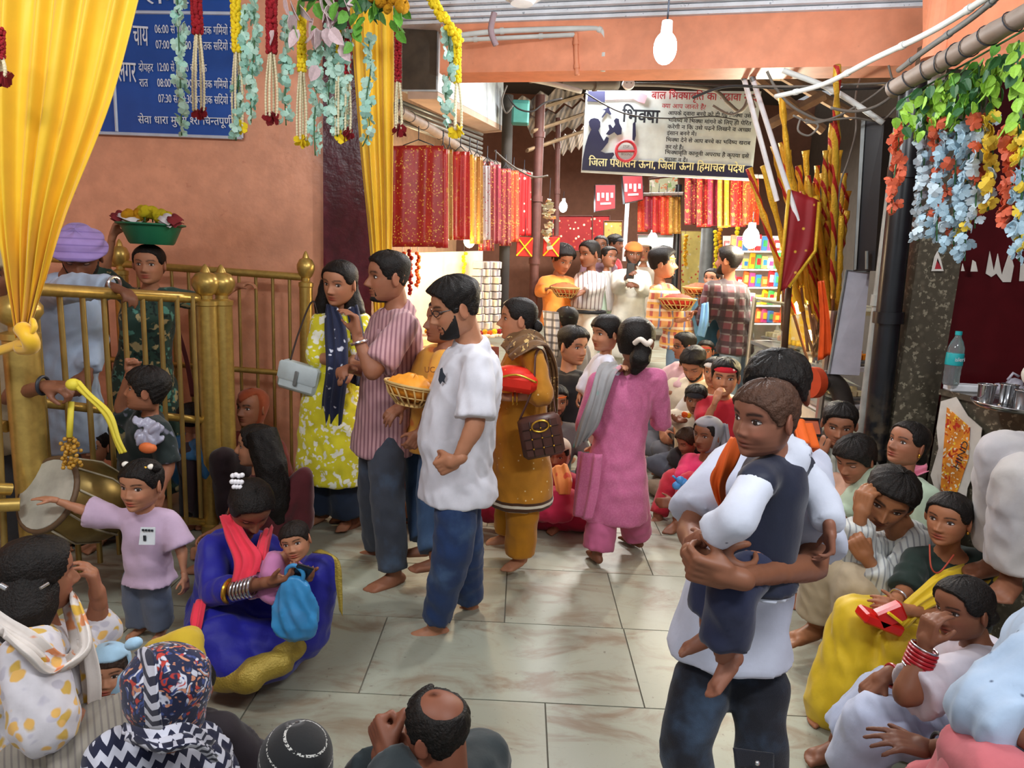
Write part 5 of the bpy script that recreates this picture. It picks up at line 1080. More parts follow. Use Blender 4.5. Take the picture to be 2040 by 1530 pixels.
pb = thing('plastic_bag', 'crumpled grey plastic bag on the far end of the counter', 'bag', (2.75, 3.3, zt)); c = V((V((2.387,3.3,1.193)).x, 3.3, zt+.045)); pb.location = c; pb['base'] = tuple(c); rr = random.Random(4); g = G()
for k in range(7): g.ell(c+V((rr.uniform(-.06, .06), rr.uniform(-.03, .03), rr.uniform(-.02, .03))), (.04, .03, .03), Matrix.Rotation(k, 3, 'X'), 8, 6)
obj('film', g, mat('grey_film', '#a9a5b0', rough=.3), pb, True); g = G(); g.tube([c+V((0, 0, .04)), c+V((.02, 0, .075)), c+V((.05, 0, .06))], .007, 6); obj('twisted_neck', g, mat('grey_film', ''), pb, True)
# rusted pipe elbow and red flange behind the father
t = thing('pipe_elbow', 'dark iron elbow pipe with an orange red flange behind the man with the child', 'pipe', (1.95,4.3,1.021)); g = G(); g.tube(cat([(1.907,4.3,.979), (1.974,4.3,1.035), (2.058,4.3,.977), (2.114,4.3,.848)]), .06, 12); obj('elbow', g, mat('elbow_iron', '#3a3431', rough=.6), t, True); g = G(); g.cone((1.853,4.28,1.013), .10, (1.906,4.3,1.012), .10, 20, rnd=False); obj('flange', g, mat('flange_red', '#b8401e', rough=.6), t, True, auto=True)
for l, p in (('framed red tray stand behind the man on the phone', (1.863,4.2,.745)),):
    t = thing('poster_stand', l, 'stand', p); g = G(); g.plate([(1.792,4.2,.682), (1.943,4.2,.69), (1.957,4.3,.771), (1.821,4.3,.771)], .03, away=(1, 0, 2)); obj('panel', g, mat('stand_panel', '#c96a4c', rough=.5), t); g = G(); g.tube([(1.788,4.19,.685), (1.939,4.19,.692), (1.952,4.29,.773), (1.817,4.29,.773)], .012, 6, closed=True); obj('frame', g, M_blackm, t)

# ---------------------------------------------------------------- conduits and cables
M_pvc = mat('pvc_white', '#c9ccc8', rough=.5); M_pvco = mat('pvc_orange', '#e2936e', rough=.5); M_cable = mat('cable_grey', '#6d675f', rough=.7); M_cabled = mat('cable_dark', '#2b2826', rough=.7)
def cable(label, pts, r, m, name='cable', cat_='cable', clips=0):
    t = thing(name, label, cat_, pts[0]); P = cat(pts, 6); g = G(); g.tube(P, r, 8); obj('run', g, m, t, True)
    for k in range(clips):
        i = int((k+.5)/clips*(len(P)-1)); d = (V(P[min(i+1, len(P)-1)])-V(P[max(i-1, 0)])).normalized(); g = G(); g.cone(V(P[i])-d*.012, r*1.25, V(P[i])+d*.012, r*1.25, 10, rnd=False); obj('clip', g, m, t, True, auto=True)
    return t
cable('upper white conduit bending down over the salmon beam', [(-.511,4.7,3.087), (-.205,4.68,3.123), (.302,4.62,3.141), (.411,4.6,3.13), (.44,4.6,3.087), (.447,4.6,2.985), (.447,4.6,2.89)], .017, M_pvc, 'conduit', 'pipe', 3)
cable('lower white conduit on the beam with an orange painted drop', [(-.485,4.68,3.058), (-.202,4.66,3.076), (.257,4.62,3.103)], .014, M_pvc, 'conduit', 'pipe', 2)
cable('short salmon painted conduit crossing the beam', [(.263,4.62,3.113), (.274,4.62,2.983), (.288,4.62,2.864)], .016, M_pvco, 'conduit', 'pipe', 2)
cable('long white conduit slanting from the beam to the top right corner', [(1.348,4,2.645), (1.481,3.7,2.642), (1.531,3.3,2.656), (1.592,2.95,2.672), (1.607,2.6,2.695)], .013, M_pvc, 'conduit', 'pipe', 4)
cable('second grey conduit beside the long white one at top right', [(1.65,3.3,2.614), (1.636,3.05,2.637), (1.637,2.8,2.663), (1.609,2.55,2.685)], .012, M_grey, 'conduit', 'pipe', 3)
cable('white conduit crossing below the beam at the sticks', [(1.442,4.2,2.835), (1.701,4.1,2.715), (1.958,4,2.532)], .016, M_pvc, 'conduit', 'pipe', 1)
cable('thick bundle of grey cables left of the white fan box', [(-.22,5.3,3.047), (.001,5.5,3.071), (.28,5.7,3.077), (.699,5.9,3.132)], .045, M_cable, clips=4)
cable('white capped cable end over the teal junction box', [(-.179,5.2,2.989), (.116,5.4,2.999), (.381,5.5,2.973)], .02, M_pvc)
cable('grey cable sagging across the top of the banner', [(.739,5.9,3.133), (1.125,6,3.166), (1.526,6.1,3.167), (1.662,6.1,3.073), (1.775,6.1,3.009), (1.835,6,3.118)], .016, M_cable)
cable('thin dark wire sagging across the banner text', [(.468,6.3,3.147), (.814,6.35,3.006), (1.215,6.35,2.977), (1.597,6.3,3), (1.819,6.3,2.977)], .006, M_cabled)
cable('thin black wire along the underside of the beam', [(-.171,4.9,2.962), (.475,4.9,2.942), (1.131,4.8,2.889), (1.625,4.7,2.874)], .007, M_cabled)
for i, (l, P) in enumerate((('tangled grey wire above the stick tips', [(1580,230),(1620,245),(1660,235),(1700,215),(1740,190),(1770,165)]), ('second tangled wire above the stick tips', [(1500,172),(1600,172),(1700,168),(1785,165)]), ('looping wire by the black cabinet', [(1605,245),(1650,240),(1700,235),(1755,240),(1790,210),(1850,160)]), ('hanging wire loop over the sheaf', [(1595,235),(1590,260),(1612,270),(1630,250),(1605,238)]), ('thin wire drooping down past the black cabinet', [(1720,140),(1705,190),(1705,260),(1690,320),(1672,380),(1665,520)]), ('wire from the beam to the bamboo pole', [(1770,130),(1780,165),(1790,180)]))):
    cable(l, [PX(x, y, 4.05 if i != 4 else 4.5) for x, y in P], .006, M_cable)
for i, (l, P, Y) in enumerate((('grey cable running level under the beam towards the sticks', [(1380,195),(1450,172),(1560,176),(1690,178),(1790,172)], 4.3), ('grey cable looping between the banner and the white tubes', [(1420,210),(1455,228),(1480,215),(1492,190),(1505,215)], 5.2), ('pale cable from the white tubes down to the sheaf', [(1528,142),(1545,175),(1570,205),(1600,225),(1640,240),(1680,228)], 4.2), ('dark cable drooping beside the tin sheets', [(1010,190),(1030,215),(1060,222),(1085,205),(1120,196)], 6.8), ('thin pale string from the scarves to the iron pipe', [(985,300),(1020,330),(1060,352),(1092,350)], 6.6), ('grey cable along the top of the shutter box', [(880,50),(930,85),(975,120),(1005,140)], 5.1), ('second dark cable along the top of the shutter box', [(875,58),(935,95),(985,135),(1030,150)], 5.15), ('cable hanging in a loop by the teal junction box', [(1010,170),(1000,200),(1008,225),(1022,210)], 6.6), ('grey cable crossing from the sheaf to the bamboo end', [(1655,215),(1700,222),(1745,212),(1785,186)], 3.9))): cable(l, [PX(x, y, Y) for x, y in P], .008, M_cable if i % 3 else M_cabled)
t = thing('junction_disc', 'round white junction box at the middle of the cable bundle', 'box', (.781,5.85,3.127)); g = G(); c = V((.781,5.85,3.127)); g.cone(c, .05, c+V((0, -.03, 0)), .045, 20, rnd=False); obj('case', g, M_white, t, True, auto=True); g = G()
for dx_ in (-.018, .018): g.cone(c+V((dx_, -.03, .0)), .005, c+V((dx_, -.036, 0)), .005, 8, rnd=False)
obj('screw', g, M_grey, t)
t = thing('ceiling_lamp_base', 'white ceiling fitting at the top of the picture near the cornice', 'lamp', (-.044,3.9,3.034)); g = G(); c = V((-.072,3.9,3.053)); g.lathe([(.001, 0), (.10, 0), (.13, .03), (.13, .06), (.001, .06)], c, 24); obj('rose', g, M_white, t, True, auto=True); g = G(); g.lathe([(.06, -.03), (.08, 0), (.001, .0)], c, 20); obj('inner_cap', g, M_white, t, True, auto=True)
cable('old fabric strip hanging from the conduits', [(-.237,4.3,3.106), (-.253,4.3,3.01), (-.22,4.3,2.929)], .018, mat('dusty_cloth', '#a08a90', rough=.9), 'rag', 'cloth')
for i, (x0, y0, x1, y1) in enumerate(((1690,170,1800,170), (1600,300,1700,300), (1560,330,1700,335))): pass
t = thing('beam_timber', 'dark timber rafters under the lane roof behind the sticks', 'timber', (2.256,5.6,3.01))
for k, (a, b) in enumerate((((1.716,5.6,3.169), (2.285,5.6,2.79)), ((1.961,5.7,3.204), (2.547,5.7,2.932)), ((1.854,5.6,2.808), (2.252,5.6,3.046)), ((1.916,5.8,3.227), (2.798,5.5,3.154)))): g = G(); g.tube([a, b], .05, 6, el=.7); obj('rafter', g, mat('old_wood', ''), t)

# ---------------------------------------------------------------- flower garlands hung over the entrance (left)
GY = 3.15
M_mint = mat('mint_petal', '#b3d6c6', rough=.6, var=.12); M_mint2 = mat('teal_petal', '#9ac8b8', rough=.6, var=.12); M_bead = mat('ivory_bead', '#d9cda9', rough=.6); M_leaf = mat('leaf_green', '#5e9a35', rough=.5, var=.2); M_leafd = mat('leaf_dark', '#2f5e33', rough=.5, var=.2); M_leafy = mat('leaf_lime', '#93c243', rough=.5, var=.15); M_pinkleaf = mat('blush_leaf', '#d5bdc0', rough=.6, var=.1)
bamboo('bamboo_rod', 'bamboo rod above the picture edge that carries the entrance garlands', [(-1.9, GY, 2.98), (-.9, GY, 2.98), (-.15, GY, 2.98)], .022, 6)
PET = {}
def petal_mesh(kind, m):
    k = (kind, m.name)
    if k in PET: return PET[k]
    g = G()
    if kind == 'leaf':
        pts = [(0, 0), (.28, .16), (.34, .42), (.22, .75), (0, 1.), (-.22, .75), (-.34, .42), (-.28, .16)]; V3 = [(x, -.08*abs(x)*2+.10*z*z, -z) for x, z in pts]+[(0, .05, -.5)]
        top = V3; bot = [(x, y+.03, z) for x, y, z in V3]; g.add(top+bot, [(i, (i+1) % 8, 8) for i in range(8)]+[(9+(i+1) % 8, 9+i, 17) for i in range(8)]+[(i, 9+i, 9+(i+1) % 8, (i+1) % 8) for i in range(8)])
    else:
        for q in range(4):
            a = q*PI/2+.4; M = Matrix.Rotation(a, 3, 'Y') @ Matrix.Rotation(.5, 3, 'X'); pts = [(0, 0), (.35, .35), (.42, .75), (0, 1.), (-.42, .75), (-.35, .35)]; P = [M @ V((x, 0, -z)) for x, z in pts]; n = M @ V((0, .05, 0))
            g.add(P+[p+n for p in P], [tuple(range(6)), tuple(range(11, 5, -1))]+[(i, (i+1) % 6, 6+(i+1) % 6, 6+i) for i in range(6)])
    PET[k] = mk(kind, g.v, g.f, m, False); recalc(PET[k]); return PET[k]
def petal(kind, c, s, m, parent, rnd_):
    o = link('leaf' if kind == 'leaf' else 'blossom', petal_mesh(kind, m), parent, V(c)-V(parent['base'])); o.scale = (s, s, s); o.rotation_euler = (rnd_.uniform(-.7, .7), rnd_.uniform(-.8, .8), rnd_.uniform(-1.6, 1.6)); return o
def rope(label, x, y0, y1, y2, m, wx=9, Y=GY, strands=4, dx=0):
    """thick flower rope, then bead strands, then a little flower tip"""
    t = thing('garland', label, 'garland', PX(x, y0, Y), 'ropes of flowers and beads over the entrance'); rnd_ = random.Random(int(x)); px = Y/1350
    g = G(); n = max(6, int((y1-y0)/5))
    for k in range(n):
        c = V(PX(x+dx*k/n, y0+(y1-y0)*k/n, Y)); a = rnd_.random()*6
        for q in range(5): g.ell(c+V((math.cos(a+q*1.256), math.sin(a+q*1.256), rnd_.uniform(-.4, .4)))*wx*px*.62, (wx*px*.45,)*3, None, 6, 4)
    o = obj('flower_rope', g, m, t, True); o['kind'] = 'stuff'
    for s in range(strands):
        ang = s*2*PI/strands; a = V(PX(x+dx, y1-4, Y)); b = V(PX(x+dx*1.4, y2-8, Y)); g = G(); w0, w1 = wx*px*.35, wx*px*1.0; nn = int((y2-y1)/6)
        for k in range(nn): u = k/nn; w = lerp(w0, w1, math.sin(u*PI*.7)); g.ell(a.lerp(b, u)+V((math.cos(ang)*w, math.sin(ang)*w, 0)), (.0062, .0062, .009), None, 6, 4)
        obj('bead_strand', g, M_bead, t, True)
    for q in range(4): petal('blossom', PX(x+dx*1.4+rnd_.uniform(-7, 7), y2-8, Y), .034, m, t, rnd_)
    return t
def chain(label, pts, m, m2=None, Y=GY, step=7, s=.033, w=8, grp='mint petal chains over the entrance', leafy=0., lm=None, kind='blossom'):
    """strand of separate silk blossoms along a hanging stem"""
    t = thing('petal_chain', label, 'garland', PX(pts[0][0], pts[0][1], Y), grp); rnd_ = random.Random(int(pts[0][0]*7+pts[-1][1])); P = [PX(x, y, Y) for x, y in pts]; g = G(); g.tube(cat(P, 4), .003, 5); obj('stem', g, M_leafd, t, True)
    L = 0.
    for (xa, ya), (xb, yb) in zip(pts[:-1], pts[1:]):
        n = max(1, int(math.hypot(xb-xa, yb-ya)/step))
        for k in range(n):
            u = k/n; yy = lerp(ya, yb, u); fr_ = (yy-pts[0][1])/max(1, pts[-1][1]-pts[0][1]); q = V(PX(lerp(xa, xb, u)+rnd_.uniform(-w, w), yy, Y+rnd_.uniform(-.03, .03)))
            if fr_ < leafy: petal('leaf', q, s*1.55, lm if rnd_.random() < .7 else M_leafd, t, rnd_)
            else: petal(kind, q, s*rnd_.uniform(.75, 1.1)*(1-.35*max(0, fr_-.6)), m if (m2 is None or rnd_.random() < .7) else m2, t, rnd_)
    return t
rope('dark red flower rope with ivory bead strands over the blue board', 390, -30, 70, 232, M_redf, 11, dx=4)
rope('dark red rope with ivory beads right of the blue board', 541, -30, 108, 244, M_redf, 11, dx=0, Y=3.1)
rope('yellow flower rope at the right edge of the blue board', 468, -30, 105, 262, mat('rope_yellow', '#e8c91c', rough=.8), 10, dx=4)
rope('yellow flower rope in the middle of the salmon wall', 601, 20, 144, 290, mat('rope_yellow', ''), 9)
rope('dark red rope beside the narrow yellow curtain', 694, 60, 150, 275, M_redf, 8, dx=-3)
rope('yellow tipped bead rope among the thickest mint chains', 676, 60, 120, 280, mat('rope_yellow', ''), 7)
rope('thin dark red rope between the narrow curtain and the shutter box', 793, 55, 165, 268, M_redf, 7, strands=3)
rope('yellow rope hanging in front of the shutter box', 911, 60, 168, 270, mat('rope_yellow', ''), 8, strands=3)
rope('short red rope tip at the far left over the wide curtain', 2, 60, 120, 162, M_redf, 8, Y=2.35, strands=3)
for l, p in (('mint petal chain hanging in front of the blue board', [(352,-30),(356,80),(360,180),(362,270)]), ('mint petal chain at the lower right corner of the blue board', [(476,150),(472,220),(470,280)]), ('mint chain just right of the blue board', [(500,-20),(508,60),(502,150),(500,245)]), ('mint chain left of the middle yellow rope', [(572,30),(570,120),(568,200),(570,250)]), ('long mint chain with a thin tail, right of the middle yellow rope', [(628,80),(630,170),(626,250),(628,310)]), ('thick mint chain beside the plum wall strip, left one', [(655,60),(656,140),(654,220),(660,250)]), ('thick mint chain beside the plum wall strip, middle one', [(668,70),(674,150),(672,230),(672,272)]), ('thick mint chain beside the plum wall strip, right one', [(684,60),(688,130),(684,200),(686,262)]), ('sparse mint chain over the narrow yellow curtain', [(735,80),(738,140),(730,200),(736,255),(722,292)]), ('mint chain in front of the shutter box', [(892,60),(896,130),(888,190),(892,255)])):
    chain(l, p, M_mint, M_mint2)
chain('short mint sprig between the two red ropes', [(488,20),(484,100),(496,170)], M_mint2, M_mint)
t = thing('leaf_spray', 'spray of pale blush leaves over the middle of the entrance', 'leaves', PX(630, 20, 3.05)); rnd_ = random.Random(9)
g = G(); g.tube([PX(560, -20, 3.05), PX(600, 0, 3.05), PX(690, -5, 3.05)], .006, 6); obj('twig', g, M_leafd, t, True)
for k in range(30): petal('leaf', PX(rnd_.uniform(565, 695), rnd_.uniform(-25, 62), 3.05+rnd_.uniform(-.04, .04)), .085, M_pinkleaf if k % 5 else M_leaf, t, rnd_)
for x, y in ((650,55),(676,90),(545,60),(632,130)): petal('leaf', PX(x, y, 3.06), .075, M_pinkleaf, t, rnd_)
t = thing('leaf_spray', 'spray of green leaves at the head of the narrow yellow curtain', 'leaves', PX(740, 10, 3.05)); g = G(); g.tube([PX(690, -10, 3.05), PX(740, 10, 3.05), PX(800, -10, 3.05)], .006, 6); obj('twig', g, M_leafd, t, True)
for k in range(34): petal('leaf', PX(rnd_.uniform(690, 800), rnd_.uniform(-25, 45), 3.05+rnd_.uniform(-.04, .04)), .065, M_leaf if k % 3 else M_leafd, t, rnd_)
for x, y in ((705,62),(716,48),(700,85),(790,62),(778,40),(622,50)): petal('leaf', PX(x, y, 3.06), .06, M_leaf, t, rnd_)
for i, (x, y, r) in enumerate(((758,4,15),(780,-2,14),(801,12,17),(772,18,11),(742,-8,14))):
    t = thing('marigold', 'large yellow marigold bloom at the top of the narrow curtain, %s' % ['second from left', 'middle one', 'rightmost and lowest', 'small one in the middle', 'leftmost'][i], 'flower', PX(x, y, 3.02), 'marigold blooms over the narrow curtain')
    for k in range(1): flower('bloom', PX(x, y, 3.02), r*.0024, M_mar, t, i)
    g = G(); g.tube([PX(x, y-4, 3.04), PX(x, y-20, 3.06)], .004, 5); obj('stem', g, M_leafd, t)
t = thing('garland', 'yellow flower rope slung from the ceiling down to the shutter box', 'garland', PX(880, 20, 3.1), 'ropes of flowers and beads over the entrance'); g = G(); rnd_ = random.Random(2)
for k in range(30):
    u = k/29; c = V(PX(lerp(852, 914, u), lerp(-10, 85, u**1.1), 3.12))
    for q in range(5): g.ell(c+V((rnd_.uniform(-1, 1), rnd_.uniform(-1, 1), rnd_.uniform(-1, 1)))*.013, (.011,)*3, None, 6, 4)
o = obj('flower_rope', g, mat('rope_yellow', ''), t, True); o['kind'] = 'stuff'; g = G(); g.tube([PX(852, -10, 3.12), PX(914, 85, 3.12)], .003, 5); obj('string', g, M_blk, t)

# ---------------------------------------------------------------- bamboo pole and silk vines (right)
bamboo('bamboo_pole', 'thick bamboo pole at top right that the silk vines hang from', [(1.462,2.95,2.444), (1.504,2.75,2.481), (1.536,2.55,2.512), (1.566,2.3,2.546)], .034, 9)
M_oran = mat('vine_orange', '#c85a3a', rough=.6, var=.15); M_blue = mat('vine_blue', '#9fbccb', rough=.6, var=.12); M_blue2 = mat('vine_pale_blue', '#bccdd6', rough=.6); M_vyel = mat('vine_yellow', '#e5c53c', rough=.6)
for l, p, m, m2, Y, lf, w in (('orange silk vine nearest the grey pipe', [(1792,215),(1790,290),(1782,350),(1776,425)], M_oran, None, 2.9, .12, 9), ('pale blue silk vine in front of the black drain pipe', [(1838,190),(1842,300),(1836,380),(1828,480)], M_blue2, M_blue, 2.85, .2, 6),
    ('orange silk vine between the first blue vines', [(1862,170),(1868,270),(1872,360),(1862,440)], M_oran, None, 2.8, .25, 8), ('light blue silk vine, second from the drain pipe', [(1880,160),(1884,270),(1870,380),(1866,480)], M_blue, M_blue2, 2.78, .3, 8), ('dense light blue vine in the middle of the hanging vines', [(1905,150),(1906,260),(1902,380),(1900,500)], M_blue, M_oran, 2.74, .28, 12), ('dense light blue vine with yellow tips', [(1930,140),(1932,260),(1926,400),(1922,520)], M_blue, M_vyel, 2.7, .3, 12), ('mixed blue and orange vine right of the dense pair', [(1950,130),(1952,240),(1946,360),(1942,455)], M_blue2, M_oran, 2.66, .3, 11), ('yellow and pale blue vine over the maroon wall edge', [(1972,120),(1974,230),(1978,330),(1968,420)], M_vyel, M_blue2, 2.62, .35, 8), ('orange red vine over the maroon wall', [(2008,250),(2018,330),(2012,400),(1998,450)], M_oran, None, 2.5, .05, 9), ('yellow green leafy vine cut by the right picture edge', [(2030,80),(2026,170),(2034,260),(2030,330)], M_vyel, M_leafy, 2.42, .7, 10), ('blue and yellow vine at the right picture edge', [(2038,330),(2034,420),(2030,520)], M_blue, M_vyel, 2.45, .0, 9)):
    chain(l, p, m, m2, Y=Y, step=6, s=.033, w=w*1.25, grp='silk vines on the right bamboo pole', leafy=lf, lm=M_leafy)
for l, a, b, n, m in (('mass of lime leaves under the bamboo pole', 1800, 1900, 60, M_leafy), ('mass of mid green leaves high under the bamboo pole', 1890, 1990, 60, M_leaf), ('lime leaf sprigs at the outer end of the bamboo pole', 1985, 2045, 20, M_leafy)):
    t = thing('leaf_spray', l, 'leaves', PX((a+b)/2, 180, 2.7)); rnd_ = random.Random(a); Yc = lerp(2.85, 2.45, (a-1800)/245)
    yp = lambda x: lerp(180, 30, (x-1778)/262)
    g = G(); g.tube([PX(a, yp(a)+30, Yc), PX(b, yp(b)+30, Yc)], .004, 5); obj('twig', g, M_leafd, t, True)
    for k in range(n): x = rnd_.uniform(a, b); petal('leaf', PX(x, yp(x)+rnd_.uniform(25, 120), Yc+rnd_.uniform(-.05, .05)), .052, m if k % 4 else M_leafd, t, rnd_)

# ================================================================ people
build_protos()
def cm(name, col, **k): k.setdefault('rough', .85); k.setdefault('sheen', .15); k.setdefault('bump', .12); return mat('cloth_'+name, col, **k)
def denim(name, col): return cm(name, col, bump=.35, bs=350, fn=lambda t, b: t.mix(t.math('MULTIPLY', t.ramp(t.noise(t.obj, 6, 4), .5, .75), .35), b, lin('#5f7fa3')))
SK1, SK2, SK3, SK4, SK5 = '#ad7759', '#966248', '#80523b', '#6a4230', '#bd8768'
FRONT = hairmask(.50, -.12, -.5); MEN = dict(T=.17, S=.04, zf=.62, nape=-.42, noise=.022); WOM = dict(T=.09, S=.065, zf=.66, side=-.02, nape=-.62, noise=.010)
def bun(x=0, y=-1.12, z=-.22, r=.40): return [('e', (x, y, z), (r, r*.8, r*.95))]
M_silver = mat('silver', '#d5d6da', rough=.2, metal=.95, var=0); M_gold = mat('gold_jewel', '#d9a840', rough=.25, metal=.9, var=0); M_bangle = mat('bangle_red', '#a51d25', rough=.3, var=.1)
def ring(c, d, r, w=.004): return ('ring', c, d, r, w)

# ---- the standing group on the left of the lane
cp = cm('white_polo', '#d0d0d8', bump=.2, bs=500)
p = person('person in a white polo shirt and blue jeans with glasses, one fist on hip', (-.278,2.86,1.481), 112, yaw=-70, pitch=18, base=(-.239,2.926,0), H=1.70, sk=SK1, belly=.035, bw=1.05, hair=dict(MEN, T=.20, F=.05), beard='full', eyes='down',
  j=dict(P=(-.241,2.93,.789), N=(-.202,2.9,1.325), shL=(-.16,2.7,1.257), elL=(-.159,2.62,1.037), wrL=(-.22,2.6,.906), shR=(-.269,3.08,1.22), elR=(-.323,3.12,.953), wrR=(-.319,3.02,.81), hipL=(-.23,2.82,.771), hipR=(-.254,3.02,.717), knL=(-.244,2.8,.432), anL=(-.323,2.86,.031), knR=(-.212,3.02,.373), anR=(-.179,3.1,.011), toeL=(-.95,-.3,0), toeR=(-.95,-.2,0)),
  hands=dict(L=dict(p='fist', d=(-.8,.25,-.5), n=(.2,.9,.3))), cloth=[('tshirt', cp, dict(hem=.09, sleeve=.86, collar=True, loose=.022, folds=.014, off=.018)), ('jeans', denim('denim_blue', '#17305a'), dict(r=(.09,.075,.068,.046), folds=.013, len=1.90))])
add_part(p, 'hard', 'spectacles', M_blackm, [('ht', [(.46, .62, .08), (.40, .72, .16), (.22, .78, .17), (.10, .80, .10), (.14, .80, .0), (.30, .77, -.05), (.44, .70, .0)], .018, 1), ('ht', [(-.46, .62, .08), (-.40, .72, .16), (-.22, .78, .17), (-.10, .80, .10), (-.14, .80, .0), (-.30, .77, -.05), (-.44, .70, .0)], .018, 1), ('ht', [(.10, .80, .10), (0, .82, .13), (-.10, .80, .10)], .016), ('ht', [(.46, .62, .09), (.70, .2, .10), (.76, -.1, .08)], .018), ('ht', [(-.46, .62, .09), (-.70, .2, .10), (-.76, -.1, .08)], .018)])
o = poly('chest_emblem', [PX(x, y, 2.745) for x, y in ((873,757),(877,735),(881,732),(883,742),(888,750),(885,757),(887,764),(881,760),(877,766))], M_blk, p.root, .004)
st_ = cm('pink_stripe', '#b98f92', fn=p_stripes('#8a5f68', .021, .42, .1))
p = person('person in a pink striped shirt and charcoal trousers, hand raised to chin', (-.673,3.42,1.577), 95, yaw=-62, pitch=4, base=(-.656,3.425,0), H=1.74, sk=SK2, hair=dict(MEN, T=.15, S=.02, zf=.64), beard='goatee', nose=1.1, gaze=(.3,0),
  j=dict(P=(-.707,3.52,.818), N=(-.622,3.46,1.417), shL=(-.557,3.28,1.353), elL=(-.676,3.12,1.147), wrL=(-.752,3.14,1.306), shR=(-.733,3.62,1.338), elR=(-.799,3.6,1.066), wrR=(-.844,3.4,1.11), hipL=(-.665,3.42,.785), hipR=(-.741,3.6,.749), knL=(-.64,3.34,.459), anL=(-.595,3.3,.064), knR=(-.761,3.58,.381), anR=(-.755,3.66,.029), toeL=(-.75,-.65,0), toeR=(-.98,.0,0)),
  hands=dict(L=dict(p='cup', d=(-.15,.1,.95), n=(-.5,-.3,.1)), R=dict(p='relax')), cloth=[('shirt', st_, dict(hem=.10, sleeve=.85, collar=True, loose=.022, folds=.014, off=.018)), ('trousers', denim('charcoal', '#3d424d'), dict(r=(.09,.072,.066,.056), len=1.95))])
add_part(p, 'hard', 'bracelet', M_silver, [ring((-.741,3.135,1.283), (-.3,.1,.9), .036, .007)])
add_part(p, 'strip', 'placket', cm('placket', '#a87f84'), [((-.699,3.33,1.329), (-.679,3.33,1.33)), ((-.731,3.33,1.114), (-.711,3.33,1.115))], dict(pleat=.0))
yk = cm('yellow_floral', '#d9d02a', fn=p_spots(['#eef0dc', '#f3f3e6'], 15, .31, .9, .15))
nv = cm('navy_print', '#1d2440', fn=p_spots(['#c9ccd8'], 15, .17, .9, .1))
p = person('person in a yellow floral kurta with a navy dupatta by the plum wall strip', (-1.071,4.02,1.51), 84, yaw=-18, pitch=12, roll=-4, base=(-1.111,4.029,0), H=1.62, sk=SK1, sex='f', hair=dict(WOM, zf=.62, add=[('w', [(-1.05,4.1,1.52), (-.999,4.08,1.344), (-1.018,4.1,1.128)], [.06,.07,.03]), ('w', [(-1.155,4.1,1.515), (-1.184,4.06,1.367), (-1.19,4.06,1.246)], [.05,.05,.025])], addname='long_hair'), gaze=(-.5,-.4),
  j=dict(N=(-1.069,4.08,1.335), shR=(-1.196,4.05,1.277), shL=(-.947,4.08,1.286), elR=(-1.191,3.96,1.072), wrR=(-.987,3.86,1.067), elL=(-.937,3.95,1.122), wrL=(-.958,3.86,1.045)), hands=dict(R=dict(d=(.9,-.1,-.1), n=(0,1,.3))),
  cloth=[('kurta', yk, dict(hem=.55, flare=.045, sleeve=1.15, loose=.02, folds=.014)), ('salwar', cm('navy_palazzo', '#1c2a40'), dict(r=(.085,.085,.085,.085), loose=.02, len=1.98))])
add_part(p, 'strip', 'dupatta', nv, [((-1.148,4,1.387), (-1.067,3.96,1.374)), ((-1.129,3.9,1.265), (-.993,3.88,1.245)), ((-1.086,3.78,1.051), (-.961,3.78,1.029)), ((-1.134,3.86,.829), (-.999,3.84,.81)), ((-1.134,3.88,.674), (-1.033,3.88,.599))], dict(pleat=.014, pn=3))
add_part(p, 'strip', 'dupatta_end', nv, [((-1.024,4,1.364), (-.963,4.04,1.385)), ((-.974,3.92,1.183), (-.902,3.94,1.184)), ((-.986,3.9,.948), (-.921,3.9,.921))], dict(pleat=.012, pn=2))
bg = thing('handbag', 'white flap handbag on the shoulder of the person in yellow', 'bag', (-1.284,3.95,.97)); M_bagw = mat('bag_white', '#c3d0d3', rough=.45, bump=.1)
Mb = Matrix.Rotation(.2, 3, 'Y') @ Matrix.Rotation(-.15, 3, 'Z'); c = V((-1.285,3.95,.949))
g = G(); g.box(c, (.125, .045, .085), Mb, .02); obj('bag_body', g, M_bagw, bg, True, auto=True); g = G(); g.box(c+Mb @ V((0, -.047, .03)), (.122, .006, .055), Mb, .012); obj('flap', g, M_bagw, bg, True, auto=True); g = G(); g.box(c+Mb @ V((0, -.057, .0)), (.012, .005, .045), Mb, .004); obj('clasp', g, M_grey, bg, True, auto=True)
g = G(); g.tube(cat([c+Mb @ V((-.08, 0, .08)), (-1.304,4,1.217), (-1.234,4.03,1.396), (-1.196,4.02,1.28), (-1.215,4.02,1.099), c+Mb @ V((.08, 0, .08))]), .006, 6); obj('strap', g, mat('strap_brown', '#3c2d28', rough=.6), bg, True)
oy = cm('orange_yellow', '#e0a040', fn=p_spots(['#d9762a'], 8, .2, 1))
p = person('person in a yellow orange shirt and ripped jeans, mostly hidden, holding a cane basket', (-.369,3.25,1.389), 86, yaw=-60, base=(-.454,3.54,0), H=1.55, sk=SK2, sex='f', hair=WOM, eyes=False,
  j=dict(shL=(-.361,3.18,1.205), elL=(-.375,3.1,1.027), wrL=(-.435,3.05,.897), shR=(-.456,3.35,1.188), elR=(-.494,3.3,1.005), wrR=(-.551,3.2,.973), anL=(-.371,3.25,.177), anR=(-.439,3.4,.181), toeL=(-.95,-.3,0), toeR=(-.98,-.1,0)), hands=dict(L=dict(p='cup', d=(-.5,-.2,-.85), n=(-.3,.9,0))),
  cloth=[('tshirt', oy, dict(hem=.12, sleeve=1.3, loose=.02)), ('jeans', denim('ripped_denim', '#3a5578'), dict(len=1.9, r=(.085,.075,.075,.075)))])
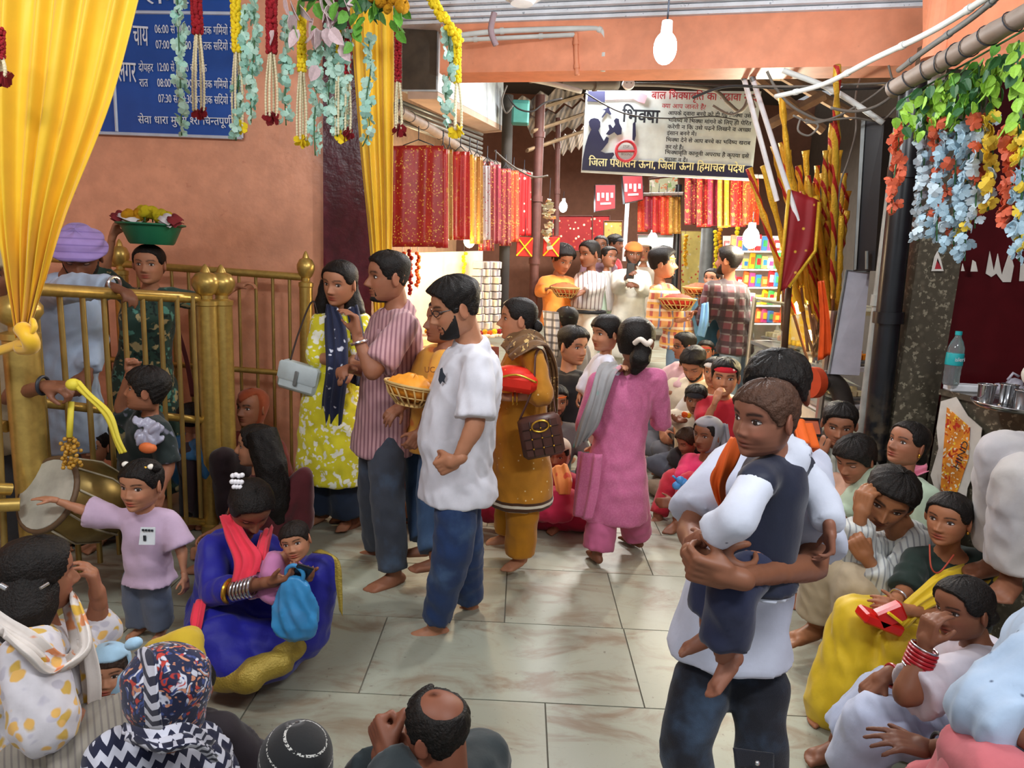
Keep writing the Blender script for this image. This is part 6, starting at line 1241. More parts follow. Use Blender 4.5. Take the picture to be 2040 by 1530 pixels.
text(p.root, 'UC', (-.425,3.07,1.168), (-.375,3.07,1.17), .028, mat('shirt_print', '#8a5a2a'), n=(-.5, -.85, 0), bold=.02)
M_cane = mat('cane', '#c9a667', rough=.6, var=.2)
def basket(label, c, R, h, fill, cloth=None, tilt=(0, 0), ribs=18):
    c = V(c); t = thing('cane_basket', label, 'basket', c); M = Matrix.Rotation(tilt[0], 3, 'X') @ Matrix.Rotation(tilt[1], 3, 'Y')
    q = lambda a, k, z: c+M @ V((math.cos(a)*R*k, math.sin(a)*R*k, z))
    g = G(); g.tube([q(a*PI/16, 1, h) for a in range(32)], R*.05, 6, closed=True); g.tube([q(a*PI/16, .97, h*.88) for a in range(32)], R*.03, 6, closed=True); obj('rim', g, M_cane, t, True)
    for k in range(ribs): a = 2*PI*k/ribs; g = G(); g.tube([q(a, 1, h), q(a+.18, .82, h*.45), q(a+.36, .5, 0)], R*.035, 5); obj('rib', g, M_cane, t, True)
    g = G(); g.cone(q(0, 0, -.004), R*.52, q(0, 0, .006), R*.52, 18, rnd=False); g.tube([q(a*PI/12, .78, h*.42) for a in range(24)], R*.025, 5, closed=True); obj('base', g, M_cane, t, True, auto=True)
    if cloth:
        g = G(); rnd_ = random.Random(int(R*1e4)); N_ = 20; rings_ = []
        for k_, z_ in ((.02, h*1.45), (.3, h*1.42), (.6, h*1.28), (.86, h*1.08), (.95, h*.95), (.7, h*.5), (.1, h*.25)): rings_.append([q(2*PI*i/N_, k_*(1+.06*math.sin(3*i+k_*9)), z_+h*.12*math.sin(2.3*i+k_*7)) for i in range(N_)])
        g.rings(rings_); t2 = obj('cloth', g, cloth, None, True, origin=c); tag(t2, fill, 'cloth')
    return t
basket('cane basket heaped with an orange cloth, between the two standing men', (-.479,2.98,1.036), .125, .09, 'orange cloth packed into the cane basket between the two men', mat('orange_silk', '#f09a2c', rough=.5), (-.1, .15))
# ---- mustard woman
mu = cm('mustard_dots', '#b07416', fn=p_spots(['#e8cf98'], 26, .10, .35)); br = cm('brown_paisley', '#6a4a2a', fn=p_spots(['#c9a86a', '#3a2a1c'], 18, .25, 1, .3))
zb = V((.038,3.6,.718)).z-.36*.91
mub = cm('mustard_banded', '#b07416', fn=p_chain(p_spots(['#e8cf98'], 26, .10, .35), p_bands([(zb-.06+a, zb-.06+b, c_) for a, b, c_ in ((0, .045, '#3c2618'), (.045, .062, '#d9d0bc'), (.062, .085, '#4a2c18'), (.085, .10, '#d9d0bc'), (.10, .115, '#4a2c18'))])))
p = person('person in a mustard dotted kurta with a brown handbag, facing left', (-.016,3.55,1.389), 82, yaw=-84, pitch=2, base=(.027,3.64,0), H=1.55, sk=SK1, sex='f', nose=1.1, jaw=1.1, belly=.03, bw=1.06, hair=dict(WOM, zf=.62, add=bun(r=.34, z=-.35, y=-.98)),
  j=dict(N=(.039,3.58,1.246), shL=(.076,3.42,1.204), elL=(.124,3.36,1.036), wrL=(-.042,3.36,1.01), shR=(.007,3.72,1.176), elR=(-.038,3.72,.942), wrR=(-.114,3.5,.969), P=(.038,3.6,.718), anL=(.063,3.52,.096), anR=(-.01,3.72,.135), knL=(.064,3.5,.41), toeL=(-.6,-.75,0), toeR=(-.9,-.2,0)), hands=dict(L=dict(p='grip', d=(-.95,0,.05), n=(0,.3,1))),
  cloth=[('kurta', mub, dict(hem=.30, flare=.035, sleeve=1.25, loose=.022, folds=.012, off=.02)), ('salwar', cm('mustard', '#b8790f'), dict(r=(.09,.085,.085,.075), loose=.01, len=1.97))])
add_part(p, 'strip', 'dupatta', br, [((-.087,3.5,1.25), (-.03,3.36,1.195)), ((-.033,3.5,1.318), (.038,3.32,1.241)), ((.054,3.5,1.335), (.111,3.36,1.277)), ((.126,3.55,1.28), (.164,3.5,1.236)), ((.169,3.6,1.114), (.215,3.55,1.111)), ((.175,3.62,.833), (.229,3.6,.823))], dict(pleat=.012, pn=3))
add_part(p, 'hard', 'bangle', M_gold, [ring((-.016,3.36,1.008), (1,0,.05), .036, .005), ring((.004,3.36,1.009), (1,0,.05), .037, .004)])
M_brn = mat('brown_leather', '#4f2f27', rough=.4, var=.15)
bg = thing('handbag', 'brown quilted shoulder bag hanging on the person in mustard', 'bag', (.131,3.25,.856)); c = V((.132,3.27,.844)); Mb = Matrix.Rotation(-.22, 3, 'Y') @ Matrix.Rotation(.1, 3, 'Z')
g = G(); g.box(c, (.105, .04, .105), Mb, .02); obj('bag_body', g, M_brn, bg, True, auto=True)
g = G()
for k in (-.05, 0, .05): g.tube([c+Mb @ V((k, -.042, -.09)), c+Mb @ V((k, -.042, .09))], .003, 5); g.tube([c+Mb @ V((-.09, -.042, k)), c+Mb @ V((.09, -.042, k))], .003, 5)
obj('quilt_seam', g, mat('seam_brown', '#35201b', rough=.5), bg, True); g = G(); g.tube([c+Mb @ V((math.cos(a*PI/10)*.042, -.048, .06+math.sin(a*PI/10)*.028)) for a in range(20)], .005, 6, closed=True); obj('buckle', g, M_gold, bg, True)
for k in range(3): 
    for q in range(3): g = G(); g.ell(c+Mb @ V((-.05+.05*k, -.045, -.05+.05*q)), .005); obj('stud', g, M_gold, bg, True)
g = G(); g.tube(cat([c+Mb @ V((-.09, 0, .1)), (.08,3.3,1.084), (.088,3.36,1.238), (.136,3.5,1.221), (.181,3.4,1.044), c+Mb @ V((.09, 0, .1))]), .008, 6, el=.5); obj('strap', g, M_brn, bg, True)
rc = thing('cloth_bundle', 'bright red folded cloth held by the person in mustard', 'cloth', (0,3.3,1.105)); g = G(); c = V((-.005,3.34,1.103)); M_redcl = mat('red_cloth', '#d8250f', rough=.6, fn=p_spots(['#f0b040'], 30, .1, .8))
g.box(c, (.105, .09, .05), Matrix.Rotation(.1, 3, 'Y'), .03); g.ell(c+V((-.02, 0, .03)), (.10, .09, .045)); obj('folded_cloth', g, M_redcl, rc, True, auto=True); g = G(); g.tube(cat([c+V((-.1, -.09, .02)), c+V((0, -.1, .045)), c+V((.1, -.09, .01))]), .006, 6); obj('gold_edge', g, M_gold, rc, True)
# ---- pink woman with child
pk = cm('rose_pink', '#c1638c', fn=lambda t, b: t.mix(t.math('MULTIPLY', t.ramp(t.noise(t.obj, 120, 3), .45, .6), .25), b, lin('#d98aa8')))
gd = cm('grey_dupatta', '#8f8d8e', fn=p_spots(['#c98a96', '#5f8f86'], 7, .22, 1))
p = person('person in a rose pink suit seen from behind, carrying a small child', (.647,3.74,1.283), 86, yaw=150, pitch=8, base=(.621,3.797,0), byaw=172, H=1.53, sk=SK3, sex='f', hair=dict(WOM, S=.12, T=.14, nape=-.7, add=[('w', [(.668,3.62,1.271), (.649,3.6,1.205), (.624,3.62,1.119)], [.045,.06,.02])], addname='ponytail'), eyes=False,
  j=dict(N=(.616,3.74,1.107), shL=(.452,3.74,1.054), shR=(.77,3.72,1.09), elL=(.392,3.72,.79), wrL=(.466,3.95,.89), elR=(.837,3.8,.822), wrR=(.725,3.98,.866), P=(.589,3.74,.574), knL=(.535,3.7,.33), anL=(.506,3.66,.078), knR=(.708,3.78,.371), anR=(.772,3.92,.073), toeL=(-.25,.95,0), toeR=(-.55,.8,0)),
  cloth=[('kurta', pk, dict(hem=.30, flare=.015, sleeve=1.2, folds=.011, off=.018)), ('salwar', cm('rose_salwar', '#bd5f86'), dict(r=(.09,.085,.085,.08), loose=.012, len=1.95))])
add_part(p, 'hard', 'scrunchie', mat('cream_cloth', '#dccfc2', rough=.9), [('t', cat([(.613,3.6,1.287), (.638,3.57,1.313), (.676,3.57,1.288), (.701,3.62,1.3), (.671,3.62,1.266)]), .014)])
add_part(p, 'strip', 'dupatta', gd, [((.534,3.9,1.135), (.567,3.66,1.157)), ((.438,3.72,1.141), (.508,3.56,1.116)), ((.387,3.6,.987), (.474,3.55,.975)), ((.341,3.62,.813), (.443,3.56,.833)), ((.325,3.66,.673), (.39,3.62,.73))], dict(pleat=.014, pn=3))
add_part(p, 'strip', 'kurta_back_panel', pk, [((.354,3.66,.66), (.483,3.58,.675)), ((.346,3.66,.425), (.469,3.56,.452)), ((.343,3.66,.287), (.446,3.56,.303))], dict(pleat=.014, pn=2))
wt = cm('white_child_top', '#d9d9e6')
person('toddler in white looking left over the shoulder of the person in pink', (.495,3.92,1.3), 68, yaw=-62, pitch=6, child=1, sex='f', base=(.492,3.92,.897), sk=SK1, hair=dict(WOM, zf=.42, T=.15, S=.10, side=-.25, nape=-.6), pose='stand',
  j=dict(N=(.507,3.94,1.175), P=(.48,3.92,.851), shL=(.514,3.84,1.143), shR=(.478,4.02,1.126), elL=(.54,3.78,1.079), wrL=(.564,3.7,1.128), elR=(.41,3.98,1.003), wrR=(.378,3.96,.929), hipL=(.487,3.86,.865), hipR=(.472,3.98,.838), knL=(.542,3.8,.808), anL=(.573,3.84,.649), knR=(.471,4,.756), anR=(.507,4.02,.611)), cloth=[('top', wt, dict(hem=.06, sleeve=1.9, folds=.008)), ('leggings', wt, dict())])

# ---- behind the brass railing
p = person('person in a lilac turban and pale blue shirt leaning an arm on the railing', (-2.357,3.65,1.601), 92, yaw=22, pitch=34, base=(-2.681,3.794,0), byaw=10, H=1.72, sk=SK3, eyes='down', beard='full',
  j=dict(N=(-2.521,3.75,1.449), P=(-2.581,3.75,.868), shR=(-2.595,3.68,1.375), shL=(-2.435,3.8,1.376), elR=(-2.198,3.35,1.461), wrR=(-1.988,3.3,1.473), elL=(-2.4,3.8,1.128), wrL=(-2.358,3.65,.982)), hands=dict(R=dict(p='relax', d=(.9,-.25,-.2), n=(0,0,-1))),
  cover=[('turban', cm('lilac_turban', '#a98fce', fn=p_stripes('#8d74b5', .035, .2, 0, 2)), lambda x, y, z, az: z-np.interp(az, [0, 1.2, PI], [.30, .22, -.05]), lambda x, y, z, az: .34+.06*np.sin(z*16+az*2))],
  cloth=[('shirt', cm('pale_blue', '#a9b9cf'), dict(hem=.30, sleeve=1.92, collar=True, loose=.015, folds=.016, off=.022)), ('pyjamas', cm('grey_pyjama', '#a9a4b8'), dict(r=(.1,.09,.09,.09)))])
add_part(p, 'hard', 'watch', M_silver, [ring((-1.967,3.29,1.489), (.9,-.25,0), .034, .008)])
gf = cm('green_floral', '#2f4a40', fn=p_spots(['#5f9c8c', '#b9a878', '#1d2c28'], 8, .28, 1, .25))
p = person('person in a green floral kurta balancing a green basin on the head', (-2.246,4.12,1.562), 74, yaw=10, pitch=4, base=(-2.345,4.175,0), H=1.62, sk=SK1, sex='f', hair=dict(WOM, zf=.62, add=bun(x=-.2, r=.3, z=.1)), smile=.2,
  j=dict(N=(-2.277,4.18,1.399), shR=(-2.399,4.15,1.358), elR=(-2.579,4.2,1.491), wrR=(-2.476,4.15,1.715), shL=(-2.158,4.2,1.373), elL=(-1.978,4.3,1.329), wrL=(-1.833,4.38,1.436)), hands=dict(R=dict(p='cup', d=(.35,0,.9), n=(.9,0,-.3)), L=dict(p='relax', d=(.9,.1,.35), n=(0,0,-1))),
  cloth=[('kurta', gf, dict(hem=.5, flare=.05, sleeve=1.15)), ('salwar', gf, dict(r=(.09,.09,.09,.08)))])
add_part(p, 'strip', 'shoulder_bag_strap', mat('strap_maroon', '#5c1c1c', rough=.6), [((-2.06,4.05,1.175), (-2.036,4.05,1.177)), ((-2.014,4.04,.996), (-1.987,4.04,.997)), ((-1.986,4.04,.78), (-1.955,4.04,.782))], dict(pleat=0))
bs = thing('basin', 'green plastic basin of marigolds carried on the head', 'basin', (-2.221,4.12,1.685)); c = V((-2.222,4.12,1.682)); g = G()
g.lathe([(.001, 0), (.115, 0), (.125, .01), (.165, .105), (.185, .112), (.187, .12), (.17, .122), (.158, .11), (.118, .014), (.001, .014)], c, 30); obj('bowl', g, mat('basin_green', '#1f6b4a', rough=.4), bs, True, auto=True)
g = G(); g.tube([c+V((math.cos(a*PI/16)*.185, math.sin(a*PI/16)*.185, .117)) for a in range(32)], .006, 6, closed=True); obj('rim', g, mat('basin_green', ''), bs, True)
rnd_ = random.Random(3)
for k in range(14):
    q = c+V((-.10+.20*((k*5) % 14)/13, rnd_.uniform(-.09, .06), .135+.05*(1-abs(((k*5) % 14)/6.5-1))+rnd_.uniform(-.01, .01))); t = thing('marigold', ORD[(k*5) % 14].replace(' %s', ' marigold')+' in the basin carried on the head', 'flower', q, 'marigolds in the green basin'); flower('bloom', q+UP*.012, .052, M_mary if k % 3 else M_mar, t, k); g = G(); g.tube([q-UP*.02, q-UP*.045], .004, 5); obj('stem', g, M_leafd, t)
for l, x0, x1, cc in (('white folded cloth poking from the left of the green basin', -.15, -.03, '#d5d0d2'), ('white folded cloth poking from the right of the green basin', .09, .17, '#d5d0d2'), ('dark red cloth at the left rim of the green basin', -.19, -.12, '#7a1f26'), ('dark red cloth at the right rim of the green basin', .14, .20, '#7a1f26')):
    t = thing('cloth', l, 'cloth', c+V((x0, -.1, .13))); m = mat('cl_'+cc[1:], cc, rough=.8); z0 = .125 if x0 < 0 else .12; strip('fold', m, [(c+V((x0, -.10, z0+.035)), c+V((x0, 0, z0+.05))), (c+V(((x0+x1)/2, -.13, z0+.02)), c+V(((x0+x1)/2, -.02, z0+.06))), (c+V((x1, -.12, z0)), c+V((x1, 0, z0+.03)))], t, pleat=.008, pn=2, across=10); strip('under_fold', m, [(c+V((x0, -.09, z0+.015)), c+V((x0, 0, z0+.03))), (c+V((x1, -.11, z0-.015)), c+V((x1, 0, z0+.01)))], t, pleat=.006, pn=2, across=8)
p = person('person with a cream cap at the left edge, reaching over the railing', (-2.388,3.05,1.524), 118, yaw=25, pitch=10, H=1.72, base=(-2.55,3.12,0), sk=SK3, cover=[('cap', cm('cream_cap', '#b5a584'), lambda x, y, z, az: z-.30, .12)],
  j=dict(shL=(-2.338,3,1.227), elL=(-2.276,2.95,.987), wrL=(-1.943,2.72,1.093), shR=(-2.616,3.1,1.202)), hands=dict(L=dict(p='grip', d=(.95,-.1,.05), n=(0,.3,-.9))), cloth=[('shirt', cm('sand_shirt', '#8f7c62'), dict(hem=.2, sleeve=1.0)), ('trousers', cm('dark_trouser', '#2d2a2c'))])
add_part(p, 'hard', 'wrist_thread', M_blk, [ring((-1.947,2.72,1.097), (1,0,0), .036, .007)])
sa = thing('sash', 'yellow sash dangling from the hand at the railing down to the toddler', 'cloth', (-1.799,2.7,1.114)); strip('cloth', mat('sash_yellow', '#d8c63c', rough=.6), [((-1.811,2.68,1.115), (-1.765,2.68,1.134)), ((-1.744,2.66,1.073), (-1.714,2.66,1.091)), ((-1.657,2.64,.999), (-1.621,2.64,1.017)), ((-1.608,2.62,.902), (-1.579,2.62,.92)), ((-1.587,2.62,.851), (-1.554,2.62,.863))], sa, pleat=.006, pn=2, across=10); g = G(); g.ell((-1.794,2.68,1.116), (.03, .025, .025)); obj('knot', g, mat('sash_yellow', ''), sa, True)
dg = cm('dark_green_tee', '#14211f', fn=p_spots(['#6a6a78'], 5, .13, 1, .3))
p = person('boy in a dark green tee gripping a railing bar, facing left', (-1.68,3,1.039), 84, yaw=-72, pitch=-4, base=(-1.833,3.181,0), H=1.12, child=.6, sk=SK2, hair=dict(T=.16, S=.13, zf=.42, side=-.25, nape=-.62, noise=.03),
  j=dict(N=(-1.691,3.05,.906), shR=(-1.827,3.15,.821), elR=(-1.871,3.12,.919), wrR=(-1.795,3.08,1.099), shL=(-1.589,2.95,.864), elL=(-1.551,2.92,.706), wrL=(-1.558,2.86,.608)), hands=dict(R=dict(p='fist', d=(.1,0,1), n=(.8,-.5,0))), cloth=[('tshirt', dg, dict(hem=.1, sleeve=.9)), ('trousers', cm('black_pants', '#16171b'))])
g = G(); c = V((-1.598,2.86,.878)); rnd_ = random.Random(8)
pk_ = thing('plastic_packet', 'crumpled clear packet with an orange sweet inside, held by the boy', 'packet', c)
for k in range(16): g.ell(c+V((rnd_.uniform(-.045, .045), rnd_.uniform(-.02, .02), rnd_.uniform(-.055, .05))), (.032, .012, .022), Matrix.Rotation(k, 3, 'Y') @ Matrix.Rotation(k*.7, 3, 'X'), 10, 8)
soft('film', g, mat('packet_film', '#9c9bac', rough=.25, var=.15), pk_, .005, 2, .012, fscale=2.5); g = G(); g.ell(c+V((.01, -.03, -.06)), (.04, .02, .025)); obj('sweet', g, mat('orange_sweet', '#d9703a', rough=.6), pk_, True)
person('face of a person peering between the railing bars near the drum', (-2.418,3.75,.516), 66, yaw=8, pitch=-2, pose='cross', sk=SK1, sex='f', hair=WOM, gaze=(-.3,0), cloth=[('kurta', cm('maroon_kurta', '#55191f'), dict(hem=0, sleeve=1.3)), ('salwar', cm('dark_salwar', '#2a1a20'))])
person('elderly person wrapped in an orange scarf behind the brass posts', (-1.662,4.15,.703), 72, yaw=-22, pose='chair', sk=SK2, nose=1.2, cover=[('head_scarf', cm('rust_scarf', '#8f3f1c'), lambda x, y, z, az: np.minimum(1, np.where(y > .1, z-.35+np.abs(x)*-.9, .5)), .10)], cloth=[('kurta', cm('rust_wrap', '#7a2b1c'), dict(hem=.05, sleeve=1.6)), ('pyjamas', cm('dark_salwar', ''))])
mr = cm('maroon_dress', '#4d1218')
p = person('person with very long black hair in maroon, sitting sideways by the brass posts', (-1.365,3.45,.666), 82, yaw=-78, pitch=2, pose='cross', sk=SK1, sex='f', hair=dict(WOM, S=.10, add=[('w', [(-1.32,3.42,.752), (-1.249,3.36,.584), (-1.221,3.36,.394), (-1.241,3.38,.218)], [.085,.085,.075,.04])], addname='long_hair'), cloth=[('kurta', mr, dict(hem=0, sleeve=1.4, off=.03)), ('salwar', mr)])
add_part(p, 'soft', 'draped_skirt', mr, [('c', (-1.221,3.42,.344), .10, (-1.103,3.44,.516), .05), ('c', (-1.103,3.44,.516), .05, (-1.125,3.45,.252), .07)])
add_part(p, 'hard', 'earring', M_silver, [('h', (.75, -.1, -.34), (.05, .05, .07)), ('h', (-.75, -.1, -.34), (.05, .05, .07))])
person('child in a shiny blue jacket seen between the bars by the twin posts', (-1.908,3.9,.676), 60, yaw=160, H=1.0, child=.5, sk=SK2, hair=MEN, eyes=False, cloth=[('shirt', mat('cloth_shiny_blue', '#2f5f86', rough=.3, bump=.5, bs=12), dict(hem=.1, sleeve=1.8)), ('trousers', cm('black_pants', ''))])
# toddler in lilac
p = person('toddler girl in a lilac top with a name sticker, one arm stretched out', (-1.508,2.62,.726), 96, yaw=-8, pitch=4, base=(-1.553,2.704,0), H=.86, child=1, sex='f', sk=SK1, gaze=(-.5,-.1), hair=dict(T=.07, S=.06, zf=.52, side=-.1, nape=-.5, noise=.012, add=[('e', (.72, -.1, .80), (.22, .2, .2)), ('e', (-.72, -.1, .80), (.22, .2, .2))], addname='pigtail'),
  j=dict(N=(-1.52,2.66,.598), P=(-1.524,2.68,.326), shR=(-1.632,2.66,.557), elR=(-1.766,2.64,.597), wrR=(-1.867,2.62,.643), shL=(-1.432,2.68,.555), elL=(-1.372,2.66,.428), wrL=(-1.344,2.62,.336)), hands=dict(R=dict(p='flat', d=(-.95,0,.1), n=(0,0,-1), s=.5), L=dict(s=.5)), cloth=[('top', cm('lilac_top', '#bfa5bd'), dict(hem=.03, sleeve=.85, loose=.022, off=.022, folds=.01)), ('jeans', denim('grey_denim', '#555d70'), dict(r=(.085,.075,.07,.065)))])
add_part(p, 'hard', 'hair_band', mat('hair_tie', '#e8e2d6', rough=.7), [('h', (.58, .02, .86), (.14, .14, .12)), ('h', (-.58, .02, .86), (.14, .14, .12))]); add_part(p, 'hard', 'hair_bead', mat('hair_bead', '#d9a52c', rough=.5), [('h', (-.42, .16, .84), (.09, .07, .08))])
q_ = [V((-1.474,2.528,.51)), V((-1.408,2.525,.514)), V((-1.408,2.535,.584)), V((-1.469,2.54,.579))]; g = G(); g.plate(q_, .003, away=(0, 9, 1)); sk_ = obj('name_sticker', g, mat('sticker_white', '#d3d9de', rough=.5), p.root)
g = G()
for k in range(4): a = V((-1.455,2.528,.572))+V((.012*k, 0, 0)); g.box(a, (.004, .002, .004))
g.box(V((-1.448,2.524,.54)), (.005, .002, .011)); obj('print', g, M_blk, sk_)
# blue lehenga with phone, baby and bag
bl = cm('royal_blue', '#15178a', rough=.6, bump=.2); gb = mat('cloth_gold_border', '#a08a3a', rough=.4, metal=.35, bump=.6, bs=140); co = cm('coral', '#e0344a')
p = person('person in a royal blue lehenga with a coral dupatta looking down at a phone', (-1.019,2.52,.69), 104, yaw=38, pitch=42, pose='cross', base=(-1.208,2.708,0), byaw=30, H=1.55, sk=SK3, sex='f', eyes='down', feet='', legskip='RL', hair=dict(WOM, T=.12, S=.10, add=bun(r=.36, z=-.5, y=-.9)),
  j=dict(N=(-1.116,2.62,.526), P=(-1.216,2.72,.136), shR=(-1.198,2.56,.5), shL=(-1.016,2.66,.476), elR=(-1.127,2.42,.38), wrR=(-.857,2.26,.516), elL=(-.933,2.6,.364), wrL=(-.788,2.38,.49), knR=(-1.096,2.35,.232), knL=(-.753,2.5,.444), anL=(-.803,2.45,.211), anR=(-.868,2.3,.193)), hands=dict(R=dict(p='cup', d=(.9,-.1,.25), n=(0,.4,.9)), L=dict(p='cup', d=(.4,-.6,.1), n=(0,0,1))),
  cloth=[('blouse', bl, dict(hem=0, sleeve=1.35))])
add_part(p, 'soft', 'lehenga', bl, [('c', (-1.192,2.68,.136), .17, (-1.101,2.36,.216), .12), ('c', (-1.192,2.68,.136), .17, (-.747,2.5,.434), .085), ('c', (-.747,2.5,.434), .085, (-.797,2.46,.201), .10), ('c', (-1.101,2.36,.216), .12, (-.992,2.28,.168), .08), ('c', (-1.12,2.4,.19), .12, (-.906,2.4,.149), .12)], dict(folds=.016))
add_part(p, 'soft', 'gold_border', gb, [('c', (-1.078,2.28,.122), .055, (-.913,2.22,.157), .05), ('c', (-.92,2.24,.168), .055, (-.824,2.28,.188), .05), ('c', (-.83,2.3,.195), .05, (-.794,2.36,.201), .04)], dict(folds=.012, vx=.008))
add_part(p, 'strip', 'border_edge', gb, [((-.748,2.42,.565), (-.719,2.44,.566)), ((-.666,2.4,.563), (-.639,2.4,.54)), ((-.649,2.38,.467), (-.622,2.38,.436)), ((-.628,2.36,.366), (-.617,2.36,.34))], dict(pleat=.003, pn=1, across=8))
add_part(p, 'strip', 'dupatta', co, [((-1.192,2.62,.605), (-1.095,2.52,.666)), ((-1.103,2.46,.59), (-.996,2.42,.613)), ((-1.039,2.38,.528), (-.925,2.36,.563)), ((-1.032,2.34,.467), (-.945,2.32,.482))], dict(pleat=.012, pn=3)); add_part(p, 'strip', 'dupatta_end', co, [((-.997,2.56,.579), (-.968,2.62,.573)), ((-.959,2.4,.563), (-.915,2.42,.56)), ((-.942,2.34,.512), (-.907,2.36,.504))], dict(pleat=.01, pn=2)); add_part(p, 'strip', 'dupatta_tail', co, [((-1.202,2.4,.344), (-1.149,2.4,.368)), ((-1.168,2.3,.329), (-1.119,2.3,.332)), ((-1.139,2.26,.284), (-1.117,2.26,.281))], dict(pleat=.008, pn=2))
add_part(p, 'hard', 'bangle', M_silver, [ring(V((-1.01,2.34,.434)).lerp(V((-.924,2.29,.482)), k/5), (1,-.2,.1), .036, .005) for k in range(6)]); add_part(p, 'hard', 'bangle', M_gold, [ring((-1.042,2.36,.42), (1,-.2,.1), .04, .009)])
add_part(p, 'hard', 'hair_clip', mat('pearl_white', '#e8e6ea', rough=.3), [('e', V((-1.078,2.5,.826))+V((.012*k, 0, .004*(k % 2))), .010) for k in range(4)]+[('e', V((-1.073,2.48,.812))+V((.012*k, 0, -.003)), .010) for k in range(4)]+[('e', V((-1.062,2.47,.792))+V((.012*k, 0, 0)), .009) for k in range(3)])
ph = thing('phone', 'dark phone held low by the person in royal blue', 'phone', (-.739,2.26,.558)); M2 = Matrix.Rotation(.6, 3, 'X') @ Matrix.Rotation(.5, 3, 'Y'); g = G(); g.box((-.739,2.26,.558), (.03, .005, .058), M2, .004); obj('case', g, M_blackm, ph); g = G(); g.box(V((-.739,2.26,.558))+M2 @ V((0, .006, 0)), (.026, .001, .052), M2); obj('screen', g, mat('phone_screen', '#2b3550', rough=.1), ph)
p = person('baby in a pink top lying in the lap of the person in blue', (-.799,2.38,.625), 74, yaw=2, pitch=0, roll=14, child=1, base=(-.851,2.42,.353), sk=SK1, sex='f', gaze=(-.2,.2), hair=dict(T=.08, S=.04, zf=.45, c='#1c1512'), j=dict(N=(-.858,2.42,.535), P=(-.946,2.42,.442), shR=(-.874,2.36,.55), shL=(-.843,2.46,.49), elR=(-.877,2.34,.515), wrR=(-.826,2.3,.518), elL=(-.81,2.42,.48), wrL=(-.775,2.36,.521), hipR=(-.927,2.38,.452), hipL=(-.952,2.46,.411), knR=(-.862,2.32,.446), knL=(-.879,2.42,.393), anR=(-.817,2.3,.439), anL=(-.827,2.38,.396)), cloth=[('top', cm('baby_pink', '#c07aa8', fn=p_spots(['#e0d0d8'], 10, .2, 1)), dict(hem=.03, sleeve=1.2, folds=.006)), ('leggings', cm('baby_pink', ''), {})])
bb = thing('carrier_bag', 'blue translucent plastic carrier bag hanging from the hands in blue', 'bag', (-.761,2.24,.435)); g = G(); c = V((-.755,2.24,.426)); R_ = []
for z, w, dd in ((.13, .02, .012), (.10, .05, .02), (.05, .065, .032), (0, .075, .042), (-.05, .085, .048), (-.09, .07, .04), (-.115, .035, .02), (-.12, .004, .004)): R_.append([c+V((math.cos(a*PI/9)*w*(1+.16*math.sin(a*2.1+z*40)), math.sin(a*PI/9)*dd*(1+.2*math.sin(a*3.3+z*60)), z)) for a in range(18)])
g.rings(R_); soft('bag_film', g, mat('blue_plastic', '#3f93cc', rough=.3, alpha=.8), bb, .006, 1, .010, fscale=1.0); g = G(); g.ell(c+V((.0, 0, -.04)), (.045, .03, .04)); obj('red_contents', g, mat('bag_contents', '#8a4a5c', rough=.7), bb, True); g = G(); g.tube(cat([c+V((-.02, 0, .095)), c+V((-.03, 0, .15)), c+V((.0, 0, .17)), c+V((.03, 0, .14)), c+V((.02, 0, .095))]), .008, 6); obj('handle', g, mat('blue_plastic', ''), bb, True)
# drum
dr = thing('drum', 'large brass barrel drum with a worn white skin beside the railing', 'drum', (-1.939,2.85,.522)); a, b = V((-1.986,2.75,.614)), V((-1.887,3,.468)); d = (b-a).normalized(); Md = Matrix3(d); L = (b-a).length
g = G(); g.lathe([(.001, 0), (.15, 0), (.165, .02), (.185, L*.35), (.19, L*.5), (.18, L*.7), (.155, L), (.001, L)], a, 28, Md); obj('shell', g, mat('drum_brass', '#7d6738', rough=.35, metal=.7, var=.2), dr, True, auto=True)
g = G(); g.lathe([(.001, -.012), (.150, -.012), (.156, 0), (.001, 0)], a, 28, Md); obj('skin', g, mat('drum_skin', '#a9a698', rough=.7, var=.2), dr, True, auto=True); g = G(); g.tube([a+Md @ V((math.cos(k*PI/16)*.158, math.sin(k*PI/16)*.158, 0)) for k in range(32)], .013, 6, closed=True); obj('hoop', g, mat('drum_hoop', '#5d4630', rough=.6), dr, True)
for k in range(10): t0 = k*PI/5; g = G(); g.tube([a+Md @ V((math.cos(t0)*.168, math.sin(t0)*.168, .01)), a+Md @ V((math.cos(t0+.2)*.192, math.sin(t0+.2)*.192, L*.5)), a+Md @ V((math.cos(t0+.4)*.162, math.sin(t0+.4)*.162, L))], .005, 5); obj('rope', g, mat('drum_rope', '#9a8f78', rough=.8), dr, True)
g = G(); c = V((-1.84,2.7,.836)); rnd_ = random.Random(2)
ts = thing('tassel', 'amber beaded tassel hanging over the drum from the railing', 'tassel', c)
for k in range(60): g.ell(c+V((rnd_.uniform(-.032, .032), rnd_.uniform(-.02, .02), rnd_.uniform(-.08, .05))), .009, None, 6, 4)
obj('beads', g, mat('amber_bead', '#b5862e', rough=.3), ts, True)['kind'] = 'stuff'; g = G(); g.tube([c+UP*.05, (-1.848,2.74,1.03)], .012, 8); obj('ribbon', g, mat('sash_yellow', ''), ts, True)

